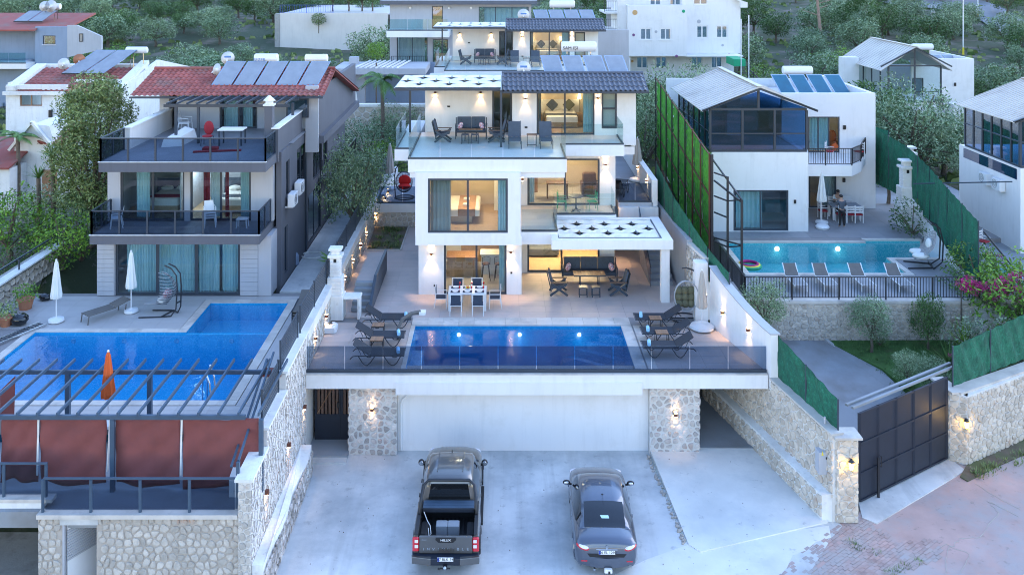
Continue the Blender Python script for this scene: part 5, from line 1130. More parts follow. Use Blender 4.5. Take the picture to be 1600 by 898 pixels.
# bistro set on the first floor balcony
def bistro_chair():
 t=thing('bistro_chair','chair','chair');obj('seat',MB().cbox(-.2,.2,-.2,.2,.43,.455,.01),'green_dot',t)
 for k in range(4):obj('back_slat',MB().box(-.19,.19,.2,.215,.55+k*.09,.60+k*.09),'green_dot',t)
 for s_ in(-.2,.2):
  obj('leg',MB().tube([(s_,-.2,0),(s_,-.19,.43)],.012,5),'green_dot',t);obj('leg',MB().tube([(s_,.24,0),(s_,.19,.45),(s_,.22,.92)],.012,5),'green_dot',t);obj('armrest',MB().box(s_-.02,s_+.02,-.2,.2,.64,.66),'green_dot',t)
 return t
BC=Kind(bistro_chair);D=43.3;BC.put((X(878,D),D,5.99),R(80),'green metal chair left of the round balcony table','green balcony chairs');BC.put((X(925,D),D,5.99),R(-80),'green metal chair right of the round balcony table','green balcony chairs')
cx=X(900,43.1);t=thing('bistro_table','round dark pedestal table between green chairs on the first floor balcony','table',(cx,43.1,5.99));obj('table_top',MB().lathe(cx,43.1,[(.34,6.70),(.36,6.72),(.34,6.74)],20),'anthracite',t);obj('pedestal',MB().cyl((cx,43.1,6.06),(cx,43.1,6.7),.03,.03,8),'anthracite',t)
for k in range(4):a=k*math.pi/2+.6;obj('foot',MB().tube([(cx,43.1,6.2),(cx+.12*math.cos(a),43.1+.12*math.sin(a),6.05),(cx+.3*math.cos(a),43.1+.3*math.sin(a),6.0)],.015,5),'anthracite',t)
# hanging egg chairs
def egg_chair(label,x,y,z,s=1,wick='dark_wicker',cush='red_cushion',lean=1,post='black_metal',faces=-90,ribs=12,nc=1):
 t=thing('hanging_chair',label,'hanging chair',(0,0,0))
 obj('base_ring',MB().tube([(.55*math.cos(a/24*6.2832),.50*math.sin(a/24*6.2832),.03)for a in range(24)],.028,6,True),post,t);obj('base_bar',MB().beam((-.5,0,.03),(.5,0,.03),.05,.04),post,t)
 obj('arm',MB().tube([(lean*.52,.0,.03),(lean*.56,.0,.6),(lean*.56,.0,1.3),(lean*.50,0,1.65),(lean*.32,-.02,1.88),(lean*.05,-.05,1.98),(lean*-.12,-.06,1.97)],.03,8),post,t)
 cage=obj('basket',MB().tube([(.46*math.cos(a),-.32+.12*math.cos(a*2)*0,.98+.58*math.sin(a))for a in[k*6.2832/28 for k in range(28)]],.022,6,True),wick,t)
 weave=MB()
 for k in range(1,ribs+1):
  ph=k/(ribs+1)*math.pi
  pts=[]
  for j in range(17):a=-math.pi/2+math.pi*j/16;pts.append((.46*math.cos(a)*math.cos(ph),-.32+.52*math.cos(a)*math.sin(ph),.98+.58*math.sin(a)))
  weave.tube(pts,.010,4)
 for k in range(1,12):
  a=-math.pi/2+math.pi*k/12;r=math.cos(a);zc=.98+.58*math.sin(a);weave.tube([(.46*r*math.cos(p),-.32+.52*r*math.sin(p),zc)for p in[math.pi*j/14 for j in range(15)]],.010,4)
 o=obj('weave',weave,wick,t);o['kind']='stuff'
 obj('hanging_rope',MB().tube([(0,-.06,1.96),(0,-.06,1.55)],.012,5),post,t)
 if nc==1:
  obj('cushion',MB().blob((0,-.14,.68),(.36,.30,.16),14,8),cush,t,smooth=True);obj('cushion',MB().blob((0,.02,.98),(.36,.13,.32),14,8),cush,t,smooth=True)
 else:
  rd=random.Random(3)
  for k in range(9):q=(k%3-1)*.24;r_=k//3;obj('cushion',MB().blob((q,-.06+.03*r_,.62+.24*r_),(.17,.15,.16),8,6,.2,k),cush,t,smooth=True)
 place(t,(x,y,z),0,s);return t
egg_chair('hanging wicker egg chair with bright red cushion on the left rear terrace',X(632,51.6),51.7,4.37,1.02,lean=-1)
egg_chair('hanging wicker egg chair with olive green cushions beside the right pier',X(1068,37.6),37.35,ZD+.02,1.08,'wicker','olive_cushion',1,nc=9)
# closed umbrellas
def umbrella_closed(label,x,y,z,h=2.3,m='white_canvas',pole='white_metal',base='white_plastic',drop=1.25,r=.17,bs=.36,tipm=None,top=None):
 t=thing('closed_umbrella',label,'umbrella',(x,y,z));zt=z+h
 obj('pole',MB().cyl((x,y,z+.1),(x,y,zt),.024,.024,8),pole,t);obj('canopy',MB().lathe(x,y,[(r*1.0,zt-drop),(r*1.05,zt-drop+.12),(r*.85,zt-drop*.7),(r*.62,zt-drop*.4),(r*.35,zt-.12),(.03,zt-.01)],24,8,.16),m,t)
 obj('base',MB().lathe(x,y,[(bs*.85,z+.01),(bs,z+.05),(bs*.95,z+.13),(bs*.4,z+.17),(.05,z+.2)],18,6,.03),base,t);obj('finial',MB().blob((x,y,zt+.02),.04,8,6),tipm or pole,t);return t
umbrella_closed('beige closed umbrella tied to its pole at the white wall right of the pool',X(1098,36.2),36.35,ZD+.02,2.35,'canvas',bs=.5,r=.19,drop=1.5)
umbrella_closed('beige closed umbrella on the raised terrace right of the villa',X(996,49),49.0,6.0,2.35,'canvas',bs=.45,r=.24,drop=1.45)
umbrella_closed('beige closed umbrella at the fence left of the villa',X(609,53.5),53.6,4.37,2.7,'canvas',bs=.35,r=.24,drop=1.7)
t=thing('parasol_foot','white filled umbrella base standing empty beside the barbecue chimney','umbrella base',(X(515,36),36.2,ZD));cx,cy=X(515,36.0),36.15
obj('base',MB().cbox(cx-.28,cx+.28,cy-.28,cy+.28,ZD+.02,ZD+.3,.08),'white_plastic',t);obj('socket',MB().cyl((cx,cy,ZD+.3),(cx,cy,ZD+.36),.09,.08,12),'anthracite',t)
for k,(a,b)in enumerate(((X(966,47),47.0),(X(968,46),46.1))):
 LG.put((a,b,6.0),R(70),'dark folded lounger on the raised terrace right of the villa, %s'%('rear one','front one')[k],'loungers on the raised side terrace')
# barbecue chimney on the terrace
def barbecue(label,x,y,z,s=1,w=.62):
 t=thing('barbecue_chimney',label,'barbecue',(x,y,z));B=lambda n,a,b,c,d,e,f,m='old_white_plaster',cc=.02:obj(n,MB().cbox(x+a*s,x+b*s,y+c*s,y+d*s,z+e*s,z+f*s,cc),m,t)
 B('base',-w/2-.05,w/2+.05,-.35,.35,0,1.0);
 for k in range(5):B('firebox_course',-w/2,w/2,-.3,.3,1.003+k*.15,1.15+k*.15-.003)
 for k in range(5):B('flue_course',-.22,.22,-.2,.2,1.753+k*.16,1.91+k*.16-.003)
 B('flue_cap',-.30,.30,-.28,.28,2.553,2.66);B('flue_head',-.16,.16,-.15,.15,2.663,2.84);B('flue_roof',-.27,.27,-.25,.25,2.843,2.93)
 B('vent',-.06,.06,-.21,-.201,2.35,2.5,'black',.005);B('side_shelf',w/2+.05,w/2+.75,-.3,.35,.85,.93);B('shelf_support',w/2+.62,w/2+.72,-.25,.3,0,.85);return t
barbecue('white brick barbecue chimney beside the left boundary wall of the pool terrace',X(524,37.4),37.5,ZD+.02)
# pool rim things: curved fountain spout and books
t=thing('pool_fountain','curved metal waterfall spout on the left rim of the main pool','fountain',(-3.5,35.4,ZD));xx=X(637,35.3)
vs=[(xx+.15*k-.0,35.2,ZD+.02+h)for k,h in((0,0),(-.3,.35),(0,.75),(1.2,.95),(2.4,.92))];pts=[(-3.95,35.3,ZD+.02),(-4.0,35.4,ZD+.4),(-3.85,35.6,ZD+.7),(-3.5,35.8,ZD+.85),(-3.15,35.9,ZD+.86)]
for a,b in zip(pts,pts[1:]):pass
obj('spout',MB().tube(pts,[.07,.07,.07,.08,.10],6),'grey_sling',t);obj('lip',MB().box(-3.2,-2.95,35.72,36.08,ZD+.80,ZD+.9),'linen',t)
# VEHICLES (length along Y, tail at y=0)
def cr(p0,p1,p2,p3,t):return.5*((2*p1)+(-p0+p2)*t+(2*p0-5*p1+4*p2-p3)*t*t+(-p0+3*p1-3*p2+p3)*t**3)
def refine(st,k=4):
 out=[];n=len(st)
 for i in range(n-1):
  for j in range(k):
   t=j/k;a,b,c,d=st[max(0,i-1)],st[i],st[i+1],st[min(n-1,i+2)];out.append(tuple(b[m]+(c[m]-b[m])*t if m==0 else cr(a[m],b[m],c[m],d[m],t)for m in range(len(b))))
 return out+[st[-1]]
def loft(st,prof,cls,ends=True,mid=0):
 """st = stations; prof(station) -> half profile [(x,z)] bottom to centre; cls(i,j,y) -> bucket"""
 B={};rows=[]
 for s_ in st:
  h=prof(s_);rows.append([(x,s_[0],z)for x,z in h]+[(-x,s_[0],z)for x,z in h[::-1][1:]])
 m=len(rows[0])
 for i in range(len(rows)-1):
  for j in range(m-1):
   jj=j if j<(m-1)/2 else m-2-j;key=cls(i,jj,(rows[i][0][1]+rows[i+1][0][1])/2);key=(key,j==jj,rows[i][0][1]<mid)if key=='side_glass' else key;b=B.setdefault(key,MB());b.quad(rows[i][j],rows[i+1][j],rows[i+1][j+1],rows[i][j+1])
 if ends:
  b=B.setdefault(cls(0,0,rows[0][0][1]),MB());b.quad(*rows[0]);b=B.setdefault(cls(len(rows)-2,0,rows[-1][0][1]),MB());b.quad(*rows[-1][::-1])
 return B
def weld(mb):
 d={};v=[];mp=[]
 for p in mb.v:
  k=tuple(round(c,4)for c in p)
  if k not in d:d[k]=len(v);v.append(p)
  mp.append(d[k])
 r=MB();fs=[]
 for f in mb.f:
  q=[]
  for i in f:
   if mp[i]not in q:q.append(mp[i])
  if len(q)>2:fs.append(tuple(q))
 return r.add(v,fs)
def text(par,name,s,size,loc,rot,m,ext=.004,sx=1):
 cu=bpy.data.curves.new(name,'FONT');cu.body=s;cu.size=size;cu.extrude=ext;cu.align_x='CENTER';cu.align_y='CENTER';tmp=bpy.data.objects.new('tmp',cu);col.objects.link(tmp)
 bpy.context.view_layer.update();me=bpy.data.meshes.new_from_object(tmp.evaluated_get(bpy.context.evaluated_depsgraph_get()));bpy.data.objects.remove(tmp);me.name=name;me.materials.clear();me.materials.append(MT[m])
 o=share(name,me,par,loc,rot,(sx,1,1));return o
def wheel(t,x,y,r=.36,w=.24):
 o=obj('wheel',MB().tube([(x-w/2,y,r),(x-w/2+.03,y,r),(x+w/2-.03,y,r),(x+w/2,y,r)],[r-.03,r,r,r-.03],22),'rubber',t)
 s_=1 if x>0 else-1;obj('rim',MB().cyl((x+s_*w/2,y,r),(x+s_*(w/2+.012),y,r),r*.64,r*.6,16),'chrome',o)
def plate(par,txt,x,y,z,w=.52,h=.115,tilt=8):
 o=obj('number_plate',MB().box(x-w/2,x+w/2,y-.012,y,z-h/2,z+h/2),'white',par);obj('plate_band',MB().box(x-w/2+.003,x-w/2+.05,y-.0145,y-.0122,z-h/2+.003,z+h/2-.003),'plate_blue',o)
 text(o,'lettering',txt,.105,(x+.025,y-.015,z),(R(90),0,0),'black',.002,1.0)
def pickup():
 t=thing('pickup_truck','dark bronze double cab pickup truck with open cargo bed, left of the saloon car','pickup truck');pm='truck_paint'
 st=refine([(1.72,.905,.42,1.08,1.10),(2.4,.915,.40,1.06,1.08),(3.2,.915,.40,1.05,1.08),(3.95,.915,.42,1.04,1.14),(4.5,.91,.46,1.02,1.15),(4.95,.86,.42,.95,1.08),(5.2,.74,.40,.82,.95),(5.3,.55,.45,.66,.72)],4)
 pr=lambda s_:[(s_[1]*.90,s_[2]),(s_[1]*.98,s_[2]+.1),(s_[1]*1.0,s_[2]+.3),(s_[1]*.985,s_[3]-.08),(s_[1]*.94,s_[3]),(s_[1]*.80,s_[3]+.55*(s_[4]-s_[3])),(s_[1]*.45,s_[4]),(0,s_[4]+.005)]
 obj('body',weld(loft(st,pr,lambda i,j,y:0)[0]),pm,t,smooth=True)
 for s_ in(1,-1):
  m_=MB();ys=[.05,.35,.62,.85,1.1,1.4,1.72];fl=[0,.01,.045,.055,.045,.01,0];zb=[.52,.50,.80,.88,.80,.50,.46];vs=[]
  for y_,f_,b_ in zip(ys,fl,zb):vs+=[(s_*(.80),y_,b_),(s_*(.89+f_),y_,b_),(s_*(.915+f_*.6),y_,.98),(s_*.90,y_,1.10),(s_*.86,y_,1.125),(s_*.78,y_,1.11),(s_*.77,y_,.62)]
  n=7;m_.add(vs,[((i*n+j),(i*n+(j+1)%n),((i+1)*n+(j+1)%n),((i+1)*n+j))[::s_]for i in range(len(ys)-1)for j in range(n)]+[tuple(range(n)),tuple(range(len(vs)-n,len(vs)))]);obj('bed_side',m_,pm,t,smooth=False,bevel=.012)
  obj('bed_rail_cap',MB().box(s_*.775 if s_>0 else-.875,s_*.875 if s_>0 else-.775,.06,1.72,1.126,1.145),'black',t)
  obj('wheel_arch',MB().tube([(s_*.93,.83+.46*math.cos(a),.38+.46*math.sin(a))for a in[k*math.pi/10 for k in range(11)]],.035,6),'black',t)
  obj('wheel_arch',MB().tube([(s_*.93,4.35+.46*math.cos(a),.38+.46*math.sin(a))for a in[k*math.pi/10 for k in range(11)]],.035,6),'black',t)
  obj('side_step',MB().box(min(s_*.84,s_*.99),max(s_*.84,s_*.99),1.75,3.75,.36,.42),'black',t)
  wheel(t,s_*.80,.83,.39);wheel(t,s_*.80,4.35,.39)
  for y_ in(2.25,3.05):obj('door_handle',MB().cbox(min(s_*.915,s_*.945),max(s_*.915,s_*.945),y_,y_+.18,.93,.97,.008),'black',t)
  mr=obj('mirror',MB().blob((s_*1.0,3.78,1.19),(.10,.07,.11),10,8).beam((s_*.88,3.78,1.12),(s_*1.0,3.78,1.16),.08,.05),'black',t,smooth=True)
  obj('mirror_glass',MB().cyl((s_*1.0,3.72,1.19),(s_*1.0,3.705,1.19),.07,.065,12),'chrome',mr)
  obj('headlight',MB().blob((s_*.68,5.08,.86),(.17,.12,.09),10,6),'clear_lamp',t,smooth=True)
  tl=obj('tail_light',MB().cbox(min(s_*.745,s_*.925),max(s_*.745,s_*.925),-.012,.10,.70,1.09,.03),'red_lamp',t)
  for zz in(.80,.95):obj('clear_lens',MB().cbox(min(s_*.765,s_*.86),max(s_*.765,s_*.86),-.022,-.013,zz,zz+.09,.004),'clear_lamp',tl)
 cs=refine([(1.80,.80,1.09,.66,1.58),(1.86,.83,1.09,.64,1.72),(2.05,.86,1.08,.645,1.79),(2.6,.87,1.07,.655,1.82),(3.15,.87,1.06,.655,1.80),(3.42,.865,1.06,.65,1.72),(3.75,.84,1.08,.68,1.42),(4.08,.80,1.12,.72,1.14)],3)
 cp=lambda s_:[(s_[1],s_[2]),(s_[3]+.035,s_[4]-.10),(s_[3]-.03,s_[4]-.015),(s_[3]*.5,s_[4]+.008),(0,s_[4]+.012)]
 def cc(i,j,y):
  if j==0:return 'side_glass' if y>1.95 and y<3.7 and not 2.78<y<2.86 else 'roof'
  if j==1:return 'roof'
  return 'roof' if y<3.42 else 'windscreen'
 for k,b in loft(cs,cp,cc,mid=2.8).items():obj(k if isinstance(k,str)else 'side_window',weld(b),pm if k=='roof' else 'black_gloss',t,smooth=True)
 obj('rear_window',MB().extrude([(-.62,1.795,1.16),(.62,1.795,1.16),(.55,1.80,1.62),(-.55,1.80,1.62)],(0,-.015,0)),'black_gloss',t)
 for x_ in(-.38,.38):obj('roof_ridge',MB().box(x_-.012,x_+.012,2.15,3.3,1.79,1.822),pm,t)
 for s_ in(1,-1):
  for y_ in(1.78,2.82,3.85):obj('door_seam',MB().tube([(s_*.905,y_,.5),(s_*.921,y_,.75),(s_*.903,y_,.98),(s_*.868,y_,1.06)],.005,4),'black',t)
 obj('antenna',MB().beam((0,3.3,1.80),(0,3.22,1.90),.02,.06),'black',t)
 obj('sports_bar',MB().tube([(-.82,1.05,1.14),(-.80,1.35,1.45),(-.74,1.62,1.70),(-.60,1.70,1.80),(.60,1.70,1.80),(.74,1.62,1.70),(.80,1.35,1.45),(.82,1.05,1.14)],.045,8),'black_metal',t,smooth=True)
 obj('roller_cover',MB().cbox(-.76,.76,1.28,1.72,1.05,1.17,.02),'navy_metal',t);
 for k in range(3):obj('cover_slat',MB().box(-.74,.74,1.30+k*.13,1.42+k*.13,1.172,1.18),'blue_metal',t)
 bed=obj('cargo_bed',MB().box(-.77,.77,.08,1.74,.60,.63).box(-.765,.765,1.70,1.74,.631,1.05),'black',t)
 for k in range(12):obj('bed_rib',MB().box(-.70+k*.122,-.64+k*.122,.10,1.69,.631,.645),'rubber',bed)
 for s_ in(1,-1):obj('wheel_box',MB().cbox(min(s_*.56,s_*.77),max(s_*.56,s_*.77),.50,1.16,.646,.86,.03),'rubber',bed)
 tg=obj('tailgate',MB().cbox(-.74,.74,-.005,.075,.64,1.12,.015),pm,t);obj('badge_panel',MB().extrude([(-.27,-.010,1.10),(.27,-.010,1.10),(.29,-.010,1.04),(.20,-.010,.955),(-.20,-.010,.955),(-.29,-.010,1.04)],(0,-.012,0)),'black',tg)
 text(tg,'lettering','HILUX',.085,(0,-.026,1.03),(R(90),0,0),'white',.003,1.2);text(tg,'lettering','HILUX',.055,(-.61,-.008,1.03),(R(90),0,0),'chrome',.003,1.0)
 for k,ch in enumerate('INVINCIBLE'):text(tg,'lettering',ch,.105,(-.61+k*.1355,-.008,.76),(R(90),0,0),'chrome',.003,1.15)
 obj('bumper',MB().extrude([(-.93,.12,.62),(-.93,-.10,.60),(-.45,-.20,.60),(.45,-.20,.60),(.93,-.10,.60),(.93,.12,.62)],(0,0,-.20)),'navy_metal',t,bevel=.02)
 for s_ in(1,-1):obj('bumper_corner',MB().extrude([(s_*.945,-.02,.605),(s_*.93,-.125,.605),(s_*.40,-.222,.605),(s_*.40,-.10,.605)],(0,0,-.2)),pm,t,bevel=.01)
 plate(t,'07 BLK 749',0,-.215,.60,.44,.11);obj('tow_hitch',MB().beam((0,-.2,.43),(0,-.36,.42),.10,.05).beam((-.14,-.34,.42),(.14,-.34,.42),.03,.03).blob((-.17,-.36,.42),.035,8,6),'black',t)
 obj('tow_ball',MB().blob((0,-.40,.47),.05,10,8),'chrome',t)
 return t
pk=pickup();place(pk,(X(695,26.2)+.02,26.32,0),R(-.3),(1.06,1,1))
tb=tag(obj('tool_box',MB().cbox(-.33,.02,.78,1.08,.65,.93,.02).cbox(.025,.38,.78,1.08,.65,.93,.02).xf(Matrix.Translation((X(695,26.2)+.0,26.34,0))),'grey_slab',loc=(X(695,26.2),26.9,.65)),'grey metal tool box lying in the open bed of the pickup truck','box')
tag(obj('rope',MB().tube([(X(695,26.2)-.72,27.5,1.13),(X(695,26.2)-.60,27.3,.98),(X(695,26.2)-.50,27.1,.96),(X(695,26.2)-.46,26.95,.80),(X(695,26.2)-.52,26.9,.78),(X(695,26.2)-.55,27.05,.92)],.012,5),'linen',loc=(X(695,26.2)-.6,27.2,.8)),'pale strap looped over the left side of the pickup bed','strap')
def sedan():
 t=thing('sedan_car','dark grey four door saloon car parked right of the pickup truck','car');pm='sedan_paint'
 st=refine([(0,.70,.40,.80,.86),(.05,.81,.32,.90,.97),(.22,.88,.25,.955,1.05),(.6,.895,.22,.955,1.08),(1.05,.905,.22,.95,1.06),(1.6,.905,.21,.93,1.0),(2.6,.905,.21,.90,.95),(3.35,.90,.21,.885,.96),(3.75,.885,.22,.85,.96),(4.15,.84,.24,.76,.87),(4.42,.72,.28,.66,.74),(4.56,.5,.34,.52,.56)],4)
 pr=lambda s_:[(s_[1]*.90,s_[2]),(s_[1]*.975,s_[2]+.10),(s_[1]*1.0,s_[2]+.30),(s_[1]*.99,s_[3]-.10),(s_[1]*.95,s_[3]-.01),(s_[1]*.80,s_[3]+.55*(s_[4]-s_[3])),(s_[1]*.45,s_[4]),(0,s_[4]+.006)]
 obj('body',weld(loft(st,pr,lambda i,j,y:0)[0]),pm,t,smooth=True)
 cs=refine([(.62,.72,1.03,.60,1.08),(.85,.78,.98,.60,1.20),(1.15,.82,.955,.585,1.335),(1.5,.85,.94,.58,1.435),(1.95,.86,.93,.585,1.485),(2.45,.86,.92,.59,1.48),(2.8,.855,.915,.59,1.42),(3.1,.845,.91,.605,1.28),(3.4,.82,.91,.63,1.08),(3.55,.79,.93,.66,.98)],3)
 cp=lambda s_:[(s_[1],s_[2]),(s_[3]+.07,s_[4]-.085 if s_[4]>1.2 else max(s_[2]+.02,s_[4]-.05)),(s_[3]-.01,s_[4]-.015),(s_[3]*.5,s_[4]+.012),(0,s_[4]+.018)]
 def cc(i,j,y):
  if j==0:return 'side_glass' if 1.0<y<3.15 and not 2.08<y<2.16 else 'roof'
  if j==1:return 'roof'
  return 'rear_window' if y<1.42 else('windscreen' if y>2.78 else 'roof')
 for k,b in loft(cs,cp,cc,mid=2.1).items():obj(k if isinstance(k,str)else 'side_window',weld(b),pm if k=='roof' else 'black_gloss',t,smooth=True)
 obj('antenna',MB().cyl((0,1.62,1.47),(.02,1.35,1.64),.006,.004,5).blob((0,1.62,1.475),.025,8,5),'black',t)
 for s_ in(1,-1):
  wheel(t,s_*.78,.95,.32,.21);wheel(t,s_*.78,3.62,.32,.21)
  for y0 in(.95,3.62):obj('wheel_arch',MB().tube([(s_*.897,y0+.36*math.cos(a),.32+.36*math.sin(a))for a in[k*math.pi/10 for k in range(11)]],.018,6),pm,t)
  for y_ in(1.55,2.45):obj('door_handle',MB().cbox(min(s_*.90,s_*.925),max(s_*.90,s_*.925),y_,y_+.17,.80,.835,.006),'chrome',t)
  mr=obj('mirror',MB().blob((s_*1.00,3.0,1.03),(.12,.07,.08),10,8).beam((s_*.84,3.02,.97),(s_*.95,3.0,.99),.05,.04),'black',t,smooth=True);obj('mirror_glass',MB().blob((s_*1.00,2.945,1.03),(.09,.025,.06),10,6),'chrome',mr,smooth=True)
  tl=obj('tail_light',MB().blob((s_*.66,.12,.845),(.215,.135,.085),14,8).xf(rot_about((s_*.66,.12,.845),'Z',s_*28)@rot_about((s_*.66,.12,.845),'Y',-s_*8)),'red_lamp',t,smooth=True)
  obj('clear_lens',MB().blob((s_*.655,.075,.87),(.165,.10,.05),14,8).xf(rot_about((s_*.655,.075,.87),'Z',s_*28)@rot_about((s_*.655,.075,.87),'Y',-s_*8)),'clear_lamp',tl,smooth=True)
  obj('reflector',MB().cbox(min(s_*.55,s_*.72),max(s_*.55,s_*.72),-.008,.08,.47,.50,.006),'red_lamp',t);obj('headlight',MB().blob((s_*.66,4.30,.66),(.19,.14,.07),12,6),'clear_lamp',t,smooth=True)
  obj('door_seam',MB().tube([(s_*.908,2.12,.35),(s_*.91,2.12,.7),(s_*.868,2.12,.925)],.004,4),'black',t)
 obj('bumper',MB().add(*(lambda P:([(x,y,z)for x,y,z in P],[(i,i+1,i+10,i+9)for i in range(8)]+[(i+9,i+10,i+19,i+18)for i in range(8)]))([(math.sin(a)*.90,.42-math.cos(a)*.46*(1 if abs(a)<1.5 else 1),z)for z in(.58,.44,.30)for a in[(-1.45+k*2.9/8)for k in range(9)]])),pm,t,smooth=True)
 obj('boot_recess',MB().extrude([(-.55,.03,.70),(.55,.03,.70),(.48,.03,.60),(-.48,.03,.60)],(0,-.035,0)),'black',t);obj('boot_seam',MB().tube([(-.50,.10,.955),(-.2,.055,.965),(.2,.055,.965),(.50,.10,.955)],.006,4),'black',t)
 plate(t,'06 EL 1290',0,-.008,.745,.46,.11);obj('plate_garnish',MB().cbox(-.30,.30,-.004,.02,.81,.83,.004),'chrome',t)
 obj('badge',MB().extrude([(0,-.0,.945),(.042,-.0,.885),(0,-.0,.825),(-.042,-.0,.885)],(0,-.012,0)),'chrome',t);obj('badge_core',MB().extrude([(.004,-.013,.915),(.02,-.013,.885),(.0,-.013,.855),(-.014,-.013,.885)],(0,-.003,0)),'sedan_paint',t)
 obj('tow_hitch',MB().beam((.12,.1,.30),(.12,-.12,.28),.05,.05).cyl((.05,-.12,.22),(.05,-.12,.30),.06,.06,10),'black',t);obj('hitch_cover',MB().cbox(-.08,.14,-.17,-.05,.24,.34,.02),'linen',t);obj('exhaust',MB().cyl((-.35,.1,.24),(-.35,-.02,.24),.03,.03,8),'chrome',t)
 obj('wiper_cowl',MB().tube([(-.66,3.52,.965),(0,3.62,.985),(.66,3.52,.965)],.025,6),'black',t)
 obj('window_sticker',MB().extrude([(-.12,.93,1.252),(.12,.93,1.252),(.14,.84,1.215),(-.08,.84,1.215)],(0,-.001,.004)),'teal_curtain',t)
 return t
place(sedan(),(3.15,26.2,0),R(-1.6),(1.04,1,1))
# LEFT NEIGHBOUR: pool terrace, slatted pergola with red shade cloth, grey house
ZL=3.05
def curtains_row(lab,x0,x1,y,z0,z1,parts,grp):
 for k,(a,b,m)in enumerate(parts):curtain(lab%(k+1)if '%' in lab else lab,x0+(x1-x0)*a,x0+(x1-x0)*b,y,z0,z1,m,group=grp)
def left_pool():
 yf,yb=Dz(628,3.0),Dz(521,3.0)
 A=[G(57,520,3.0),G(290,522,3.0),G(323,484,3.0),G(445,484,3.0),(X(384,yf+.9),yf+.9),(X(360,yf),yf),(X(10,yf)-2.5,yf)]
 xl=A[0][0];xs=A[1][0];xr=A[3][0];xl2=-22.2
 base=structure('terrace_slab',MB().box(-24,-7.36,29.2,yf-.35,2.6,ZL-.012).box(-24,-7.36,yb+3.45,40.4,2.6,ZL-.012).box(xr+.35,-7.36,yf-.348,yb+3.448,2.6,ZL-.012).box(xs-.345,xs-.03,yb+.35,yb+3.448,2.6,ZL-.012).box(-24,xs-.345,yb+.35,yb+3.448,2.6,ZL-.013).box(-24,xl-.35,yf-.348,yb+.348,2.6,ZL-.014),'grout')
 for poly,tw in(([(-24,yb+3.47),(-7.36,yb+3.47),(-7.36,40.05),(-24,40.05)],1.1),([(-24,yb+.36),(xs-.36,yb+.36),(xs-.36,yb+3.46),(-24,yb+3.46)],1.1),([(-24,29.3),(-7.36,29.3),(-7.36,yf-.36),(-24,yf-.36)],1.1),([(xr+.36,yf-.34),(-7.36,yf-.34),(-7.36,yb+3.46),(xr+.36,yb+3.46)],.6)):
  tiles('tile',base,poly,ZL-.012,tw,.6,'pale_tile',limit=75)
 def cop(x0,x1,y0,y1,n,ax):
  for k in range(n):
   if ax=='x':a=x0+(x1-x0)*k/n;b=x0+(x1-x0)*(k+1)/n;obj('coping_stone',MB().box(a+.003,b-.003,y0,y1,2.9,ZL+.02),'travertine',base)
   else:a=y0+(y1-y0)*k/n;b=y0+(y1-y0)*(k+1)/n;obj('coping_stone',MB().box(x0,x1,a+.003,b-.003,2.9,ZL+.02),'travertine',base)
 cop(xl-.02,xs-.34,yb+.008,yb+.34,9,'x');cop(xs-.33,xs-.008,yb+.01,yb+3.1,5,'y');cop(xs-.33,xr+.34,yb+3.11,yb+3.44,6,'x');cop(xr+.008,xr+.34,yf+.002,yb+3.1,11,'y');cop(xl-.34,xr+.34,yf-.34,yf-.008,16,'x');cop(xl-.36,xl-.028,yf,yb+.34,9,'y')
 t=thing('swimming_pool','large blue L shaped swimming pool behind the slatted pergola at the left','pool',((xl+xr)/2,(yf+yb)/2,1.3));b=MB()
 def walls(pts,z0,z1):
  for(a,c)in zip(pts,pts[1:]+pts[:1]):b.quad((a[0],a[1],z0),(a[0],a[1],z1),(c[0],c[1],z1),(c[0],c[1],z0))
 P1=[(xl,yf),(xr,yf),(xr,yb),(xl,yb)];b.box(xl,xr,yf,yb,1.5,1.55);b.box(xs,xr,yb+.15,yb+3.1,2.2,2.3)
 b.box(xl-.02,xl,yf,yb,1.55,3.04).box(xr,xr+.02,yf,yb+3.1,1.55,3.04).box(xl,xr,yf-.02,yf,1.55,3.04).box(xl,xs,yb,yb+.02,1.55,3.04).box(xs-.02,xs,yb+.02,yb+3.1,1.55,3.04).box(xs,xr,yb+3.1,yb+3.12,1.55,3.04).box(xs,xr,yb,yb+.15,1.55,2.96)
 obj('basin',b,'pool_mosaic',t);obj('step',MB().box(xl+.002,xr-.002,yf+.002,yf+.7,1.551,2.4),'pool_mosaic',t)
 obj('water',MB().box(xl+.003,xr-.003,yf+.003,yb-.003,1.56,2.975),'neighbour_water',t);obj('water',MB().box(xs+.003,xr-.003,yb+.153,yb+3.097,2.31,2.985),'neighbour_water',t)
 obj('ladder_rail',MB().tube([(xr-1.2,yf+1.0,2.2),(xr-1.2,yf+1.0,3.3),(xr-1.05,yf+.85,3.65),(xr-.85,yf+.7,3.3),(xr-.8,yf+.6,3.05)],.03,6),'chrome',t);obj('ladder_rail',MB().tube([(xr-1.2,yf+1.5,2.2),(xr-1.2,yf+1.5,3.3),(xr-1.05,yf+1.35,3.65),(xr-.85,yf+1.2,3.3),(xr-.8,yf+1.1,3.05)],.03,6),'chrome',t)
 for u in(115,194,276,362):x=X(u,yb);obj('pool_light',MB().cyl((x,yb-.001,2.7),(x,yb-.03,2.7),.10,.09,12),'step_mosaic',t)
 return yf,yb
YF,YB=left_pool()
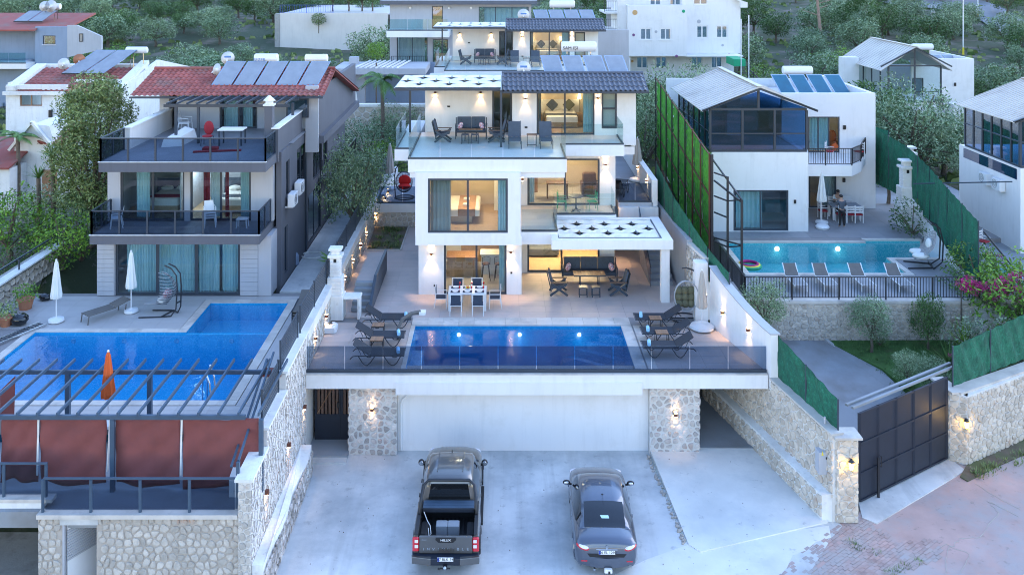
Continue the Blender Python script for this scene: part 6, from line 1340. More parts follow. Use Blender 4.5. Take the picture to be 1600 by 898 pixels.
def front_terrace():
 """lower covered terrace: stone basement, glass rail, red shade cloth, slatted pergola"""
 zt=2.35;yr=25.45
 t=thing('pergola_terrace','stone basement terrace with red shade cloths and slatted blue pergola','terrace',(-12,25.6,0))
 obj('terrace_floor',MB().box(-24,-7.4,25.5,29.2,1.9,zt),'grey_slab',t);obj('kerb',MB().box(X(62,yr),-7.38,25.25,25.55,zt-.06,zt+.06),'travertine',t);obj('kerb',MB().box(-24,X(68,25.2),25.65,25.95,zt+.16,zt+.26),'travertine',t)
 obj('edge_beam',MB().box(-24,X(62,yr)-.002,25.66,25.96,1.98,zt+.155),'old_white_plaster',t)
 xw0=X(60,25.4);xd0,xd1=X(98,25.4),X(151,25.4);L=-7.36-xw0
 h=[(xd0-xw0,xd1-xw0,-.6,Z(818,25.4))]
 obj('wall',wall(MB(),(xw0,25.4),(-7.36,25.4),-.6,zt-.065,.35,h),'dark_mortar',t)
 stones(t,(xw0,25.4),(-7.36,25.4),-.2,zt-.08,.195,'warm_stone',.028,.04,51,holes=[(xd0-xw0-.04,xd1-xw0+.02,-1,Z(818,25.4)+.06)],asp=1.12,limit=300)
 obj('lintel',MB().box(xd0-.06,xd1+.06,25.34,25.75,Z(818,25.4)+.003,Z(806,25.4)),'concrete',t)
 d=obj('door',MB().beam((xd0+.08,25.5,.8),(xd0+.62,26.35,.8),.05,2.35),'white_plastic',t)
 for k in range(12):obj('door_slat',MB().beam((xd0+.10,25.455,1.0+k*.075),(xd0+.64,26.30,1.0+k*.075),.02,.05),'light_grey_plaster',d)
 obj('door_frame',MB().box(xd0+.0,xd0+.06,25.38,25.5,-.6,Z(818,25.4)-.004),'light_grey_plaster',t);obj('lock',MB().box(xd0+.60,xd0+.68,26.2,26.28,.85,.95),'black',t)
 obj('basement_back',MB().box(-24,-7.4,29.3,29.5,-.6,1.9),'dark_mortar',t)
 def rail(x0,y0,x1,y1,z,us,h=.95):
  gl=obj('glass_railing',MB().beam((x0,y0,z+h),(x1,y1,z+h),.05,.05),'blue_metal',t)
  for u in us:x=X(u,(y0+y1)/2);obj('post',MB().cyl((x,y0,z),(x,y0,z+h-.03),.045,.045,10),'blue_metal',gl)
  e=[x0]+[X(u,(y0+y1)/2)for u in us]+[x1];e=sorted(set(round(q,3)for q in e))
  for a,b in zip(e,e[1:]):
   if b-a>.2:obj('pane',MB().box(a+.05,b-.05,y0+.0,y0+.012,z+.06,z+h-.05),'smoked_glass',gl)
 rail(X(68,25.4),25.4,-7.45,25.4,zt+.06,[67,142,219,296]);rail(-24,25.8,X(74,25.8),25.8,zt+.26,[6,72])
 zp=4.6;yA=Dz(648,zp);yB=Dz(578,zp);pg=obj('pergola_frame',MB().box(-24,-7.5,yA-.05,yA+.05,zp-.12,zp).box(-24,-7.5,yB-.05,yB+.05,zp-.12,zp),'blue_metal',t)
 for u in(176,):x=X(u,yA);obj('post',MB().box(x-.06,x+.06,yA-.06,yA+.06,zt,zp-.122),'blue_metal',t)
 for u in(106,234):x=X(u,yB);obj('post',MB().box(x-.07,x+.07,yB-.07,yB+.07,ZL,zp-.122),'blue_metal',t)
 x1=X(408,yA);obj('post',MB().box(x1-.06,x1+.06,yA-.06,yA+.06,zt,zp-.122),'blue_metal',t)
 for k in range(-5,13):
  xf=X(28+31.4*k,yA)
  obj('rafter',MB().beam((xf,yA-.08,zp+.055),(xf,Dz(560,zp)-.2,zp+.055),.05,.10),'blue_metal',t)
 yC=yA+.12;ztop=zp-.16
 def cloth(u0,u1,vb,seed,label=None):
  x0,x1_=X(u0,yC),X(u1,yC);z0=Z(vb,yC);n=26;m_=14;vs=[];rd=random.Random(seed);px=rd.random()*6
  for i in range(n+1):
   s_=i/n
   for j in range(m_+1):
    q=j/m_;x=x0+(x1_-x0)*(s_+.02*math.sin(q*4+px)*(1-s_)*s_*4);y=yC+.05*math.sin(s_*9+q*3+px)*(1-q*.6)+.05*abs(math.sin(s_*6-q*7+px))**3+.03*math.sin(s_*23+px)*(q)*.4
    vs.append((x,y,z0+.06*math.sin(s_*6+px)*(1-q)+(ztop-.05*math.sin(s_*math.pi)-z0)*q))
  o=obj('shade_cloth',MB().add(vs,[(i*(m_+1)+j,(i+1)*(m_+1)+j,(i+1)*(m_+1)+j+1,i*(m_+1)+j+1)for i in range(n)for j in range(m_)]),'shade_cloth',t,smooth=True)
  s2=o.modifiers.new('thickness','SOLIDIFY');s2 .thickness=.006
 cloth(-90,-5,752,1);cloth(1,58,752,2);cloth(62,166,756,3);cloth(180,281,758,4);cloth(286,404,763,5)
 for u in(60,284):obj('lashing',MB().beam((X(u,yC),yC,Z(655,yC)),(X(u-2,yC),yC,Z(742,yC)),.05,.02),'linen',t)
 obj('lashing',MB().beam((X(172,yC),yC,Z(655,yC)),(X(168,yC),yC,Z(735,yC)),.09,.02),'linen',t)
 obj('shade_cloth',MB().extrude([(X(0,yB),yB,ZL),(X(22,yB),yB,ZL),(X(24,yB),yB,Z(587,yB)),(X(0,yB),yB,Z(610,yB))],(0,.01,0)),'shade_cloth',t)
 obj('wedge_wall',MB().extrude([(-7.9,26.2,2.3),(-7.9,29.2,2.3),(-7.9,29.2,3.75),(-7.9,26.2,2.9)],(.5,0,0)),'old_white_plaster',t)
 obj('handrail',MB().beam((-7.75,25.9,3.4),(-7.75,29.9,4.75),.06).beam((-7.45,25.6,3.75),(-7.45,29.6,5.1),.06),'blue_metal',t);
 obj('post',MB().box(-7.49,-7.40,25.5,25.6,zt+.1,3.75),'blue_metal',t)
 o=structure('lower_yard',MB().prism([(-24,15),(-7.4,15),(-7.4,29),(-24,29)],-.7,-.45),'rough_concrete')
front_terrace()
# small red-roofed flue beside the boundary fence
t=thing('chimney','small white chimney with red tiled cap beside the pergola','chimney',(X(425,29.5),29.5,3));cx=X(425,29.5);B=lambda n,a,b,z0,z1,m:obj(n,MB().cbox(cx-a,cx+a,29.6-b,29.6+b,z0,z1,.01),m,t)
B('stack',.2,.2,3.0,4.25,'old_white_plaster');
for a in(-.14,0,.14):obj('flue_pier',MB().box(cx+a-.03,cx+a+.03,29.44,29.76,4.253,4.42),'old_white_plaster',t)
obj('cap',MB().add([(cx-.34,29.3,4.423),(cx+.34,29.3,4.423),(cx+.34,29.9,4.423),(cx-.34,29.9,4.423),(cx-.22,29.55,4.62),(cx+.22,29.55,4.62)],[(3,2,1,0),(0,1,5,4),(1,2,5),(2,3,4,5),(3,0,4)]),'red_tile',t)
def grey_house():
 P=thing('house','dark grey house with red tiled roof and roof terrace, left of the villa','house',(-14,40.1,ZL));Gm='grey_plaster'
 x0,x1=X(152,40.1),X(433,40.1);D0=40.1
 h=[(X(180,D0)-x0,X(375,D0)-x0,ZL,5.68)]
 obj('wall',wall(MB(),(x0,D0),(X(404,D0),D0),ZL,5.74,.25,h),'light_grey_plaster',P)
 for a,b in((x0,X(179,D0)),(X(376,D0),X(403,D0))):
  for k in range(13):obj('cladding_board',MB().box(a,b,D0-.03,D0-.002,ZL+.02+k*.205,ZL+.215+k*.205),'light_grey_plaster',P)
 window(P,(x0+h[0][0],D0),(x0+h[0][1],D0),ZL+.003,5.68,3,'anthracite','window_glass',.1,.08,'sliding_door',splits=[(X(245,D0)-x0-h[0][0]),(X(306,D0)-x0-h[0][0])],mw=.14)
 obj('pier',MB().box(X(404,D0)+.002,X(424,D0),D0-.02,D0+2.8,ZL,5.74),'light_grey_plaster',P)
 def slab(u0,u1,v0,v1,D,yb):obj('balcony_slab',MB().box(X(u0,D),X(u1,D),D,yb,Z(v1,D),Z(v0,D)),Gm,P);obj('slab_edge',MB().box(X(u0,D)-.03,X(u1,D)+.03,D-.03,D+.1,Z(v0,D)+.002,Z(v0,D)+.03),'old_white_plaster',P)
 slab(140,405,368,382,38.8,43.5);slab(154,415,254,269,39.0,43.5)
 fl1=obj('balcony_floor',MB().box(X(141,38.8),X(404,38.8),38.9,40.9,6.132,6.16),'grey_tile',P);tiles('tile',fl1,[(X(141,38.8),38.92),(X(404,38.8),38.92),(X(404,38.8),40.85),(X(141,38.8),40.85)],6.16,.6,.6,'grey_tile',limit=60)
 fl2=obj('terrace_floor',MB().box(X(155,39),X(414,39),39.1,46.8,9.252,9.27),'grey_tile',P);tiles('tile',fl2,[(X(155,39),39.12),(X(414,39),39.12),(X(414,39),43.0),(X(155,39),43.0)],9.27,.6,.6,'grey_tile',limit=90);tiles('tile',fl2,[(-14.9,43.02),(-9.9,43.02),(-9.9,46.7),(-14.9,46.7)],9.27,.6,.6,'grey_tile',limit=50)
 D1=40.9;xa=X(168,D1);hs=[(X(188,D1)-xa,X(288,D1)-xa,6.16,8.75),(X(297,D1)-xa,X(392,D1)-xa,6.16,8.75)]
 obj('wall',wall(MB(),(xa,D1),(X(427,D1),D1),6.16,8.83,.25,hs),'light_grey_plaster',P)
 window(P,(xa+hs[0][0],D1),(xa+hs[0][1],D1),6.163,8.75,2,'anthracite','window_glass',.09,.06,'sliding_door');window(P,(xa+hs[1][0],D1),(xa+hs[1][1],D1),6.163,8.75,2,'anthracite','window_glass',.09,.06,'sliding_door')
 D2=46.8;xb=X(345,D2)-.8;w2=[(X(343,D2)-xb,X(402,D2)-xb,9.27,11.2)]
 obj('wall',wall(MB(),(xb-2.4,D2),(-9.7,D2),9.0,11.45,.25,[(w2[0][0]+2.4,w2[0][1]+2.4,9.27,11.2),(.5,.9,9.27,11.1)]),'light_grey_plaster',P)
 window(P,(xb+w2[0][0],D2),(xb+w2[0][1],D2),9.273,11.2,2,'anthracite','window_glass',.08,.06,'sliding_door')
 xs=X(433,41.5)+.05;sd=[(.9,1.6,6.9,8.6),(3.2,5.3,6.3,8.7),(.6,1.2,3.4,5.6),(7.0,9.5,6.2,8.8),(9.8,11,6.2,8.8),(5.8,9.2,3.1,5.7),(10.5,13,3.1,5.7)]
 obj('wall',wall(MB(),(-10.0,41.15),(-10.0,58),ZL-1,9.25,.25,[(a,b,c,d)for a,b,c,d in sd]),Gm,P)
 obj('backing',MB().box(x0+.2,-10.4,58,58.2,0,9),Gm,P)
 for k,(a,b,c,d)in enumerate(sd):window(P,(-10.0,41.15+a),(-10.0,41.15+b),c,d,2 if b-a>1.5 else 1,'anthracite','dark_window_glass',.07,.06)
 obj('wall',wall(MB(),(-9.3,46.2),(-9.3,58),9.0,11.4,.25),Gm,P);obj('wall',wall(MB(),(-9.95,46.0),(-9.3,46.0),8.2,11.6,.25),'light_grey_plaster',P)
 obj('overhang',MB().box(-9.98,-9.05,46.26,58,8.6,9.0),Gm,P)
 obj('balcony_slab',MB().box(-9.99,-8.9,49.5,56,5.8,6.05),Gm,P);bar_rail(P,[(-9.9,49.6),(-8.95,49.6),(-8.95,55.9)],6.05,.95,.13,2)
 pr=MB().extrude([(X(415,39),39.02,9.26),(-9.96,46.0,9.26),(-9.96,46.0,10.6),(X(424,42),42.3,10.5),(X(424,42),41.8,9.9),(X(415,39),39.02,9.9)],(.25,0,0))
 obj('parapet',MB().box(-10.35,-10.1,40.9,46.0,8.84,10.35),Gm,P);obj('parapet_cap',MB().box(-10.40,-10.05,40.85,46.0,10.353,10.41),'old_white_plaster',P);obj('pier',MB().box(-10.72,-10.36,40.9,41.3,8.84,11.4),Gm,P)
 obj('chimney',MB().box(-10.78,-10.3,40.86,41.34,11.4,11.47).box(-10.68,-10.40,40.95,41.25,11.471,11.62).lathe(-10.54,41.1,[(.3,11.62),(.04,11.86)],4),'old_white_plaster',P)
 obj('parapet',MB().box(-17.4,-17.15,41.6,47.0,9.2,10.25),'cream_plaster',P);obj('parapet_cap',MB().box(-17.45,-17.1,41.55,47.0,10.253,10.31),'old_white_plaster',P)
 glass_rail(P,[(X(142,38.8),40.8),(X(142,38.8),38.86),(X(404,38.8),38.86),(X(404,38.8),40.8)],6.16,1.02,'smoked_glass','anthracite',1.18,.05,.07,.03,gap=.04)
 glass_rail(P,[(X(156,39),41.5),(X(156,39),39.07),(X(414,39),39.07),(X(414,39),40.8)],9.27,1.02,'smoked_glass','anthracite',1.2,.05,.07,.03,gap=.04)
 xr0,xr1=X(220,46.2)-.2,-8.9
 rf=obj('tiled_roof',MB().prism([(xr0+.1,45.6),(xr1,45.6),(xr1,48.6),(xr0+.1,48.6)],lambda x,y:11.18+(y-45.5)*.28,lambda x,y:11.24+(y-45.5)*.28).prism([(xr0+.1,48.61),(xr1,48.61),(xr1,57),(xr0+.1,57)],lambda x,y:12.10-(y-48.6)*.28,lambda x,y:12.16-(y-48.6)*.28),'red_tile',P)
 tile_roof(rf,xr0,xr1,45.3,11.20,48.6,12.16,'red_tile',.27,.40);tile_roof(rf,xr0,xr1,57,9.9,48.6,12.20,'red_tile',.27,.40);obj('ridge',MB().tube([(xr0,48.6,12.2),(xr1,48.6,12.2)],.1,8),'red_tile',rf)
 obj('eave',MB().box(xr0,xr1,45.2,45.36,11.08,11.17),'anthracite',P)
 zp=11.15;yA=43.0;pg=obj('pergola_frame',MB().box(X(256,yA),X(452,yA),yA-.05,yA+.05,zp-.14,zp).box(X(256,yA),X(452,yA),45.0,45.1,zp-.14,zp),'anthracite',P)
 for u in(275,310,):obj('post',MB().box(X(u,yA)-.06,X(u,yA)+.06,yA-.06,yA+.06,9.27,zp-.142),'anthracite',P)
 for u in(448,):obj('post',MB().box(X(u,yA)-.06,X(u,yA)+.06,44.2,44.32,9.27,zp-.142),'anthracite',P)
 for k in range(13):xx=X(262+k*15.4,yA);obj('rafter',MB().beam((xx,yA-.15,zp+.05),(xx,45.25,zp+.05),.05,.09),'anthracite',P)
 window(P,(-10.9,45.9),(-9.75,45.9),10.0,11.0,1,'anthracite','dark_window_glass',.07,-.06)
 obj('downpipe',MB().cyl((-9.93,46.1,3.1),(-9.93,46.1,11.3),.05,.05,8),'anthracite',P)
 room(P,x0+.3,X(404,D0)-.3,D0+.26,44,ZL+.02,5.6,'light_grey_plaster','pale_tile',0);room(P,xa+.2,X(420,D1),D1+.26,45,6.18,8.8,'light_grey_plaster','oak',45,(.8,.9,1));room(P,xb-2.2,-9.9,D2+.26,50.5,9.28,11.15,'light_grey_plaster','pale_tile',0)
 obj('partition',MB().box(X(291,42),X(293,42),D1+.27,44.9,6.19,8.7),'light_grey_plaster',P)
 return P
grey_house()
for k,(u0,u1)in enumerate(((199,246),(248,305),(311,344),(348,372))):curtain('teal curtain behind the ground floor glazing of the grey house, %s'%('first from the left','second from the left','third from the left','rightmost')[k],X(u0,40.6),X(u1,40.6),40.55,ZL+.05,5.6,'teal_curtain',None,.05,'curtains behind the ground floor glazing')
curtain('white curtain in the left balcony door',X(215,41.5),X(236,41.5),41.4,6.2,8.7,'teal_curtain',5);curtain('red curtain in the right balcony door of the grey house',X(319,41.5),X(329,41.5),41.4,6.2,8.7,'red_curtain',3)
curtain('pale curtain beside the red one in the right balcony door',X(330,41.5),X(345,41.5),41.45,6.2,8.7,'sheer_curtain',4);curtain('narrow red curtain at the middle post of the right balcony door',X(353,41.5),X(359,41.5),41.4,6.2,8.7,'red_curtain',2);curtain('pale curtain at the right edge of the right balcony door',X(377,41.5),X(391,41.5),41.4,6.2,8.7,'teal_curtain',4)
curtain('teal curtain behind the roof terrace door of the grey house',X(351,47.3),X(374,47.3),47.2,9.3,11.1,'teal_curtain',4);curtain('teal curtain at the right of the roof terrace door of the grey house',X(381,47.3),X(396,47.3),47.2,9.3,11.1,'teal_curtain',4)
for lab,u,D in(('left',262,42.9),('right',370,42.9)):bed('bed with pale cover behind the %s balcony door of the grey house'%lab,X(u,D)-.75,X(u,D)+.75,42.2,44.2,6.2,board='grey_cushion',runner='red_curtain' if lab=='left' else 'grey_cushion')
# things on and around the grey house
def ac_unit():
 t=thing('air_conditioner','ac','air conditioner');obj('housing',MB().cbox(-.4,.4,-.16,.16,0,.58,.02),'white_plastic',t);obj('grille',MB().tube([(-.1+.22*math.cos(a*.4),-.165,.29+.22*math.sin(a*.4))for a in range(16)],.008,4,True),'black',t)
 for r_ in(.08,.14):obj('grille_ring',MB().tube([(-.1+r_*math.cos(a*.4),-.165,.29+r_*math.sin(a*.4))for a in range(16)],.005,4,True),'black',t)
 obj('bracket',MB().box(-.35,-.31,-.1,.3,-.05,-.001),'white_metal',t);obj('bracket',MB().box(.31,.35,-.1,.3,-.05,-.001),'white_metal',t);return t
AC=Kind(ac_unit);AC.put((-9.72,42.2,6.55),R(90),'white air conditioner on the side wall of the grey house, nearer one','air conditioners on the grey house');AC.put((-9.72,43.6,6.75),R(90),'white air conditioner on the side wall of the grey house, farther one','air conditioners on the grey house')
def armchair_plastic():
 t=thing('plastic_chair','chair','chair');obj('seat',MB().cbox(-.22,.22,-.22,.22,.42,.46,.015),'white_plastic',t);obj('backrest',MB().extrude([(-.22,.2,.46),(.22,.2,.46),(.19,.30,.88),(-.19,.30,.88)],(0,.02,0)),'white_plastic',t)
 for s_ in(-.22,.22):
  obj('leg',MB().beam((s_,-.2,.42),(s_*1.1,-.24,0),.04),'white_plastic',t);obj('leg',MB().beam((s_,.2,.42),(s_*1.1,.28,0),.04),'white_plastic',t);obj('armrest',MB().tube([(s_,-.2,.44),(s_*1.1,-.2,.64),(s_*1.1,.24,.66)],.018,5),'white_plastic',t)
 return t
PC=Kind(armchair_plastic);PC.put((X(176,39.5),39.9,6.17),R(-70),'grey white plastic armchair at the left end of the middle balcony','plastic chairs')
for k in range(3):PC.put((X(322,39.5),40.0,6.17+k*.11),R(20+k*3),'white plastic armchair in the stack on the middle balcony, %s'%('bottom','middle','top')[k],'plastic chairs')
t=thing('plastic_stool','low white plastic stool on the right of the middle balcony','stool',(X(378,39.8),39.9,6.17));cx=X(378,39.8);obj('seat',MB().cbox(cx-.25,cx+.25,39.7,40.1,6.54,6.58,.01),'white_plastic',t)
for a in(-.2,.2):
 for b in(-.15,.15):obj('leg',MB().beam((cx+a,39.9+b,6.54),(cx+a*1.15,39.9+b*1.15,6.17),.04),'white_plastic',t)
t=thing('patio_table','wood topped table with dark legs on the roof terrace of the grey house','table',(X(361,42.5),42.6,9.27));cx=X(361,42.5);obj('table_top',MB().cbox(cx-.6,cx+.6,42.3,43.1,10.0,10.05,.01),'linen',t)
for a in(-.52,.52):
 for b in(42.36,43.04):obj('leg',MB().box(cx+a-.03,cx+a+.03,b-.03,b+.03,9.27,10.0),'anthracite',t)
t=thing('garden_chair','red cushioned chair standing on the roof terrace of the grey house','chair',(X(323,42.5),42.6,9.27));cx=X(323,42.5);obj('seat',MB().blob((cx,42.6,9.7),(.26,.25,.07),10,6),'red_curtain',t,smooth=True);obj('backrest',MB().blob((cx,42.82,10.05),(.24,.07,.34),12,8),'red_curtain',t,smooth=True)
for a in(-.22,.22):
 for b in(-.2,.2):obj('leg',MB().beam((cx+a,42.6+b,9.68),(cx+a*1.1,42.6+b*1.15,9.28),.025),'anthracite',t)
tag(obj('bench_cushion',MB().beam((X(303,41),40.9,9.31),(X(374,41),41.3,9.31),.22,.06).cbox(X(312,41),X(335,41),41.3,41.7,9.28,9.42,.03),'red_curtain',loc=(X(340,41),41.1,9.28)),'dark red bench cushion lying on the roof terrace floor','cushion')
tag(obj('covered_sofa',MB().add([(X(264,43),42.0,9.28),(X(292,43),42.3,9.28),(X(306,44),44.2,9.28),(X(284,44),44.4,9.28),(X(266,43),42.1,9.62),(X(290,43),42.4,9.72),(X(303,44),44.1,9.75),(X(286,44),44.3,9.85)],[(0,1,5,4),(1,2,6,5),(2,3,7,6),(3,0,4,7),(4,5,6,7)]),'linen',loc=(X(285,43),43,9.28)),'low sofa under a white cloth on the left of the roof terrace','sofa')
PC.put((X(283,45),45.6,9.28),R(90),'white plastic armchair in the shade at the back of the roof terrace','plastic chairs',scale=1.2)
umbrella_closed('white closed umbrella standing nearest the left stone wall by the left pool',X(88,37.2),37.2,ZL,2.55,'white_canvas',drop=1.55,bs=.32,r=.2)
umbrella_closed('white closed umbrella left of the striped swing chair',X(205,38.2),38.2,ZL,2.6,'white_canvas',drop=1.55,bs=.30,r=.2)
umbrella_closed('orange closed umbrella behind the slatted pergola',X(168,28.9),28.95,ZL,2.35,'orange_canvas',drop=1.45,bs=.42,r=.20)
t=thing('sun_lounger','grey flat sling lounger between the two white umbrellas','sun lounger',(0,0,0));obj('sling',MB().box(-.3,.3,-.85,.35,.34,.37),'grey_sling',t);obj('headrest',MB().extrude([(-.3,.36,.37),(.3,.36,.37),(.3,1.0,.50),(-.3,1.0,.50)],(0,0,.03)),'grey_sling',t)
for a in(-.28,.28):
 for b in(-.82,.8):obj('leg',MB().beam((a,b,.36),(a,b-.05,0),.035),'grey_sling',t)
place(t,(X(162,37.6),37.7,ZL),R(-38))
def stacked_lounger():
 t=thing('stacked_lounger','lounger','sun lounger');obj('sling',MB().box(-.32,.32,-.95,.35,0,.05),'grey_sling',t);obj('headrest',MB().extrude([(-.32,.36,.0),(.32,.36,.0),(.32,1.0,.16),(-.32,1.0,.16)],(0,0,.05)),'grey_sling',t);obj('side_rail',MB().box(-.36,-.325,-.97,.4,-.02,.07).xf(Matrix()),'anthracite',t);obj('side_rail',MB().box(.325,.36,-.97,.4,-.02,.07),'anthracite',t);return t
SL=Kind(stacked_lounger)
for k in range(6):SL.put((-8.05,37.1,ZL+.25+.11*k),R(2),'brown grey lounger in the tall stack beside the boundary fence, %s'%('bottom one','second from the bottom','third from the bottom','third from the top','second from the top','topmost')[k],'stacked loungers')
tag(obj('lounger_feet',MB().box(-8.33,-8.27,36.3,36.36,ZL,ZL+.24).box(-7.83,-7.77,36.3,36.36,ZL,ZL+.24).box(-8.33,-8.27,37.8,37.86,ZL,ZL+.24).box(-7.83,-7.77,37.8,37.86,ZL,ZL+.24),'anthracite',loc=(-8,37,ZL)),'dark metal feet carrying the tall stack of loungers','stand')
def striped_swing():
 t=thing('swing_chair','hanging striped rope chair with footrest on a dark curved stand by the left pool','swing chair')
 for s_ in(-.42,.42):obj('stand',MB().tube([(-.85,s_-.35,.03),(.0,s_*.9,.03),(.35,s_*.5,.05),(.55,s_*.35,.35),(.6,s_*.3,1.2),(.55,s_*.3,1.75),(.3,s_*.3,2.0),(-.05,s_*.3,2.1)],.03,6),'black_metal',t)
 obj('crossbar',MB().beam((.0,-.38,.04),(.0,.38,.04),.05,.04).beam((.58,-.14,.6),(.58,.14,.6),.05),'black_metal',t)
 for k in range(22):a=k/21;z=.45+a*1.25;x=-.15+.45*math.sin(a*math.pi*.95)*.9;w=.40*math.sin(math.pi*(.12+.85*a))**.6;obj('rope',MB().tube([(x-.32,-w,z+.03),(x,-w*.7,z),(x+.1,0,z-.02),(x,w*.7,z),(x-.32,w,z+.03)],.014,5),'wicker' if k%2 else 'anthracite',t)
 obj('footrest',MB().extrude([(-.95,-.32,.42),(-.35,-.32,.52),(-.35,.32,.52),(-.95,.32,.42)],(0,0,.015)),'wicker',t)
 obj('cushion',MB().blob((-.2,0,.62),(.25,.3,.12),12,8),'white_canvas',t,smooth=True);obj('cushion',MB().blob((-.05,.05,.85),(.14,.26,.2),12,8),'floral',t,smooth=True);return t
place(striped_swing(),(X(262,38),38.0,ZL),R(-20))
def pot_plant(label,x,y,z,r,h,ph,m='bright_leaf',pot='terracotta'):
 t=thing('potted_plant',label,'plant',(x,y,z));obj('pot',MB().lathe(x,y,[(r*.7,z),(r,z+h),(r*1.12,z+h),(r*1.12,z+h+.05),(r*.95,z+h+.05)],16),pot,t);rd=random.Random(label);mb=MB()
 for k in range(260):
  a=rd.random()*6.28;q=rd.random()**.5*r*1.6;zz=z+h+rd.random()*ph;s_=.05;d=Vector((rd.uniform(-1,1),rd.uniform(-1,1),rd.uniform(-.3,1))).normalized()*s_;e=d.orthogonal().normalized()*s_*.6;c=Vector((x+q*math.cos(a),y+q*math.sin(a),zz));mb.quad(c-d,c+e,c+d,c-e)
 obj('leaves',mb,m,t,kind='stuff')
pot_plant('green plant in a large terracotta pot against the left stone wall',X(36,38.4),38.6,ZL,.34,.42,.55);pot_plant('straggly plant in a smaller terracotta pot at the left edge',X(9,36.8),36.8,ZL,.28,.34,.6,'mixed_leaf')
tag(obj('rubbish_bag',MB().blob((X(30,36.9),36.9,ZL+.22),(.36,.32,.24),12,8,.25,3),'black_gloss',loc=(X(30,36.9),36.9,ZL),smooth=True),'black plastic rubbish bag beside the smaller flower pot','bag');tag(obj('rubbish_bag',MB().blob((X(71,39.6),39.6,ZL+.14),(.3,.22,.15),12,8,.25,4),'black_gloss',loc=(X(71,39.6),39.6,ZL),smooth=True),'dark folded bag on the paving behind the first white umbrella','bag')
t=thing('ladder','aluminium ladder lying on the paving at the left edge','ladder',(X(30,36),35.6,ZL));a=Vector((X(-30,34.5),34.4,ZL+.06));b=Vector((X(62,36.6),36.9,ZL+.06));d=(b-a).normalized();nn=Vector((-d.y,d.x,0))*.2
obj('stile',MB().beam(a-nn,b-nn,.04,.08),'chrome',t);obj('stile',MB().beam(a+nn,b+nn,.04,.08),'chrome',t)
for k in range(14):c=a.lerp(b,(k+.5)/14);obj('rung',MB().beam(c-nn*.9,c+nn*.9,.04,.03),'anthracite',t)
# solar water heaters and dishes
def heater(label,x,y,z,n=4,pw=1.0,pl=2.0,gap=.12,tilt=38,skew=0,tank=1.9,tx=.5,m='collector',txt=None,tr=.27,ty=1.75,tz=1.45):
 t=thing('solar_water_heater',label,'solar heater',(x,y,z));W=n*pw+(n-1)*gap;c,s_=math.cos(R(tilt)),math.sin(R(tilt))
 for k in range(n):
  a=x-W/2+k*(pw+gap);q=[(a,y,z+.06),(a+pw,y,z+.06),(a+pw+skew,y+pl*c,z+.06+pl*s_),(a+skew,y+pl*c,z+.06+pl*s_)];nv=Vector((0,-s_,c))*.05
  p=obj('collector_panel',MB().extrude(q,nv),'chrome',t);e=.05;f=[(Vector(q[0])*(1-u_)+Vector(q[1])*u_)*(1-v_)+(Vector(q[3])*(1-u_)+Vector(q[2])*u_)*v_+nv*1.04 for u_,v_ in((e,e*.6),(1-e,e*.6),(1-e,1-e*.6),(e,1-e*.6))];obj('absorber',MB().extrude(f,nv*.1),m,p)
  obj('strut',MB().beam((a+pw*.8+skew,y+pl*c,z),(a+pw*.8+skew,y+pl*c,z+pl*s_),.04),'chrome',t)
 obj('base_rail',MB().box(x-W/2-.05,x+W/2+.05,y-.03,y+.02,z,z+.058),'black',t)
 if tank:
  xt=x+(tx-.5)*W+skew;tk=obj('water_tank',MB().tube([(xt-tank/2,y+ty,z+tz),(xt-tank/2+.05,y+ty,z+tz),(xt+tank/2-.05,y+ty,z+tz),(xt+tank/2,y+ty,z+tz)],[tr*.8,tr,tr,tr*.8],18),'white_metal',t,smooth=False)
  for a in(-tank/2+.3,tank/2-.3):obj('tank_stand',MB().beam((xt+a,y+ty,z),(xt+a,y+ty,z+tz-tr*.9),.05),'chrome',t)
  if txt:text(tk,'lettering',txt,.24,(xt-tank*.25,y+ty-tr-.006,z+tz-.06),(R(90),0,0),'blue_print' if txt!='SAM IŞI' else 'black',.002)
 return t
def dish(label,x,y,z,r=.42,m='white_plastic',txt=False,yaw=0):
 t=thing('satellite_dish',label,'satellite dish',(0,0,0));mb=MB();mb.lathe(0,0,[(r,.10),(r*.75,.045),(r*.4,.012),(.01,0)],20);mb.xf(Matrix.Rotation(R(75),4,'X'));mb.xf(Matrix.Translation((0,0,.75)));obj('reflector',mb,m,t,smooth=True)
 if txt:obj('print',MB().box(-r*.5,r*.5,-.13,-.128,.80,.90),'blue_print',t)
 obj('mast',MB().cyl((0,.08,0),(0,.08,.75),.025,.025,8),'anthracite',t);obj('feed_arm',MB().tube([(0,0,.75-r*.9),(0,-.35,.55),(0,-.42,.62)],.012,5),'anthracite',t);obj('feed',MB().cyl((0,-.42,.62),(0,-.32,.70),.035,.03,8),'white_plastic',t);place(t,(x,y,z),R(yaw));return t
heater('four tilted solar panels with lettered tank on the main villa roof',X(919,46.2),46.1,11.95,4,1.0,1.6,.12,38,-.25,1.86,.48,'collector','SAM IŞI',.27,1.75,1.5)
heater('row of solar panels with tank on the roof of the rear villa',X(887,66.6),66.4,13.2,4,1.05,1.7,.10,38,-.3,1.9,.5,'collector',None,.28,1.8,1.55)
dish('white satellite dish beside the solar panels of the main villa',X(818,45.9),45.7,11.8,.36,txt=True);dish('white satellite dish at the left of the rear villa solar panels',X(818,66),66,13.3,.44,txt=True)
heater('three solar panels with lettered tank on the left of the red roof',X(394,48.2),46.5,11.5,3,1.03,1.75,.10,38,.4,1.25,.62,'collector','SEZER',.25,1.6,1.3)
heater('two solar panels with plain white tank on the right of the red roof',X(476,48.2),46.5,11.5,2,1.03,1.75,.10,38,.4,1.2,.62,'collector',None,.22,1.6,1.3)
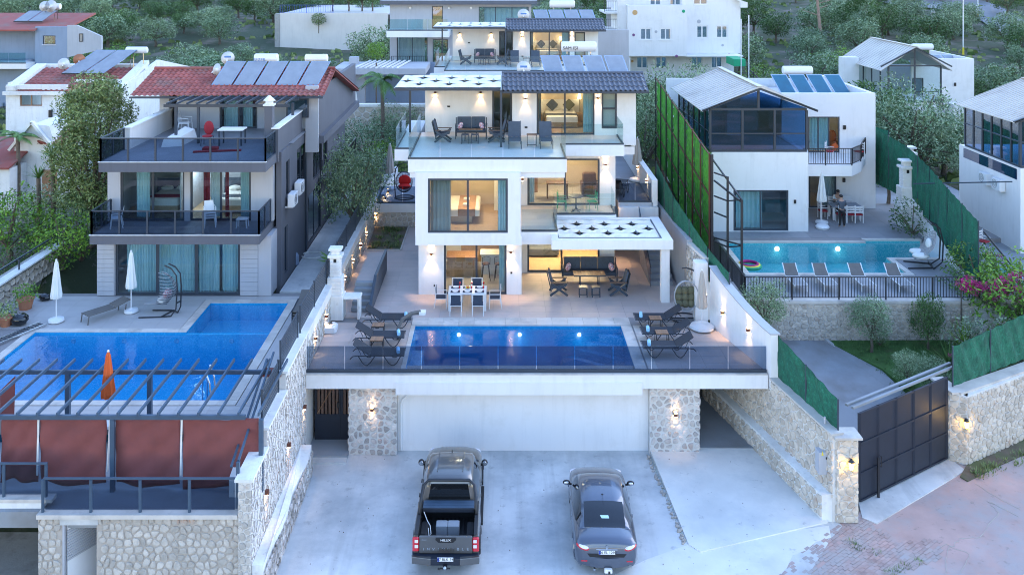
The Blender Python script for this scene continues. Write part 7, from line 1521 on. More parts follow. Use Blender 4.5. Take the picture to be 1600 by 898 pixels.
dish('upper white satellite dish with blue print at the left of the red roof',X(354,48.2),48.5,12.0,.36,txt=True,yaw=5);dish('lower white satellite dish turned sideways at the left of the red roof',X(341,47.6),47.6,11.5,.32,yaw=-35)
# alley beside the grey house
structure('side_alley',MB().prism([(-9.95,40.6),(-7.36,40.6),(-7.36,60),(-9.95,60)],2.6,3.04),'concrete')
tag(obj('gas_bottle',MB().lathe(X(462,44.2),44.2,[(.14,3.05),(.16,3.1),(.16,3.5),(.10,3.6),(.05,3.66)],14),'blue_plaster',loc=(X(462,44.2),44.2,3.04)),'blue gas bottle standing against the side wall of the grey house','gas bottle')
tag(obj('coiled_hose',MB().tube([(X(487,45.3)+(.62-.02*(k%4))*math.cos(k*.42),45.6+(.55-.02*(k%5))*math.sin(k*.42),3.06+.008*(k//15))for k in range(75)],.022,5),'white_canvas',loc=(X(487,45.3),45.6,3.04)),'coiled white hose lying in the alley beside the grey house','hose')
# RIGHT NEIGHBOUR: garden, terrace with pool, white house with glass room
ZR,ZG=3.3,1.6
def glass_room(P,x0,x1,y0,y1,z0,ze,za,fm='anthracite',gm='blue_glass',rm='sheet_metal',nf=3,ns=4,ov=.5,ribs=22,left_hip=0,mid=1.3):
 """conservatory: framed glass walls, gabled profiled sheet roof with the ridge running back from the front gable"""
 g=obj('glass_room_frame',MB().box(x0,x1,y0,y0+.1,z0,z0+.12).box(x0,x1,y0,y0+.1,ze-.12,ze).box(x0,x0+.1,y0+.1,y1,ze-.12,ze).box(x0,x0+.1,y0+.1,y1,z0,z0+.1),fm,P)
 for k in range(nf+1):x=x0+(x1-x0)*k/nf;obj('post',MB().box(x-.06,x+.06,y0-.01,y0+.11,z0+.121,ze-.121),fm,g)
 for k in range(1,ns+1):y=y0+(y1-y0)*k/ns;obj('post',MB().box(x0-.01,x0+.09,y-.05,y+.05,z0+.101,ze-.121),fm,g)
 for k in range(nf):a=x0+(x1-x0)*k/nf+.06;b=x0+(x1-x0)*(k+1)/nf-.06;obj('pane',MB().box(a,b,y0+.04,y0+.05,z0+.12,z0+mid-.03),gm,g);obj('pane',MB().box(a,b,y0+.04,y0+.05,z0+mid+.03,ze-.12),gm,g);obj('rail',MB().box(a,b,y0+.01,y0+.09,z0+mid-.03,z0+mid+.03),fm,g)
 for k in range(ns):a=y0+(y1-y0)*k/ns+.05;b=y0+(y1-y0)*(k+1)/ns-.05;obj('pane',MB().box(x0+.03,x0+.04,a,b,z0+.1,z0+mid-.03),gm,g);obj('pane',MB().box(x0+.03,x0+.04,a,b,z0+mid+.03,ze-.12),gm,g);obj('rail',MB().box(x0,x0+.08,a,b,z0+mid-.03,z0+mid+.03),fm,g)
 xm=(x0+x1)/2;obj('gable_post',MB().box(xm-.06,xm+.06,y0,y0+.09,ze,za-.12),fm,g)
 for s_,xe in((-1,x0),(1,x1)):obj('gable_pane',MB().extrude([(xm-.06*-s_*-1,y0+.05,ze+.01),(xe,y0+.05,ze+.01),(xm-.06*-s_*-1,y0+.05,za-.16)],(0,.01,0)),gm,g)
 obj('gable_beam',MB().beam((x0-ov,y0-.25,ze-.10),(xm,y0-.25,za),.1,.12).beam((xm,y0-.25,za),(x1+ov,y0-.25,ze-.10),.1,.12),fm,g)
 sl=(za-ze)/(xm-x0)
 for s_ in(-1,1):
  r=obj('roof_sheet',MB().extrude([(xm,y0-.3,za+.06),(xm+s_*(xm-x0+ov),y0-.3,za+.06-sl*(xm-x0+ov)),(xm+s_*(xm-x0+ov),y1,za+.06-sl*(xm-x0+ov)),(xm,y1,za+.06)],(0,0,.04)),rm,P)
  n=ribs;
  for k in range(n):y=y0-.28+(y1-y0+.26)*k/(n-1);obj('roof_rib',MB().beam((xm+s_*.02,y,za+.115),(xm+s_*(xm-x0+ov),y,za+.115-sl*(xm-x0+ov)),.035,.035),rm,r)
 obj('ridge_cap',MB().beam((xm,y0-.32,za+.135),(xm,y1,za+.135),.3,.03),rm,P)
 return g
def right_site():
 structure('lawn',MB().prism([G(1290,532,ZG),(20.5,38.88),(22.0,36.2),(17.1,33.0),G(1378,606,.6)],lambda x,y:-.3,lambda x,y:.5+(ZG-.5)*max(0,min(1,(y-32.5)/5))),'grass')
 structure('garden_path',MB().prism([(10.7,38.9),G(1290,532,ZG),G(1378,606,.6),(16.7,32.65),(11.8,30.0),(11.0,29.6),(10.2,33.5)],-.35,lambda x,y:.12+(ZG-.12)*max(0,min(1,(y-30.6)/7.4))),'grey_slab')
 a=G(1290,532,ZG);b=G(1378,606,.6);structure('path_kerb',MB().beam((a[0],a[1],ZG+.03),(b[0],b[1],.72),.14,.14),'concrete')
 rd=random.Random(3);sp=[]
 for k in range(900):
  x=rd.uniform(14,21);y=rd.uniform(33,38.8);
  if inpoly(x,y,[(14.3,38.8),(20.4,38.8),(21.6,36.2),(17.2,33.4),(16.2,34.0)]):sp.append((x,y,.5+(ZG-.5)*max(0,min(1,(y-32.5)/5)),.12,7,.09))
 weeds('lawn_grass',sp,'dark_leaf',9,'short uneven grass of the lawn behind the black gate')
 t=thing('pool_terrace','pool terrace carried by a rough stone retaining wall above the lawn, with balustrade','terrace',(15.7,38.9,ZG))
 obj('wall',MB().box(10.4,22.5,38.92,39.3,1.0,3.16),'mortar',t);obj('cap',MB().box(10.35,22.5,38.84,39.3,3.163,3.29),'travertine',t)
 stones(t,(10.5,38.92),(20.6,38.92),1.5,3.14,.17,'limestone',.018,.06,61,asp=1.5,limit=0)
 obj('wall',MB().box(10.35,10.6,39.3,50,1.0,3.28),'mortar',t)
 yf,yb=42.3,Dz(382,3.2);px0=X(1155,44.2);fl=obj('floor',MB().box(10.6,23.5,39.3,yf-.3,2.9,ZR-.02).box(10.6,px0-.3,yf-.298,yb+.3,2.9,ZR-.02).box(10.6,28,yb+.8,54.5,2.9,ZR-.02).box(19.55,23.5,yf-.298,44.2,2.9,ZR-.02).box(px0-.29,19.2,yb+.302,yb+.798,2.9,ZR-.021),'grout',t)
 for poly in([(10.62,39.3),(23.4,39.3),(23.4,yf-.32),(10.62,yf-.32)],[(10.62,yb+.82),(26,yb+.82),(26,54),(10.62,54)],[(19.57,yf-.3),(23.4,yf-.3),(23.4,44.15),(19.57,44.15)]):tiles('tile',fl,poly,ZR-.02,1.0,1.0,'grey_tile',limit=90)
 obj('coping_stone',MB().box(px0-.29,19.5,yf-.3,yf-.026,3.0,ZR+.02),'travertine',t);obj('coping_stone',MB().box(px0-.29,19.19,yb+.026,yb+.3,3.0,ZR+.02),'travertine',t);obj('coping_stone',MB().box(px0-.29,px0-.026,yf+.002,yb-.002,3.0,ZR+.02),'travertine',t);obj('coping_stone',MB().box(19.225,19.5,yf+.002,44.19,3.0,ZR+.02),'travertine',t);obj('coping_stone',MB().box(19.225,22.2,44.2,44.474,3.0,ZR+.021),'travertine',t);obj('coping_stone',MB().box(19.2,22.3,yb+.426,yb+.7,3.0,ZR+.019),'travertine',t)
 bar_rail(t,[(10.7,50),(10.7,38.98),(20.9,38.98)],ZR,.98,.125,2.06)
 p=thing('swimming_pool','bright turquoise pool behind the black balustrade on the right','pool',(15.5,44.5,1.9));b=MB().box(px0,19.2,yf,yb,2.1,2.2).box(19.2,22.2,44.5,yb+.4,2.1,2.2).box(px0-.02,px0,yf,yb,2.2,3.25).box(px0,19.2,yf-.02,yf,2.2,3.25).box(px0,19.2,yb,yb+.02,2.2,3.25).box(19.2,22.2,yb+.4,yb+.42,2.2,3.25).box(19.2,19.22,yf,44.5,2.2,3.25).box(19.22,22.2,44.48,44.5,2.2,3.25).box(19.18,19.2,yb+.02,yb+.4,2.2,3.25)
 obj('basin',b,'aqua_mosaic',p);obj('water',MB().prism([(px0+.003,yf+.003),(19.19,yf+.003),(19.19,44.51),(22.19,44.51),(22.19,yb+.39),(19.21,yb+.39),(19.21,yb-.003),(px0+.003,yb-.003)],2.21,3.19),'shallow_water',p)
 for u in(1214,1309):x=X(u,yb);obj('pool_light',MB().cyl((x,yb-.001,2.98),(x,yb-.04,2.98),.13,.12,12),'pool_glow',p);point((x,yb-.3,2.8),1,(.75,.95,1),.1)
 w_=thing('garden_wall','white stepped garden wall beside the swing seat and green screen','wall',(22,43,2));obj('wall',MB().extrude([(20.95,38.9,2.0),(22.6,44.0,2.0),(22.9,50.5,2.0),(22.9,50.5,5.0),(22.6,46.5,4.5),(22.4,44.0,4.2),(20.95,38.9,3.4)],(.25,0,0)),'white_plaster',w_)
right_site()
def white_house():
 P=thing('house','white house with blue glass roof room and wrought balcony beside the turquoise pool','house',(15,48.8,ZR));W='white_plaster';D0,D1=48.8,53.4
 x0,x1,x2=X(1112,D0),X(1263,D0),X(1368,D1)
 h=[(X(1146,D0)-x0,X(1232,D0)-x0,3.33,5.55)]
 obj('wall',wall(wall(MB(),(x0,D0),(x1,D0),ZR-.3,7.62,.25,h),(x1,D0+.25),(x1,D1+.25),ZR-.3,7.62,.25),W,P)
 window(P,(x0+h[0][0],D0),(x0+h[0][1],D0),3.333,5.55,2,'anthracite','window_glass',.09,.05,'sliding_door')
 obj('socket',MB().box(X(1242,D0)-.06,X(1242,D0)+.06,D0-.05,D0-.001,Z(315,D0)-.1,Z(315,D0)+.1),'black',P)
 h2=[(X(1264,D1)-x1+.0,X(1307,D1)-x1,3.32,5.6),(X(1262,D1)-x1+.02,X(1312,D1)-x1,6.6,8.75)]
 obj('wall',wall(wall(MB(),(x1,D1),(x2,D1),ZR-.3,Z(146,D1),.25,h2),(x2,D1+.25),(x2,62),ZR-.3,Z(146,D1),.25),W,P);obj('wall',MB().box(x0,x2-.26,62,62.2,ZR-.3,9.9),W,P);obj('wall',MB().box(x0,x0+.25,D0+.252,62,ZR-.3,7.62),W,P)
 obj('roof',MB().box(x1-3.5,x2-.26,D1+.26,61.9,9.2,9.35),'light_grey_plaster',P)
 window(P,(x1+h2[0][0]+.01,D1),(x1+h2[0][1],D1),3.323,5.6,2,'anthracite','window_glass',.08,.05,'sliding_door');window(P,(x1+h2[1][0],D1),(x1+h2[1][1],D1),6.603,8.75,3,'anthracite','window_glass',.07,.05,'balcony_door')
 for u,v in((1318,281),(1319,199)):obj('wall_lamp',MB().box(X(u,D1)-.07,X(u,D1)+.07,D1-.12,D1-.001,Z(v,D1)-.12,Z(v,D1)+.12),'black',P)
 bz=6.55;arc=[(x1+.02,50.3),(X(1330,50.4),50.3),(X(1346,51.2),51.3),(X(1350,52.5),52.6),(X(1352,53.4),53.38)];obj('balcony_slab',MB().prism(arc+[(x1+.02,53.38)],5.95,bz),W,P);bar_rail(P,arc,bz,.95,.13,1.6)
 g0,g1=X(1100,D0)+.35,X(1261,D0)
 glass_room(P,g0,g1,D0+.02,57.5,7.62,10.0,11.1,'anthracite','blue_glass','sheet_metal',3,6,.5,20,mid=1.0)
 obj('upper_floor',MB().box(x0+.26,x1-.01,D0+.3,61.9,7.5,7.6),'pale_tile',P);obj('fireplace',MB().box(g0+2.1,g0+2.9,53.5,54,7.62,10.4),W,P);obj('kitchen_block',MB().box(g0+3.3,g0+4.4,55,56,7.62,9.2),'pale_tile',P)
 room(P,x0+.4,x1-.4,D0+.3,52.5,ZR+.02,5.7,'blue_plaster','pale_tile',0);room(P,x1+.4,x2-.4,D1+.3,57,ZR+.02,5.8,'light_grey_plaster','pale_tile',3);room(P,x1+.4,x2-.4,D1+.3,57,6.6,8.9,'linen','oak',6)
white_house()
curtain('pale curtain in the terrace door of the white house',X(1282,54),X(1305,54),53.9,ZR+.05,5.5,'sheer_curtain',5);curtain('pale curtain in the balcony door of the white house',X(1264,54),X(1294,54),53.9,6.65,8.7,'teal_curtain',6);curtain('teal curtain in the ground floor window of the right house',X(1150,49.4),X(1190,49.4),49.35,ZR+.05,5.5,'teal_curtain',6)
tag(obj('red_cloth',MB().blob((X(1300,54),53.95,7.35),(.25,.12,.5),10,8,.3,2).blob((X(1299,54),53.6,6.95),(.3,.2,.3),10,8,.3,5),'orange_canvas',loc=(X(1300,54),53.9,6.6),smooth=True),'red cloth hanging in the open balcony door of the white house','cloth')
heater('four teal solar panels with orange ended tank on the roof of the white house',X(1272,57),56.2,9.35,4,1.0,2.0,.14,40,-.35,1.9,.42,'teal_collector',None,.27,1.9,1.6)
def metal_chair(m='white_metal',seat='red_curtain'):
 t=thing('patio_chair','chair','chair');obj('seat',MB().cbox(-.22,.22,-.22,.22,.43,.48,.01),seat,t)
 for k in range(3):obj('back_slat',MB().box(-.2,.2,.2,.22,.58+k*.14,.66+k*.14),m,t)
 for a in(-.22,.22):obj('leg',MB().beam((a,-.2,0),(a,-.2,.43),.035),m,t);obj('leg',MB().beam((a,.21,0),(a,.21,1.0),.035),m,t);obj('armrest',MB().box(a-.02,a+.02,-.22,.2,.64,.67),m,t)
 return t
MC=Kind(metal_chair);cx,cy=X(1323,51.0),51.3
t=thing('patio_table','dark topped white table on the terrace under the rounded balcony','table',(cx,cy,ZR));obj('table_top',MB().cbox(cx-.85,cx+.85,cy-.4,cy+.5,ZR+.72,ZR+.77,.01),'grey_slab',t)
for a in(-.75,.75):
 for b in(-.3,.4):obj('leg',MB().box(cx+a-.05,cx+a+.05,cy+b-.05,cy+b+.05,ZR,ZR+.719),'white_metal',t)
for a,b,r_,lab in((-.5,-.75,180,'front left'),(.45,-.75,180,'front right'),(-1.25,.0,90,'left end'),(.0,-.72,180,'front middle'),(-.3,1.0,0,'back left'),(.6,1.0,0,'back right')):MC.put((cx+a,cy+b,ZR),R(r_),'white chair with red seat at the %s of the terrace table'%lab,'red seated terrace chairs')
MC.put((X(1345,51.6),51.9,6.55),R(-60),'white patio chair at the right end of the rounded balcony','balcony seats');MC.put((X(1300,51.6),52.0,6.55),R(60),'patio chair in front of the open balcony door','balcony seats')
umbrella_closed('white closed umbrella left of the terrace table beside the turquoise pool',X(1284,50.3),50.3,ZR,2.85,'white_canvas',drop=1.6,bs=.36,r=.24)
tag(obj('parasol_foot',MB().lathe(X(1284,49.5),49.4,[(.34,ZR),(.38,ZR+.1),(.3,ZR+.2),(.06,ZR+.24)],16),'white_plastic',loc=(X(1284,49.5),49.4,ZR)),'spare white umbrella base in front of the closed umbrella','umbrella base')
# people: one skinned body each
def person(label,loc,rz,pose,top,trousers,hairm='black'):
 t=thing('person',label,'person',(0,0,0));J=dict(pose)
 E=[('pelvis','spine'),('spine','chest'),('chest','neck'),('neck','head'),('head','crown'),('chest','shl'),('shl','ell'),('ell','wrl'),('wrl','hal'),('chest','shr'),('shr','elr'),('elr','wrr'),('wrr','har'),('pelvis','hil'),('hil','knl'),('knl','anl'),('anl','tol'),('pelvis','hir'),('hir','knr'),('knr','anr'),('anr','tor')]
 Rr=dict(pelvis=.135,spine=.125,chest=.145,neck=.055,head=.095,crown=.075,sh=.07,el=.048,wr=.032,ha=.035,hi=.09,kn=.06,an=.04,to=.035)
 import bmesh
 def build(nm,edges,m,k=1.0,add=0):
  ns=[];[ns.append(a)for e in edges for a in e if a not in ns];bm=bmesh.new();lay=bm.verts.layers.skin.verify();V={}
  for a in ns:v_=bm.verts.new(J[a]);r_=Rr.get(a,Rr.get(a[:2],.05))*k+add;v_[lay].radius=(r_,r_*(.8 if a in('chest','spine','pelvis')else 1));v_[lay].use_root=(a==ns[0]);V[a]=v_
  for a,b in edges:bm.edges.new((V[a],V[b]))
  me=bpy.data.meshes.new(nm);bm.to_mesh(me);bm.free();me.materials.append(MT[m]);o=bpy.data.objects.new(nm,me);col.objects.link(o);o.parent=t
  s_=o.modifiers.new('skin','SKIN');s_.use_smooth_shade=True;q=o.modifiers.new('sub','SUBSURF');q.levels=2;q.render_levels=2;return o
 body=build('body',E,'skin')
 build('shirt',[e for e in E if e in(('pelvis','spine'),('spine','chest'),('chest','shl'),('chest','shr'),('shl','ell'),('shr','elr'))],top,1.0,.02)
 build('trousers',[e for e in E if e[0]in('pelvis','hil','hir','knl','knr')and e[1]not in('spine',)],trousers,1.0,.018)
 c=J['head'];k=J['crown'];obj('hair',MB().blob((k[0],k[1]+.015,k[2]-.0),(.105,.11,.085),12,8),hairm,None).parent=t
 obj('nose',MB().blob((c[0],c[1]-.10,c[2]+.0),(.014,.02,.02),6,4),'skin',None).parent=t
 for s_ in(-1,1):
  o=obj('eye',MB().blob((c[0]+s_*.035,c[1]-.088,c[2]+.03),(.012,.012,.009),6,4),'black',None);o.parent=t;o=obj('ear',MB().blob((c[0]+s_*.098,c[1],c[2]+.01),(.015,.025,.035),6,4),'skin',None);o.parent=t
 for w in('l','r'):
  h=Vector(J['ha'+w]);d=(h-Vector(J['wr'+w])).normalized();sd=d.cross(Vector((0,0,1)));sd=(sd if sd.length>.1 else Vector((1,0,0))).normalized()
  for k in range(4):b=h+sd*(k-1.5)*.02+d*.01;l=(.06,.07,.065,.05)[k];o=obj('finger',MB().tube([b,b+d*l*.6,b+d*l*.9+Vector((0,0,-.02))],[.009,.0085,.007],6),'skin',None,smooth=True);o.parent=t
  o=obj('finger',MB().tube([h-sd*.03-d*.02,h-sd*.055+d*.01,h-sd*.06+d*.035],[.011,.01,.008],6),'skin',None,smooth=True);o.parent=t
 place(t,loc,rz);return t
stand=dict(pelvis=(0,0,.95),spine=(0,-.02,1.12),chest=(0,-.06,1.36),neck=(0,-.09,1.50),head=(0,-.13,1.60),crown=(0,-.14,1.70),shl=(-.18,-.06,1.42),ell=(-.26,-.12,1.16),wrl=(-.16,-.34,1.08),hal=(-.13,-.42,1.06),shr=(.18,-.06,1.42),elr=(.26,-.12,1.16),wrr=(.15,-.33,1.10),har=(.12,-.41,1.09),hil=(-.10,0,.90),knl=(-.12,-.03,.50),anl=(-.13,.02,.09),tol=(-.14,-.14,.04),hir=(.10,0,.90),knr=(.11,-.02,.50),anr=(.12,.02,.09),tor=(.13,-.14,.04))
sit=dict(pelvis=(0,0,.56),spine=(0,.02,.74),chest=(0,-.04,.98),neck=(0,-.09,1.12),head=(0,-.13,1.22),crown=(0,-.14,1.32),shl=(-.18,-.03,1.04),ell=(-.27,-.12,.82),wrl=(-.12,-.32,.86),hal=(-.08,-.39,.86),shr=(.18,-.03,1.04),elr=(.27,-.12,.82),wrr=(.12,-.32,.86),har=(.08,-.39,.86),hil=(-.10,-.04,.54),knl=(-.14,-.42,.52),anl=(-.14,-.44,.10),tol=(-.14,-.58,.05),hir=(.10,-.04,.54),knr=(.14,-.42,.52),anr=(.14,-.44,.10),tor=(.14,-.58,.05))
person('person in a white shirt seated behind the terrace table with head bent down',(X(1308,52.3),52.3,ZR+.02),R(0),sit,'white_canvas','black')
person('person in black trousers standing at the near side of the terrace table',(X(1317,49.4),49.55,ZR+.01),R(180),stand,'grey_cushion','black')
def low_bed():
 t=thing('sun_lounger','lounger','sun lounger')
 for k in range(9):obj('slat',MB().box(-.3,.3,-.9+k*.14,-.79+k*.14,.3,.33),'wicker',t)
 obj('backrest',MB().extrude([(-.3,.36,.32),(.3,.36,.32),(.3,.85,.72),(-.3,.85,.72)],(0,.03,.0)),'grey_sling',t)
 for a in(-.3,.3):
  obj('side_rail',MB().tube([(a,-.92,.31),(a,.4,.31),(a,.85,.74)],.025,6),'white_metal',t)
  for b in(-.8,.3):obj('leg',MB().beam((a,b,.3),(a,b,0),.04),'white_metal',t)
 return t
LB=Kind(low_bed)
for k,u in enumerate((1243,1290,1347,1405)):LB.put((X(u,40.6),40.7,ZR),R(0),'white framed sunbed behind the balustrade of the turquoise pool, %s'%('leftmost','second from the left','second from the right','rightmost')[k],'sunbeds behind the balustrade')
def double_swing():
 t=thing('double_swing','double hanging wicker seat with white cushions on a dark stand by the turquoise pool','swing')
 for s_ in(-.5,.5):obj('stand',MB().tube([(-.9,s_-.1,.03),(.3,s_*.6,.03),(.62,s_*.5,.3),(.66,s_*.5,1.2),(.5,s_*.5,1.85),(.1,s_*.5,2.05)],.035,6),'black_metal',t)
 obj('crossbar',MB().beam((.2,-.5,.05),(.2,.5,.05),.05).beam((.1,-.5,2.05),(.1,.5,2.05),.05),'black_metal',t);wv=MB()
 for j in range(15):ph=-1+2*j/14;wv.tube([(-.55+.95*math.sin(a)*(1-.25*ph*ph),ph*.75*math.sin(.35+a*.8),.35+1.25*a/1.57*(1-.3*ph*ph))for a in[k*1.57/10 for k in range(11)]],.014,4)
 for k in range(11):a=k*1.57/10;wv.tube([(-.55+.95*math.sin(a)*(1-.25*ph*ph),ph*.75*math.sin(.35+a*.8),.35+1.25*a/1.57*(1-.3*ph*ph))for ph in[-1+2*j/12 for j in range(13)]],.016,4)
 obj('weave',wv,'wicker',t,kind='stuff')
 for s_ in(-.3,.3):obj('seat_cushion',MB().blob((-.3,s_,.55),(.38,.3,.13),12,8),'white_canvas',t,smooth=True)
 obj('back_cushion',MB().blob((.15,.1,.95),(.15,.35,.3),12,8),'white_canvas',t,smooth=True);return t
place(double_swing(),(X(1452,43),43.3,ZR),R(-12),1.05)
barbecue('white barbecue chimney in front of the green screen beside the terrace',X(1418,49.8),50.0,ZR+.0,1.25);barbecue('second white barbecue chimney just behind the green screen',X(1424,52.5),52.8,ZR+.3,1.2)
t=thing('swim_ring','purple yellow and green swim ring at the left edge of the turquoise pool','swim ring',(X(1168,43.9),43.6,3.2))
for k,m_ in enumerate(('magenta','yellow','green_dot')):obj('ring_band',MB().tube([(X(1168,43.9)+(.40+.07*k)*math.cos(a*.35),43.6+(.40+.07*k)*math.sin(a*.35),3.30-.04*k)for a in range(18)],.075,8,True),m_,t,smooth=True)
# green screens on the right
mesh_screen('long green mesh screen beside the white garden wall, running back past the barbecues',[(21.4,40.0,3.2,6.4),(22.0,44.0,3.9,6.9),(22.6,47,4.3,7.2),(23.0,50.6,4.6,7.6),(22.8,57,4.5,8.0)]);mesh_screen('green mesh screen behind the barbecue chimneys',[(26.3,60.5,3.2,6.6),(24.0,66,3.2,6.8)])
def gate():
 x0,y0=11.95,29.75;x1,y1=16.15,32.35;d=Vector((x1-x0,y1-y0));L=d.length;d/=L;t=thing('sliding_gate','large dark navy panelled metal gate with lantern pillars either side','gate',(x0,y0,.1));zt=3.02;P=lambda a,z,o_=0:(x0+d.x*a+d.y*o_,y0+d.y*a-d.x*o_,z);n=5
 for k in range(n+1):a=L*k/n;obj('stile',MB().beam(P(a,.08),P(a,zt),.08,.06),'navy_metal',t)
 for z in(.1,1.0,2.0,zt-.03):obj('rail',MB().beam(P(.04,z,.004),P(L-.04,z,.004),.07,.06),'navy_metal',t)
 for k in range(n):
  for z0,z1 in((.14,.96),(1.04,1.96),(2.04,zt-.07)):obj('panel',MB().beam(P(L*k/n+.05,(z0+z1)/2,-.01),P(L*(k+1)/n-.05,(z0+z1)/2,-.01),.02,z1-z0),'navy_metal',t)
 obj('track_beam',MB().beam(P(-.1,zt+.12,-.18),P(L+.9,zt+.12,-.18),.09,.07).beam(P(-.1,zt+.12,-.42),P(L+.9,zt+.12,-.42),.09,.07),'grey_slab',t)
 obj('gate_post',MB().beam(P(.85,-.0,.12),P(.85,1.35,.12),.07),'black_metal',t);obj('handle',MB().tube([P(1.0,1.0,.05),P(1.0,1.0,.13),P(1.0,1.35,.13),P(1.0,1.35,.05)],.012,5),'black',t)
gate()
t=thing('garden_wall','stone wall with travertine cap and green screen right of the big gate','wall',(16.3,32.4,0));A=(16.25,32.35);B=(16.9,31.95);C=(24.5,36.4);D_=(16.25,33.2)
for p,q in(((16.25,33.3),(16.25,32.35)),((16.25,32.35),(16.75,32.05)),((16.75,32.05),(24.5,36.4))):obj('wall',wall(MB(),p,q,-.1,2.45,.35),'mortar',t);stones(t,p,q,0,2.43,.21,'limestone',.02,.05,71,asp=1.3,limit=120)
obj('cap',MB().beam((16.45,32.35,2.49),(24.5,36.6,2.49),.5,.08).beam((16.3,33.4,2.491),(16.5,32.2,2.491),.5,.08),'travertine',t)
mesh_screen('green mesh screen standing on the stone wall right of the gate',[(16.5,32.6,2.55,4.0),(20.5,34.9,2.55,4.3),(24.5,37.1,2.55,4.5)],'green_mesh')
t=thing('meter_box','grey electricity meter box with yellow sticker on a pole by the stone wall','meter box',(X(1290,29.2),29.2,.6));cx=X(1290,29.2)
obj('pole',MB().cyl((cx+.03,29.35,.6),(cx+.03,29.35,3.1),.035,.035,8),'light_grey_plaster',t);obj('box',MB().cbox(cx-.27,cx+.02,29.05,29.4,Z(737,29.2),Z(703,29.2),.01),'light_grey_plaster',t);obj('sticker',MB().extrude([(cx-.19,29.046,2.0),(cx-.12,29.046,2.0),(cx-.155,29.046,2.16)],(0,-.003,0)),'yellow',t);obj('lock',MB().box(cx-.05,cx-.02,29.03,29.048,1.88,1.95),'black',t)
# far right house
def far_right_house():
 P=thing('house','white house with grey framed glass room at the right edge','house',(27,46,3));
 obj('wall',MB().box(26.7,38,45.9,52,2.8,7.4),'white_plaster',P);glass_room(P,26.75,33.5,45.95,51.5,7.41,9.9,11.2,'anthracite','blue_glass','sheet_metal',3,6,.5,22)
 obj('glazed_band',MB().box(26.68,26.698,46.2,51.5,6.75,7.3),'blue_glass',P)
 structure('side_terrace',MB().prism([(23.2,38.2),(30,38.2),(30,62),(23.2,62)],2.2,3.05),'grey_slab');q=thing('swimming_pool','sliver of a turquoise pool at the right edge','pool',(27,42,3));obj('basin',MB().box(23.9,30,40.6,43.6,3.052,3.08),'aqua_mosaic',q);obj('water',MB().box(23.9,30,40.6,43.6,3.085,3.2),'shallow_water',q)
 for k in(0,1):AC.put((26.52,47.6+1.3*k,5.9),R(-90),'air conditioner on the white wall at the right edge, %s'%('nearer one','farther one')[k],'air conditioners on the right edge house')
far_right_house()
tag(obj('umbrella_pole',MB().tube([(X(1434,46),46.5,Z(291,46)),(X(1591,44),44.5,Z(284,44.5))],.035,6),'anthracite',loc=(24,45,6)),'long dark horizontal pole beyond the green screen at the right','pole');tag(obj('umbrella_pole',MB().tube([(X(1537,42),42,Z(362,42)),(X(1582,41),40.5,Z(428,40.5))],.04,6),'black_metal',loc=(23,42,4)),'leaning dark pole beside the sliver of pool at the right edge','pole')
MC.put((X(1545,46),46.5,3.05),R(30),'red seated chair beyond the green screen at the right edge')
# second glass-room house
def second_glass_house():
 P=thing('house','small white house with glass room among the trees, upper right','house',(36,80,2));D0,D1=77,82;x0,x1,x2=X(1357,D0),X(1466,D0),X(1522,D1)
 obj('wall',wall(wall(MB(),(x1,D1),(x2,D1),1,Z(92,D1),.25,[(.05,1.1,Z(165,D1),Z(122,D1))]),(x2,D1+.25),(x2,90),1,Z(92,D1),.25),'white_plaster',P);obj('wall',MB().box(x0+1.2,x1,D0,D1+.2,1,5.9).box(x1-3,x2-.26,D1+5,D1+5.2,1,8.0).box(x0-.3,x0+1.19,D1,83,1,Z(90,D1)),'white_plaster',P)
 window(P,(x1+.05,D1),(x1+1.1,D1),Z(165,D1),Z(122,D1),1,'anthracite','window_glass',.08,.05,'balcony_door');glass_room(P,x0+1.7,x1+.2,D0-.1,86,5.92,9.1,10.6,'anthracite','window_glass','sheet_metal',2,5,.8,18,mid=.9)
 bar_rail(P,[(x1+.2,D1-1.4),(x1+2.2,D1-1.4),(x1+2.4,D1)],Z(168,D1),.95,.15,1.1);obj('balcony_slab',MB().box(x1,x1+2.3,D1-1.5,D1-.01,Z(168,D1)-.25,Z(168,D1)),'white_plaster',P);obj('wall',MB().box(X(1490,79),X(1519,79),79,80.4,1,5.4),'white_plaster',P)
 obj('lamp',MB().box(X(1492,D1)-.08,X(1492,D1)+.08,D1-.1,D1-.001,Z(132,D1)-.15,Z(132,D1)+.15),'black',P)
second_glass_house();heater('four dark blue solar panels with grey tank on the upper right house',X(1455,86),84,7.6,4,1.05,2.1,.14,42,-.5,2.0,.42,'collector',None,.30,2.0,2.2)
def leafball(cl,rd,n,leaf,mb,flat_=.5):
 for c,r in cl:
  for k in range(int(n*r*r)):
   v=Vector((rd.gauss(0,1),rd.gauss(0,1),rd.gauss(0,1)));v=v.normalized()*r*(.35+.65*rd.random()**.5);v.z*=.8;p=Vector(c)+v
   d=Vector((rd.uniform(-1,1),rd.uniform(-1,1),rd.uniform(-.6,.9))).normalized()*leaf*(.6+.8*rd.random());e=d.cross(Vector((rd.uniform(-1,1),rd.uniform(-1,1),1))).normalized()*leaf*.38
   mb.add([p-d,p+e,p+d,p-e],[(0,1,2,3)])
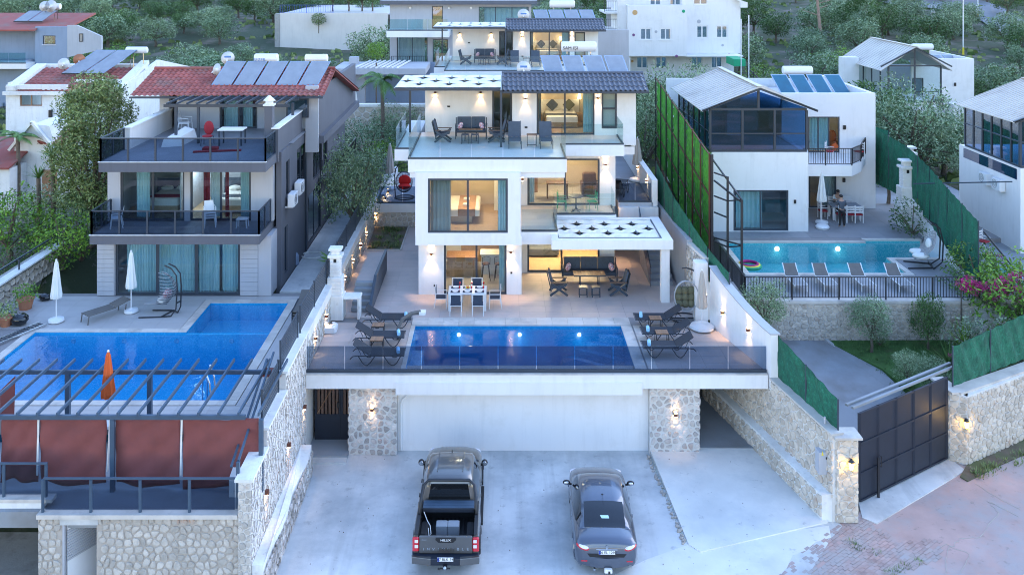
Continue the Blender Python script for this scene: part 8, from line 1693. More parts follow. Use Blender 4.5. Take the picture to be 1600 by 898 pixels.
def tree_mesh(seed,r=2.1,h=2.0,ncl=26,dens=210,leaf=.11,trunk=1.0,cr=.75,lean=0,gapk=1.0,bark='bark',lm='olive_leaf'):
 """tapered trunk with limbs that end in leaf clumps; crown radius r, half height h/2"""
 rd=random.Random(seed);tr=MB();tips=[];base=Vector((0,0,0));fork=Vector((lean*.3,rd.uniform(-.1,.1),trunk));tr.tube([base,Vector((.05,.03,trunk*.5)),fork],[.17*r/2,.13*r/2,.11*r/2],7)
 cl=[]
 for k in range(ncl):
  a=k*2.399+rd.random()*.6;q=(k+.5)/ncl;zz=trunk+h*(.12+.88*q*(.75+.25*rd.random()));rr=r*math.sqrt(max(.05,1-((q-.42)/.62)**2))*(.55+.45*rd.random())*gapk
  p=Vector((lean+rr*math.cos(a)*.9,rr*math.sin(a)*.9,zz));cl.append((p,cr*(.55+.6*rd.random())))
  if k%3==0:m_=fork.lerp(p,.5)+Vector((0,0,.12));tr.tube([fork,m_,p],[.07*r/2,.045*r/2,.02],5)
 mb=MB();leafball(cl,rd,dens,leaf,mb);return mesh(tr,bark,'trunk'),mesh(mb,lm,'crown')
OL=[tree_mesh(11+k,2.1+.15*k,2.3,26,430,.075,cr=.85)for k in range(4)]
FAR=[tree_mesh(31+k,2.3,2.5,24,250,.115,cr=.95)for k in range(4)]
DK=[tree_mesh(41+k,2.0,2.8,24,260,.11,cr=.85,lm='dark_leaf')for k in range(2)]
BR=[tree_mesh(51,1.6,2.2,22,260,.09,.4,.6,lm='bright_leaf'),tree_mesh(52,1.2,1.6,16,260,.08,.1,.5,lm='dark_leaf')]
SLV=[tree_mesh(61,1.5,1.9,30,420,.065,.5,.5,lm='silver_leaf')]
MX=[tree_mesh(71,1.8,6.0,60,900,.075,1.2,.8,lm='mixed_leaf')]
SM=[tree_mesh(81,.85,1.5,30,1300,.042,.7,.36,lm='olive_leaf')]
def tree(kind,x,y,z,s,label,name='olive_tree',cat='tree',group=None,rz=None,sz=None):
 t=thing(name,label,cat,(0,0,0),group);tm,cm=kind
 for n_,me in(('trunk',tm),('crown',cm)):o=bpy.data.objects.new(n_,me);col.objects.link(o);o.parent=t
 t.location=(x,y,z);t.rotation_euler=(0,0,hsh(x,y)*6.28 if rz is None else rz);t.scale=(s,s,sz or s);return t
T=lambda kind,u,D,z,s,lab,**k:tree(kind,X(u,D),D,z,s,lab,**k)
T(MX[0],145,47.5,2.9,1.2,'tall pale green leafy tree between the red roofed and the grey house',name='leafy_tree',sz=1.3);T(BR[0],14,45.5,2.9,1.35,'round dark green tree at the left edge below the white house',name='leafy_tree');T(BR[0],98,43.9,2.9,1.0,'bushy green shrub above the sloping wall left of the grey house',name='shrub',cat='shrub');T(BR[1],128,45.5,2.9,1.5,'dark green tree directly left of the grey house',name='leafy_tree');T(BR[1],60,46,2.9,1.3,'dark shrub below the spiky yucca',name='shrub',cat='shrub');T(BR[1],8,42.9,2.9,.8,'low flowering bush above the left stone wall',name='shrub',cat='shrub');T(SLV[0],62,49.5,2.9,1.1,'greyish bush in front of the porch gable',name='shrub',cat='shrub');T(BR[1],165,50,2.9,1.6,'dense dark tree behind the left corner of the grey house',name='leafy_tree')
T(OL[0],550,47.0,3.0,.9,'grey green olive tree filling the gap between grey house and villa',sz=1.6);T(OL[1],560,54,3.0,1.1,'olive tree behind the first one in the gap beside the grey house');T(OL[2],575,62,3.2,1.2,'olive tree below the white capped wall behind the gap');T(BR[0],598,60,3.4,1.0,'bright green bush beside the stone wall behind the villa fence',name='shrub',cat='shrub');T(OL[3],620,66,3.6,1.1,'olive tree close behind the villa pergola')
T(OL[1],1045,66,3.0,1.5,'tall olive tree right of the rear villa',sz=2.1);T(OL[2],1005,60,2.6,1.2,'olive tree squeezed between the villa and the turf screen',sz=1.9);T(OL[0],1085,70,3.2,1.3,'olive tree behind the ribbed roof of the white house',sz=1.8);T(BR[0],1082,61,2.8,1.1,'bright green tree behind the turf screen',name='leafy_tree',sz=2.0)
T(OL[3],1425,64,2.3,1.75,'large olive tree in front of the upper right glass room house',sz=2.0);T(OL[0],1395,67,2.3,1.2,'smaller olive tree left of the large one, upper right',sz=1.6);T(OL[2],1475,66,2.3,1.2,'smaller olive tree right of the large one, upper right',sz=1.4)
T(SM[0],1361,37.9,1.4,1.1,'young olive tree with thin trunk in the middle of the lawn');T(SM[0],1419,35.4,1.0,.75,'small sparse sapling on the lawn near the gate');T(SM[0],1458,34.6,.9,.85,'small bush at the lawn edge behind the gate rail',name='shrub',cat='shrub');T(SLV[0],1545,36.7,1.0,1.05,'large silver leaved olive bush behind the right green screen',name='shrub',cat='shrub');T(BR[0],1575,39.5,1.6,1.2,'bushy green climber at the right edge above the silver bush',name='shrub',cat='shrub');T(BR[1],1425,48.3,3.2,1.1,'leafy shrub at the foot of the barbecue chimneys',name='shrub',cat='shrub');T(SM[0],1195,38.2,1.8,1.2,'loose twiggy tree between the right boundary wall and the garden path');T(BR[0],1520,42,3.0,.7,'bright shrub at the right end of the balustrade',name='shrub',cat='shrub')
T(DK[0],1450,38.1,1.5,.35,'small dark conifer against the stone retaining wall',name='conifer',sz=.62);T(BR[1],1385,60,2.8,1.2,'dark bush between the white house and the green screens',name='shrub',cat='shrub');T(BR[1],1375,38.4,1.55,.35,'low plants at the foot of the retaining wall',name='shrub',cat='shrub')
def frond_plant(label,x,y,z,n,L,h,m='palm_leaf',droop=.5,trunk=0,tr=.12,name='palm_tree',w=.28,cat='palm',up=.6,leafl=True):
 t=thing(name,label,cat,(x,y,z));rd=random.Random(label)
 if trunk:obj('trunk',MB().tube([(x,y,z),(x+.05,y,z+trunk*.5),(x,y,z+trunk)],[tr*1.2,tr,tr*.9],9),'bark',t)
 for k in range(n):
  a=k*2.399+rd.random()*.4;e=up*(.2+1.1*rd.random());mb=MB();P=[];m_=9;l=L*(.75+.4*rd.random())
  for j in range(m_+1):q=j/m_;P.append(Vector((x+math.cos(a)*l*q*math.cos(e*.9),y+math.sin(a)*l*q*math.cos(e*.9),z+trunk+l*q*math.sin(e)*1.0-droop*l*q*q)))
  if leafl:
   mb.tube(P,[.02*(1-j/m_)+.005 for j in range(m_+1)],4);sd=Vector((-math.sin(a),math.cos(a),0))
   for j in range(1,m_*3):
    q=j/(m_*3);i=min(m_-1,int(q*m_));p=P[i].lerp(P[i+1],q*m_-i);ww=w*math.sin(math.pi*min(1,q*.9+.1))*L*.7
    for s_ in(1,-1):tip=p+sd*s_*ww+(P[i+1]-P[i]).normalized()*ww*.5+Vector((0,0,-ww*.35));b=(P[i+1]-P[i]).normalized()*.03*L*.6;mb.add([p-b,p+b,tip],[(0,1,2)])
  else:
   sd=Vector((-math.sin(a),math.cos(a),0));vs=[]
   for j in range(m_+1):ww=w*(1-j/m_)**.6;vs+=[P[j]-sd*ww,P[j]+sd*ww]
   mb.add(vs,[(2*j,2*j+2,2*j+3,2*j+1)for j in range(m_)])
  obj('frond',mb,m,t)
 return t
frond_plant('feathery palm tree standing in front of the pale wing left of the rear villa',X(597,63),63,4.0,16,2.3,0,trunk=5.6,tr=.14,up=.9,droop=.75);frond_plant('small fan palm in the alley beside the boundary fence',X(522,43.5),43.5,3.05,12,1.1,0,'bright_leaf',name='fan_palm',w=.22,droop=.2,trunk=.3,tr=.08);frond_plant('banana plant with broad leaves beside the barbecue chimney',X(1388,54.5),54.5,3.2,8,2.2,0,'palm_leaf',w=.24,leafl=False,droop=.45,name='banana_plant',cat='plant',trunk=1.2,tr=.1,up=1.0)
frond_plant('upper spiky yucca head left of the tall leafy tree',X(82,47.5),47.5,3,46,1.0,0,'palm_leaf',w=.04,leafl=False,droop=.1,name='yucca',cat='plant',trunk=4.6,up=1.1);frond_plant('lower spiky yucca head beside the porch gable',X(60,48),48,3,40,.9,0,'palm_leaf',w=.04,leafl=False,droop=.1,name='yucca',cat='plant',trunk=3.4,up=1.1)
frond_plant('large spiky yucca at the right end of the lawn',X(1508,37.2),37.2,1.4,44,1.25,0,'bright_leaf',w=.035,leafl=False,droop=.05,name='yucca',cat='plant',trunk=.5,up=1.2);frond_plant('smaller dark spiky yucca beside the large one',X(1483,36.8),36.8,1.2,30,1.0,0,'palm_leaf',w=.035,leafl=False,droop=.05,name='yucca',cat='plant',trunk=.3,up=1.1)
frond_plant('palm top at the far left in front of the white house',X(28,55),55,3,14,1.7,0,trunk=4.2,tr=.12,up=.8,droop=.6)
def bougain(label,pts,r,seed):
 t=thing('bougainvillea',label,'shrub',(pts[0][0],pts[0][1],2));rd=random.Random(seed);a=MB();b=MB()
 leafball([(p,r*(.7+.5*rd.random()))for p in pts],rd,420,.06,a);leafball([(Vector(p)+Vector((rd.uniform(-.3,.3),-.35,rd.uniform(0,.5))),r*.5)for p in pts for _ in(0,1,2)],rd,1300,.045,b);obj('leaves',a,'dark_leaf',t,kind='stuff');obj('flowers',b,'flower',t,kind='stuff');obj('stem',MB().tube([(pts[0][0],pts[0][1],1.5),pts[0],pts[-1]],.03,5),'bark',t)
T(BR[1],1530,40.5,2.4,1.5,'dark leafy mass behind the bougainvillea at the right edge',name='shrub',cat='shrub');T(BR[0],1592,38.0,2.0,1.3,'leafy shrub at the right edge behind the silver bush',name='shrub',cat='shrub')
bougain('magenta flowering bougainvillea spilling over the end of the white garden wall',[(X(1500+k*13,38.9),38.8,Z(462-abs(3-k)*6,38.9))for k in range(8)],.6,3);bougain('small magenta flowering shrub by the green screen pole',[(X(1545,43),43,Z(402,43)),(X(1555,43),43,Z(412,43))],.35,5);bougain('magenta flowers at the very right edge above the silver bush',[(X(1585,38),37.9,Z(455,38)),(X(1598,38),37.9,Z(475,38))],.4,8);bougain('low magenta blossom beside the yuccas',[(X(1486,36.4),36.3,Z(548,36.4))],.22,6)
# the olive grove on the hillside: individual trees
def grove():
 rd=random.Random(77);pts=[];blocks=[(-41,-24,52,80),(-56,-37,78,95),(-21,-8,58,62),(-15,10,58,92),(8.5,26,80,104),(30,46,70,92),(-32,-11,104,128),(9.5,24,48,64)]
 def road(x,y):return abs(x-(72+(y-150)*-.55))<6 and 100<y<230
 n=0;tries=0
 sect=[(-99,120,'behind the blue house'),(120,300,'between the blue house and the pale wall'),(300,440,'above the red roof'),(440,640,'around the pale retaining wall'),(640,960,'behind the rear villa'),(960,1170,'around the white apartment block'),(1170,1280,'between the flag poles and the leaning pine'),(1280,1400,'right of the leaning pine'),(1400,1520,'above the upper right house'),(1520,1999,'beside the road at the right edge')]
 while n<292 and tries<20000:
  tries+=1;y=60+(rd.random()**1.2)*135;x=rd.uniform(-.60*y-3,.62*y+3)
  if any(a<x<b and c<y<d for a,b,c,d in blocks)or road(x,y):continue
  dmin=2.9+y*.010
  if any((x-a)**2+(y-b)**2<dmin*dmin for a,b in pts)or noise.noise(Vector((x*.07,y*.07,7)))>.42:continue
  pts.append((x,y));n+=1;s=rd.uniform(.85,1.5);far=y>82;q=rd.random();k=rd.randrange(4);kind=DK[k%2]if q<.24 else((BR[0]if y<115 else DK[1])if q<.34 else(FAR[k]if far else OL[k]));dk=q<.34
  u=U0+x*F/y;sec=[c for a,b,c in sect if a<=u<b];sec=sec[0]if sec else 'outside';size='small' if s<1.05 else('large' if s>1.3 else 'middling');row='front' if y<95 else('middle' if y<130 else 'rear')
  lab='%s %s tree, %s rows, %s'%(size,'dark green' if dk else 'grey green olive',row,sec)
  tree(kind,x,y,terr(x,y)-.15,s*(1.25 if kind is BR[0]else 1),lab,group=lab+' grove',name='bushy_tree' if dk else 'olive_tree',sz=s*rd.uniform(.8,1.15))
grove()
# under-shrub ground cover on the hillside
def cover():
 rd=random.Random(9);mb=MB()
 for k in range(9000):
  y=55+rd.random()**1.2*150;x=rd.uniform(-.62*y,.64*y)
  if noise.noise(Vector((x*.12,y*.12,0)))<-.05:continue
  z=terr(x,y);s_=.25+rd.random()*.35;a=rd.random()*6.28;mb.quad((x-s_*math.cos(a),y-s_*math.sin(a),z),(x+s_*math.cos(a),y+s_*math.sin(a),z),(x+s_*math.cos(a)*.6,y+s_*math.sin(a)*.6,z+s_*.9),(x-s_*math.cos(a)*.6,y-s_*math.sin(a)*.5,z+s_*.7))
 o=obj('scrub',mb,'mixed_leaf',kind='stuff');o['label']='low scrub and dry grass between the hillside trees'
cover()
def back_left():
 W='old_white_plaster';P=thing('house','white house with red tiled roofs and tilted solar panels, left background','house',(-40,66,3));D=64;x0,xm,x1=X(9,D),X(104,D),X(183,D)
 w1=[(X(31,D)-x0,X(66,D)-x0,Z(166,D),Z(140,D))];obj('wall',wall(MB(),(x0,D),(xm,D),2.5,Z(133,D),.25,w1),W,P);window(P,(x0+w1[0][0],D),(x0+w1[0][1],D),w1[0][2],w1[0][3],2,'wood','window_glass',.08,.06,sill=W)
 obj('wall',MB().box(x0,x0+.25,D+.25,71,2.5,Z(130,D)).box(xm,X(180,D),D+1.2,D+1.45,2.5,Z(133,D)+.2),W,P);sx=X(186,D);obj('wall',MB().extrude([(sx,D+.2,2.5),(sx,78,2.5),(sx,78,Z(140,D)),(sx,71,10.2),(sx,D+.2,Z(137,D)+.1)],(.25,0,0)),W,P)
 rf=obj('tiled_roof',MB().prism([(x0+.8,D-.1),(X(180,D),D-.1),(X(180,D),D+4.2),(x0+.8,D+4.2)],lambda x,y:8.6+(y-D)*.28,lambda x,y:8.7+(y-D)*.28),'red_tile',P);tile_roof(rf,x0+.8,X(180,D),D-.2,8.74,D+4.0,9.92,'red_tile',.4,.5)
 obj('parapet',MB().beam((x0+.4,D-.1,8.95),(x0+.4,D+4.2,10.1),.7,.3).beam((X(184,D),D-.1,8.9),(X(184,D),D+5,10.25),.6,.3).box(x0,X(190,D),D+4.2,D+4.8,9.3,10.15).box(x0-.05,xm,D-.35,D-.12,8.5,8.75),W,P);obj('lamp',MB().box(X(80,D)-.1,X(80,D)+.1,D-.2,D-.001,6.9,7.4),'black',P)
 obj('balcony',MB().box(X(30,60),X(105,60),60,D,2.5,5.6).box(X(30,60),X(105,60),59.8,60,5.3,6.1),W,P);obj('balcony_rail',MB().box(X(36,60),X(62,60),59.7,59.79,5.75,5.8),'black_metal',P)
 y=56;a,b=X(22,y),X(82,y);m_=(a+b)/2;obj('porch',MB().extrude([(a,y,2.5),(b,y,2.5),(b,y,Z(214,y)),(m_+1,y,Z(197,y)),(m_,y,Z(194,y)),(a,y,Z(205,y))],(0,4,0)),W,P);r2=obj('porch_roof',MB().extrude([(m_+.3,y-.1,6.75),(b+.9,y-.1,6.2),(b+.9,y+3,6.7),(m_+.3,y+3,7.3)],(0,0,.08)),'red_tile',P);tile_roof(r2,m_+.3,b+.9,y-.15,6.6,y+3,7.25,'red_tile',.35,.45)
 obj('porch_cap',MB().beam((a-.2,y-.15,6.25),(m_,y-.15,Z(190,y)),.3,.16).beam((m_,y-.15,Z(190,y)),(b+.2,y-.15,6.3),.3,.16),W,P)
 for u in(8,75):obj('wood_door',MB().box(X(u,55.8)-.4,X(u,55.8)+.5,55.85,55.95,2.9,5.0),'wood',P)
 rd_=thing('garden_annex','small red roofed annex at the far left edge below the white house','annex',(-40,54,3));obj('wall',MB().box(-36,X(15,54),54,58,2.5,5.5),W,rd_);obj('roof',MB().prism([(-36,53.8),(X(16,54),53.8),(X(16,54),58),(-36,58)],lambda x,y:5.5+(y-53.8)*.25,lambda x,y:5.62+(y-53.8)*.25),'red_tile',rd_);bar_rail(rd_,[(-36,53.3),(X(28,53.3),53.3)],3.2,.9,.15)
 heater('steeply tilted pair of solar panels with tank on the white red roofed house',X(140,66)-.4,65.8,9.7,2,1.5,2.6,.1,35,1.6,1.6,.95,'collector',None,.25,2.4,1.55);dish('rusty satellite dish left of the tilted pair of panels',X(100,66),66,9.7,.42,'white_plastic',yaw=10);dish('second rusty satellite dish beside the tilted panels',X(124,67),67,9.9,.42,'terracotta',yaw=20)
 D=84;P=thing('house','blue grey house with red roof and glass balcony at the top left corner','house',(-46,84,6));B='blue_plaster';xa,xb,xc=-50,X(55,D),X(105,D)
 obj('wall',wall(MB(),(xb,D),(xc,D),4,Z(42,D),.3,[(.7,1.9,Z(70,D),Z(56,D))]),B,P);window(P,(xb+.7,D),(xb+1.9,D),Z(70,D),Z(56,D),1,sill='white_plaster');obj('wall',MB().box(-52,xb,D+1.5,D+1.8,4,Z(50,D)).box(-52,X(40,D),D+.2,D+1.5,4,Z(95,D)),B,P)
 obj('gable_wall',MB().extrude([(xc,D,Z(90,D)),(X(154,D),D+.6,Z(79,D)),(X(154,D),D+.6,Z(58,D)),(X(118,D),D+.2,Z(40,D)),(xc,D,Z(40,D))],(0,.3,0)),'light_grey_plaster',P);window(P,(X(122,D),D+.1),(X(128,D),D+.12),Z(66,D),Z(53,D),1)
 obj('tiled_roof',MB().prism([(-52,D-.6),(xb+.2,D-.6),(xb+.2,D+.5),(xc,D+.5),(xc,D+6),(-52,D+6)],lambda x,y:11.6+(y-D)*.18,lambda x,y:11.75+(y-D)*.18),'red_tile',P);obj('balcony_slab',MB().box(-52,X(54,D),D-1.5,D+.19,Z(105,D),Z(97,D)),'white_plaster',P)
 glass_rail(P,[(-50,D-1.45),(X(53,D),D-1.45)],Z(97,D),1.0,'pale_green_glass','anthracite',1.5);window(P,(X(2,D),D+1.45),(X(50,D),D+1.45),Z(96,D),Z(60,D),3)
 heater('pair of solar panels with horizontal tanks on the blue house',X(48,86),85.5,12.2,2,1.3,1.6,.1,35,.8,1.8,.7,'collector',None,.3,1.8,1.4);dish('satellite dish on the roof of the blue house, left one',X(66,86),86.5,12.9,.5);dish('satellite dish on the roof of the blue house, right one',X(76,86),86.5,12.9,.6)
back_left()
def back_mid():
 t=thing('retaining_wall','pale rendered retaining wall with blue fenced play area on top','retaining wall',(-25,112,7));xa,xb=X(437,112),X(606,112);obj('wall',MB().box(xa,xb,112,112.5,5,Z(21,112)),'cream_plaster',t);obj('stone_edge',MB().box(xa-.6,xa-.01,111.9,113,5,Z(22,112)),'rough_concrete',t);obj('ground',MB().box(xa,xb+6,112.5,135,Z(24,112),Z(22,112)),'pale_tile',t)
 bar_rail(t,[(xa,112.2),(X(520,112),112.2)],Z(21,112),1.0,.3,3,'plate_blue')
 for u in(520,545,566,582):tree(DK[0],X(u,118),118,11.2,.8,'young tree on the play area above the pale wall, %s'%{520:'leftmost',545:'second from the left',566:'third from the left',582:'rightmost'}[u],'young_tree',group='young trees on the play area',sz=1.3)
 t=thing('climbing_bush','round bush hanging over the pale retaining wall','shrub',(X(498,111),111.5,9));mb=MB();leafball([((X(498,111.5),111.5,Z(30,111.5)),1.0)],random.Random(4),600,.12,mb);obj('leaves',mb,'mixed_leaf',t,kind='stuff');obj('stem',MB().cyl((X(498,112),112,9),(X(498,112),112.0,11),.05),'bark',t)
 P=thing('house','pale blue grey building with glass balconies behind the rear villa','house',(-5,80,6));D=80;x0,x1=X(609,D),X(830,D);g='blue_plaster';mb=MB();hs=[(X(675,D)-x0,X(692,D)-x0,Z(46,D),Z(10,D)),(X(748,D)-x0,X(826,D)-x0,Z(46,D),Z(11,D))]
 obj('wall',wall(MB(),(x0,D),(x1,D),Z(48,D),Z(7,D),.3,hs),'light_grey_plaster',P);window(P,(x0+hs[0][0],D),(x0+hs[0][1],D),hs[0][2],hs[0][3],1,gm='dark_window_glass');window(P,(x0+hs[1][0],D),(x0+hs[1][1],D),hs[1][2],hs[1][3],3);curtain('teal curtains behind the upper windows of the pale blue building',X(757,D+1),X(822,D+1),D+.9,Z(46,D),Z(12,D),'teal_curtain')
 obj('roof',MB().box(x0-.8,x1+.5,D-.8,D+8,Z(7,D)+.01,Z(1,D)),'slate_tile',P);obj('balcony_slab',MB().box(X(605,78),X(702,78),77.5,D+.3,Z(58,78),Z(48,78)),'white_plaster',P);glass_rail(P,[(X(606,78),77.6),(X(700,78),77.6)],Z(48,78),1.0,'pale_green_glass','anthracite',1.6)
 h=[(X(620,D)-x0,X(668,D)-x0,Z(106,D),Z(58,D)),(X(676,D)-x0,X(700,D)-x0,Z(106,D),Z(62,D))];obj('wall',wall(MB(),(x0,D),(x1,D),4,Z(49,D),.3,h),'light_grey_plaster',P);window(P,(x0+h[0][0],D),(x0+h[0][1],D),h[0][2],h[0][3],2);window(P,(x0+h[1][0],D),(x0+h[1][1],D),h[1][2],h[1][3],1);curtain('pale curtains behind the lower window of the pale blue building',X(622,D+1),X(664,D+1),D+.9,Z(105,D),Z(60,D),'sheer_curtain')
 for u in(641,702,736):obj('wall_lamp',MB().blob((X(u,D),D-.05,Z(13,D)),.12,8,6),'white',P)
 bar_rail(P,[(X(612,78),77.8),(X(668,78),77.8)],Z(104,78),.9,.2,2)
 D=74;obj('wing_slab',MB().box(X(527,D),X(668,D),D-2,D+3,Z(112,D),Z(103,D)).box(X(527,D),X(536,D),D-2,D-1.7,4,Z(112,D)),'light_grey_plaster',P);obj('wing_wall',MB().box(X(527,D),X(690,D),D+3,D+3.2,4,Z(104,D)),'blue_plaster',P);obj('wing_floor',MB().box(X(530,70),X(680,70),68,D+3,5.6,5.9),'pale_tile',P);obj('wing_pier',MB().box(X(553,D),X(570,D),D,D+.6,5.9,Z(112,D)),'light_grey_plaster',P)
 obj('chimney_block',MB().box(X(542,D),X(556,D),D+1,D+1.8,Z(103,D),Z(92,D)),'light_grey_plaster',P)
 for k in range(9):x=X(560+k*8,D);obj('wing_rafter',MB().beam((x,D-1.9,Z(102,D)),(x+.6,D+3,Z(101,D)),.12,.1),'white_plaster',P)
 umbrella_closed('white closed umbrella on the terrace of the pale blue building',X(554,70),70,5.9,2.3,'white_canvas',drop=1.7,r=.25)
 t=thing('round_bush','clipped round yellow green bush beside the feathery palm','shrub',(X(589,73),73,7));mb=MB();leafball([((X(589,73),72.5,Z(78,73)),.95),((X(586,73),72.6,Z(75,73)),.6)],random.Random(6),1100,.07,mb);obj('leaves',mb,'bright_leaf',t,kind='stuff');obj('stem',MB().cyl((X(589,73),72.6,5.9),(X(589,73),72.6,9.8),.06),'bark',t)
 t=thing('garden_wall','low stone wall with white cap in front of the palm terrace','wall',(-10,67,4));obj('wall',MB().box(X(538,67),X(668,67),67,67.4,2,Z(167,67)),'mortar',t);stones(t,(X(538,67),67),(X(668,67),67),3.5,Z(167,67),.4,'limestone',.04,.05,91,limit=0);obj('cap',MB().box(X(538,67),X(668,67),66.9,67.5,Z(167,67)+.003,Z(163,67)),'old_white_plaster',t)
back_mid()
def hotel():
 P=thing('apartment_building','large white apartment block with small coloured dots on its facade','building',(20,94,5));D1,D2=90,92.5;W='white_plaster';a0,a1,b1=X(981,D1),X(1074,D1),X(1157,D2)
 def win(x0,D,us,v0,v1):return[(X(u-9,D)-x0,X(u+9,D)-x0,Z(v1,D),Z(v0,D))for u in us]
 def fac(x0,x1,D,z0,z1,hs,n=2):
  obj('wall',wall(MB(),(x0,D),(x1,D),z0,z1,.3,hs),W,P)
  for h in hs:window(P,(x0+h[0],D),(x0+h[1],D),h[2],h[3],2,'white_metal','dark_window_glass',.12,.05,sill='white_metal');obj('room_back',MB().box(x0+h[0]-.1,x0+h[1]+.1,D+1.2,D+1.3,h[2]-.1,h[3]+.1),'linen',P)
 fac(a0,a1,D1,Z(88,D1),Z(9,D1),win(a0,D1,(1009,1040),44,63));fac(a1,b1,D2,Z(84,D2),Z(-20,D2),win(a1,D2,(1097,1128),40,60)+[(X(1083,D2)-a1,X(1106,D2)-a1,Z(8,D2),Z(-10,D2))])
 obj('wall',MB().box(a0,a0+.3,D1+.3,100,4,Z(9,D1)),W,P);fac(X(985,D2),X(1148,D2),D2+.35,3.5,Z(84,D2)-.05,win(X(985,D2),D2,(1004,1034,1090,1121),89,108));obj('soffit',MB().box(a0,b1-.3,D1+.31,D2+.6,Z(88,D1)-.1,Z(88,D1)-.001),W,P)
 fac(a0-1.5,X(1130,95),95,Z(12,95),Z(-40,95),win(a0-1.5,95,(1024,1055),-12,9));obj('stair_wall',MB().box(X(968,D1),a0-.01,D1+1,99,4,Z(-5,D1)),W,P)
 for k,v in enumerate((18,46,85)):obj('balcony_slab',MB().box(X(943,93),X(968,93),92,97,Z(v,93)-.2,Z(v,93)),W,P);bar_rail(P,[(X(943,93),92.1),(X(967,93),92.1)],Z(v,93),1.1,.22,2)
 obj('stair_core',MB().box(X(948,97),X(970,97),97,97.3,4,Z(-10,97)),'light_grey_plaster',P)
 for u,v,r,m_,D in((992,20,.26,'tan_dot',D1),(1068,18,.16,'green_dot',D1),(990,55,.14,'purple_dot',D1),(1139,86,.17,'red_dot',D2),(988,96,.13,'tan_dot',D2),(1057,88,.14,'purple_dot',D1),(1025,50,.14,'light_grey_plaster',D1),(1092,34,.2,'light_grey_plaster',D2),(1129,71,.13,'light_grey_plaster',D2)):obj('dot',MB().cyl((X(u,D),D-.002,Z(v,D)),(X(u,D),D-.03,Z(v,D)),r,r,16),m_,P)
 obj('roof_wing',MB().extrude([(b1-1.0,D2-.5,Z(-4,D2)),(b1+.6,D2-.5,Z(4,D2)),(b1+.6,D2-.5,Z(12,D2)),(b1-.1,D2-.5,Z(12,D2)),(b1-.1,D2-.5,Z(4,D2))],(0,1,0)),W,P)
 for k in range(2):u=(1158,1170)[k];tag(obj('flag_pole',MB().cyl((X(u,86),86,3.5),(X(u,86),86,Z((30,24)[k],86)),.05),'white_metal',loc=(X(u,86),86,3.5)),'%s flag pole right of the white apartment block'%('white short','taller white')[k],'pole')
 structure('car_park',MB().prism([(X(1150,88),80),(X(1200,80),76),(X(1230,90),92),(X(1160,92),94)],3.0,4.9),'concrete');t=thing('fence','dark mesh fence running down beside the white apartment block','fence',(X(1190,80),80,4));slat_fence(t,(X(1168,92),92),(X(1235,74),74),lambda q:5.6-q*1.2,1.6,4,3,'black_metal',.6)
 tag(obj('green_awning',MB().box(X(1147,86),X(1165,86),86,89,Z(104,86),Z(93,86)),'green_dot',loc=(X(1156,86),86,5)),'bright green awning at the foot of the white apartment block','awning')
hotel()
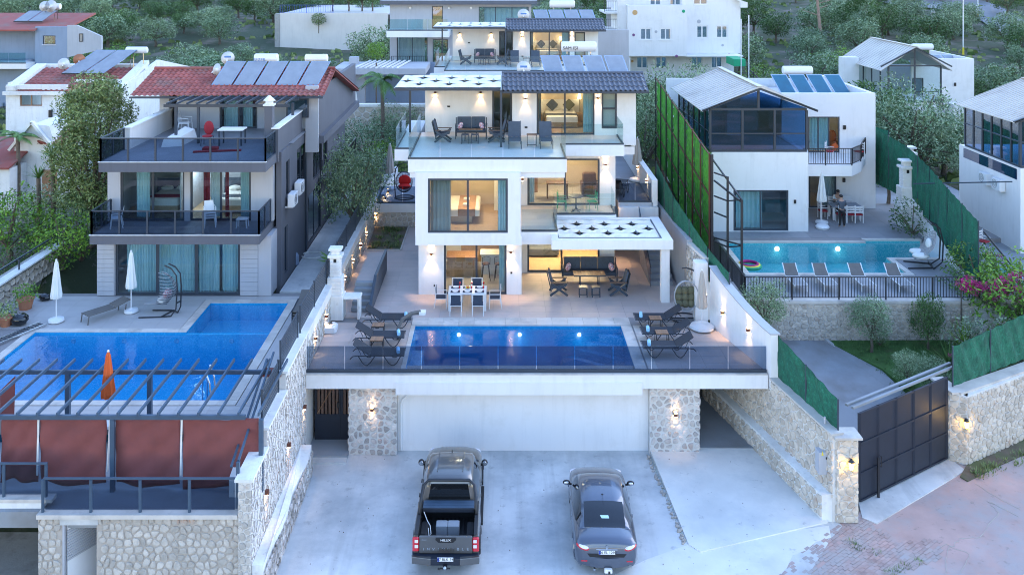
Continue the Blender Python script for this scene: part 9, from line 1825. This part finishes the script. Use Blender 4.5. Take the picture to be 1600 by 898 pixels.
def road_top():
 pts=[];cl=[(1290,-12),(1400,2),(1480,8),(1545,22),(1585,45),(1640,80)]
 def gp(u,v):
  y=60.
  while y<400 and(H-terr(X(u,y),y))*F/y>v-V0:y+=.5
  return X(u,y),y
 P=[gp(u,v)for u,v in cl];L=[gp(u+(0 if k<3 else 10),v-9-k*1.0)for k,(u,v)in enumerate(cl)];R_=[gp(u-(0 if k<3 else 16),v+7+k*1.5)for k,(u,v)in enumerate(cl)]
 mb=MB();n=6;vs=[]
 for a,b in zip(L,R_):
  for k in range(n+1):x=a[0]+(b[0]-a[0])*k/n;y=a[1]+(b[1]-a[1])*k/n;vs.append((x,y,terr(x,y)+.25))
 m2=MB();
 vs2=[]
 for i in range(len(L)-1):
  for s_ in range(4):
   t=s_/4
   for k in range(n+1):a=Vector(vs[i*(n+1)+k]).lerp(Vector(vs[(i+1)*(n+1)+k]),t);vs2 .append((a.x,a.y,terr(a.x,a.y)+.3))
 rows=len(vs2)//(n+1);structure('road',m2 .add(vs2,[(i*(n+1)+k,i*(n+1)+k+1,(i+1)*(n+1)+k+1,(i+1)*(n+1)+k)for i in range(rows-1)for k in range(n)]),'asphalt')
 for u0,u1,v,lab in((1335,1372,18,'left'),(1455,1526,23,'right')):
  a=gp(u0,v+9);b=gp(u1,v+9);t=thing('roadside_wall','pale stone wall below the road at the top, %s one'%lab,'wall',(*a,terr(*a)));za,zb=terr(*a),terr(*b);mb=MB();w=wall(mb,a,b,min(za,zb)-1,max(za,zb)+1.3,.4);obj('wall',mb,'mortar',t);stones(t,a,b,min(za,zb),max(za,zb)+1.25,.4,'limestone',.03,.06,95,limit=0)
  if lab=='right':bar_rail(t,[a,b],max(za,zb)+1.3,1.0,.35,3,'white_metal')
 for u,v,top in((1505,86,-30),(1528,30,-40)):
  x,y=gp(u,v);t=thing('lamp_post','tall white lamp post %s'%('rising above the grove at the upper right' if u==1505 else 'beside the road at the top right'),'lamp post',(x,y,terr(x,y)));obj('post',MB().tube([(x,y,terr(x,y)-.3),(x,y,Z(top,y))],[.09,.05],8),'white_metal',t);obj('base',MB().cyl((x,y,terr(x,y)-.2),(x,y,terr(x,y)+.9),.14,.12,8),'yellow',t)
  obj('lamp_arm',MB().tube([(x,y,Z(top,y)-.1),(x+.9,y-.5,Z(top,y)+.2)],.04,6),'white_metal',t)
 x,y=gp(1290,80);z=terr(x,y);t=thing('pine_tree','leaning pine with bare pinkish trunk and dark needles in the upper right grove','tree',(x,y,z));k=y/80
 obj('trunk',MB().tube([(x,y,z-.2),(x-.5*k,y,z+2*k),(x-.75*k,y,z+4.6*k),(x-1.0*k,y,z+8*k)],[.26,.22,.17,.1],8),'pine_bark',t);mb=MB();br=MB();rd=random.Random(2)
 for j in range(9):a=rd.uniform(-.7,.7)+(math.pi if j%3==0 else 0);zz=z+(3.2+.5*j)*k;e=(x-.8*k+math.cos(a)*1.9*k,y+math.sin(a)*1.2,zz+.5*k);br.tube([(x-.75*k,y,zz),e],[.07,.02],5);
 obj('branches',br,'pine_bark',t);leafball([((x+(1.2+.45*j%2.4)*k,y+rd.uniform(-1,1),z+(3.0+.42*j)*k),.75*k)for j in range(12)],rd,330,.13,mb);obj('crown',mb,'pine_leaf',t)
road_top()
# left garden wall climbing behind the flower pots
t=thing('garden_wall','rough stone garden wall with dark rail climbing at the left edge','wall',(-21.7,41,3));obj('wall',wall(MB(),(-21.9,44.5),(-21.9,33),2.6,4.0,-.35),'rough_concrete',t);stones(t,(-21.55,44.5),(-21.55,34),3.05,3.95,.3,'limestone',.02,.05,97,limit=80);obj('cap',MB().box(-21.95,-21.5,33,44.6,4.003,4.08),'old_white_plaster',t);obj('rail',MB().beam((-21.7,34,4.6),(-21.7,43.5,4.6),.06),'anthracite',t)
for y in(34.5,37.5,40.5,43.4):obj('post',MB().box(-21.73,-21.67,y-.03,y+.03,4.08,4.6),'anthracite',t)
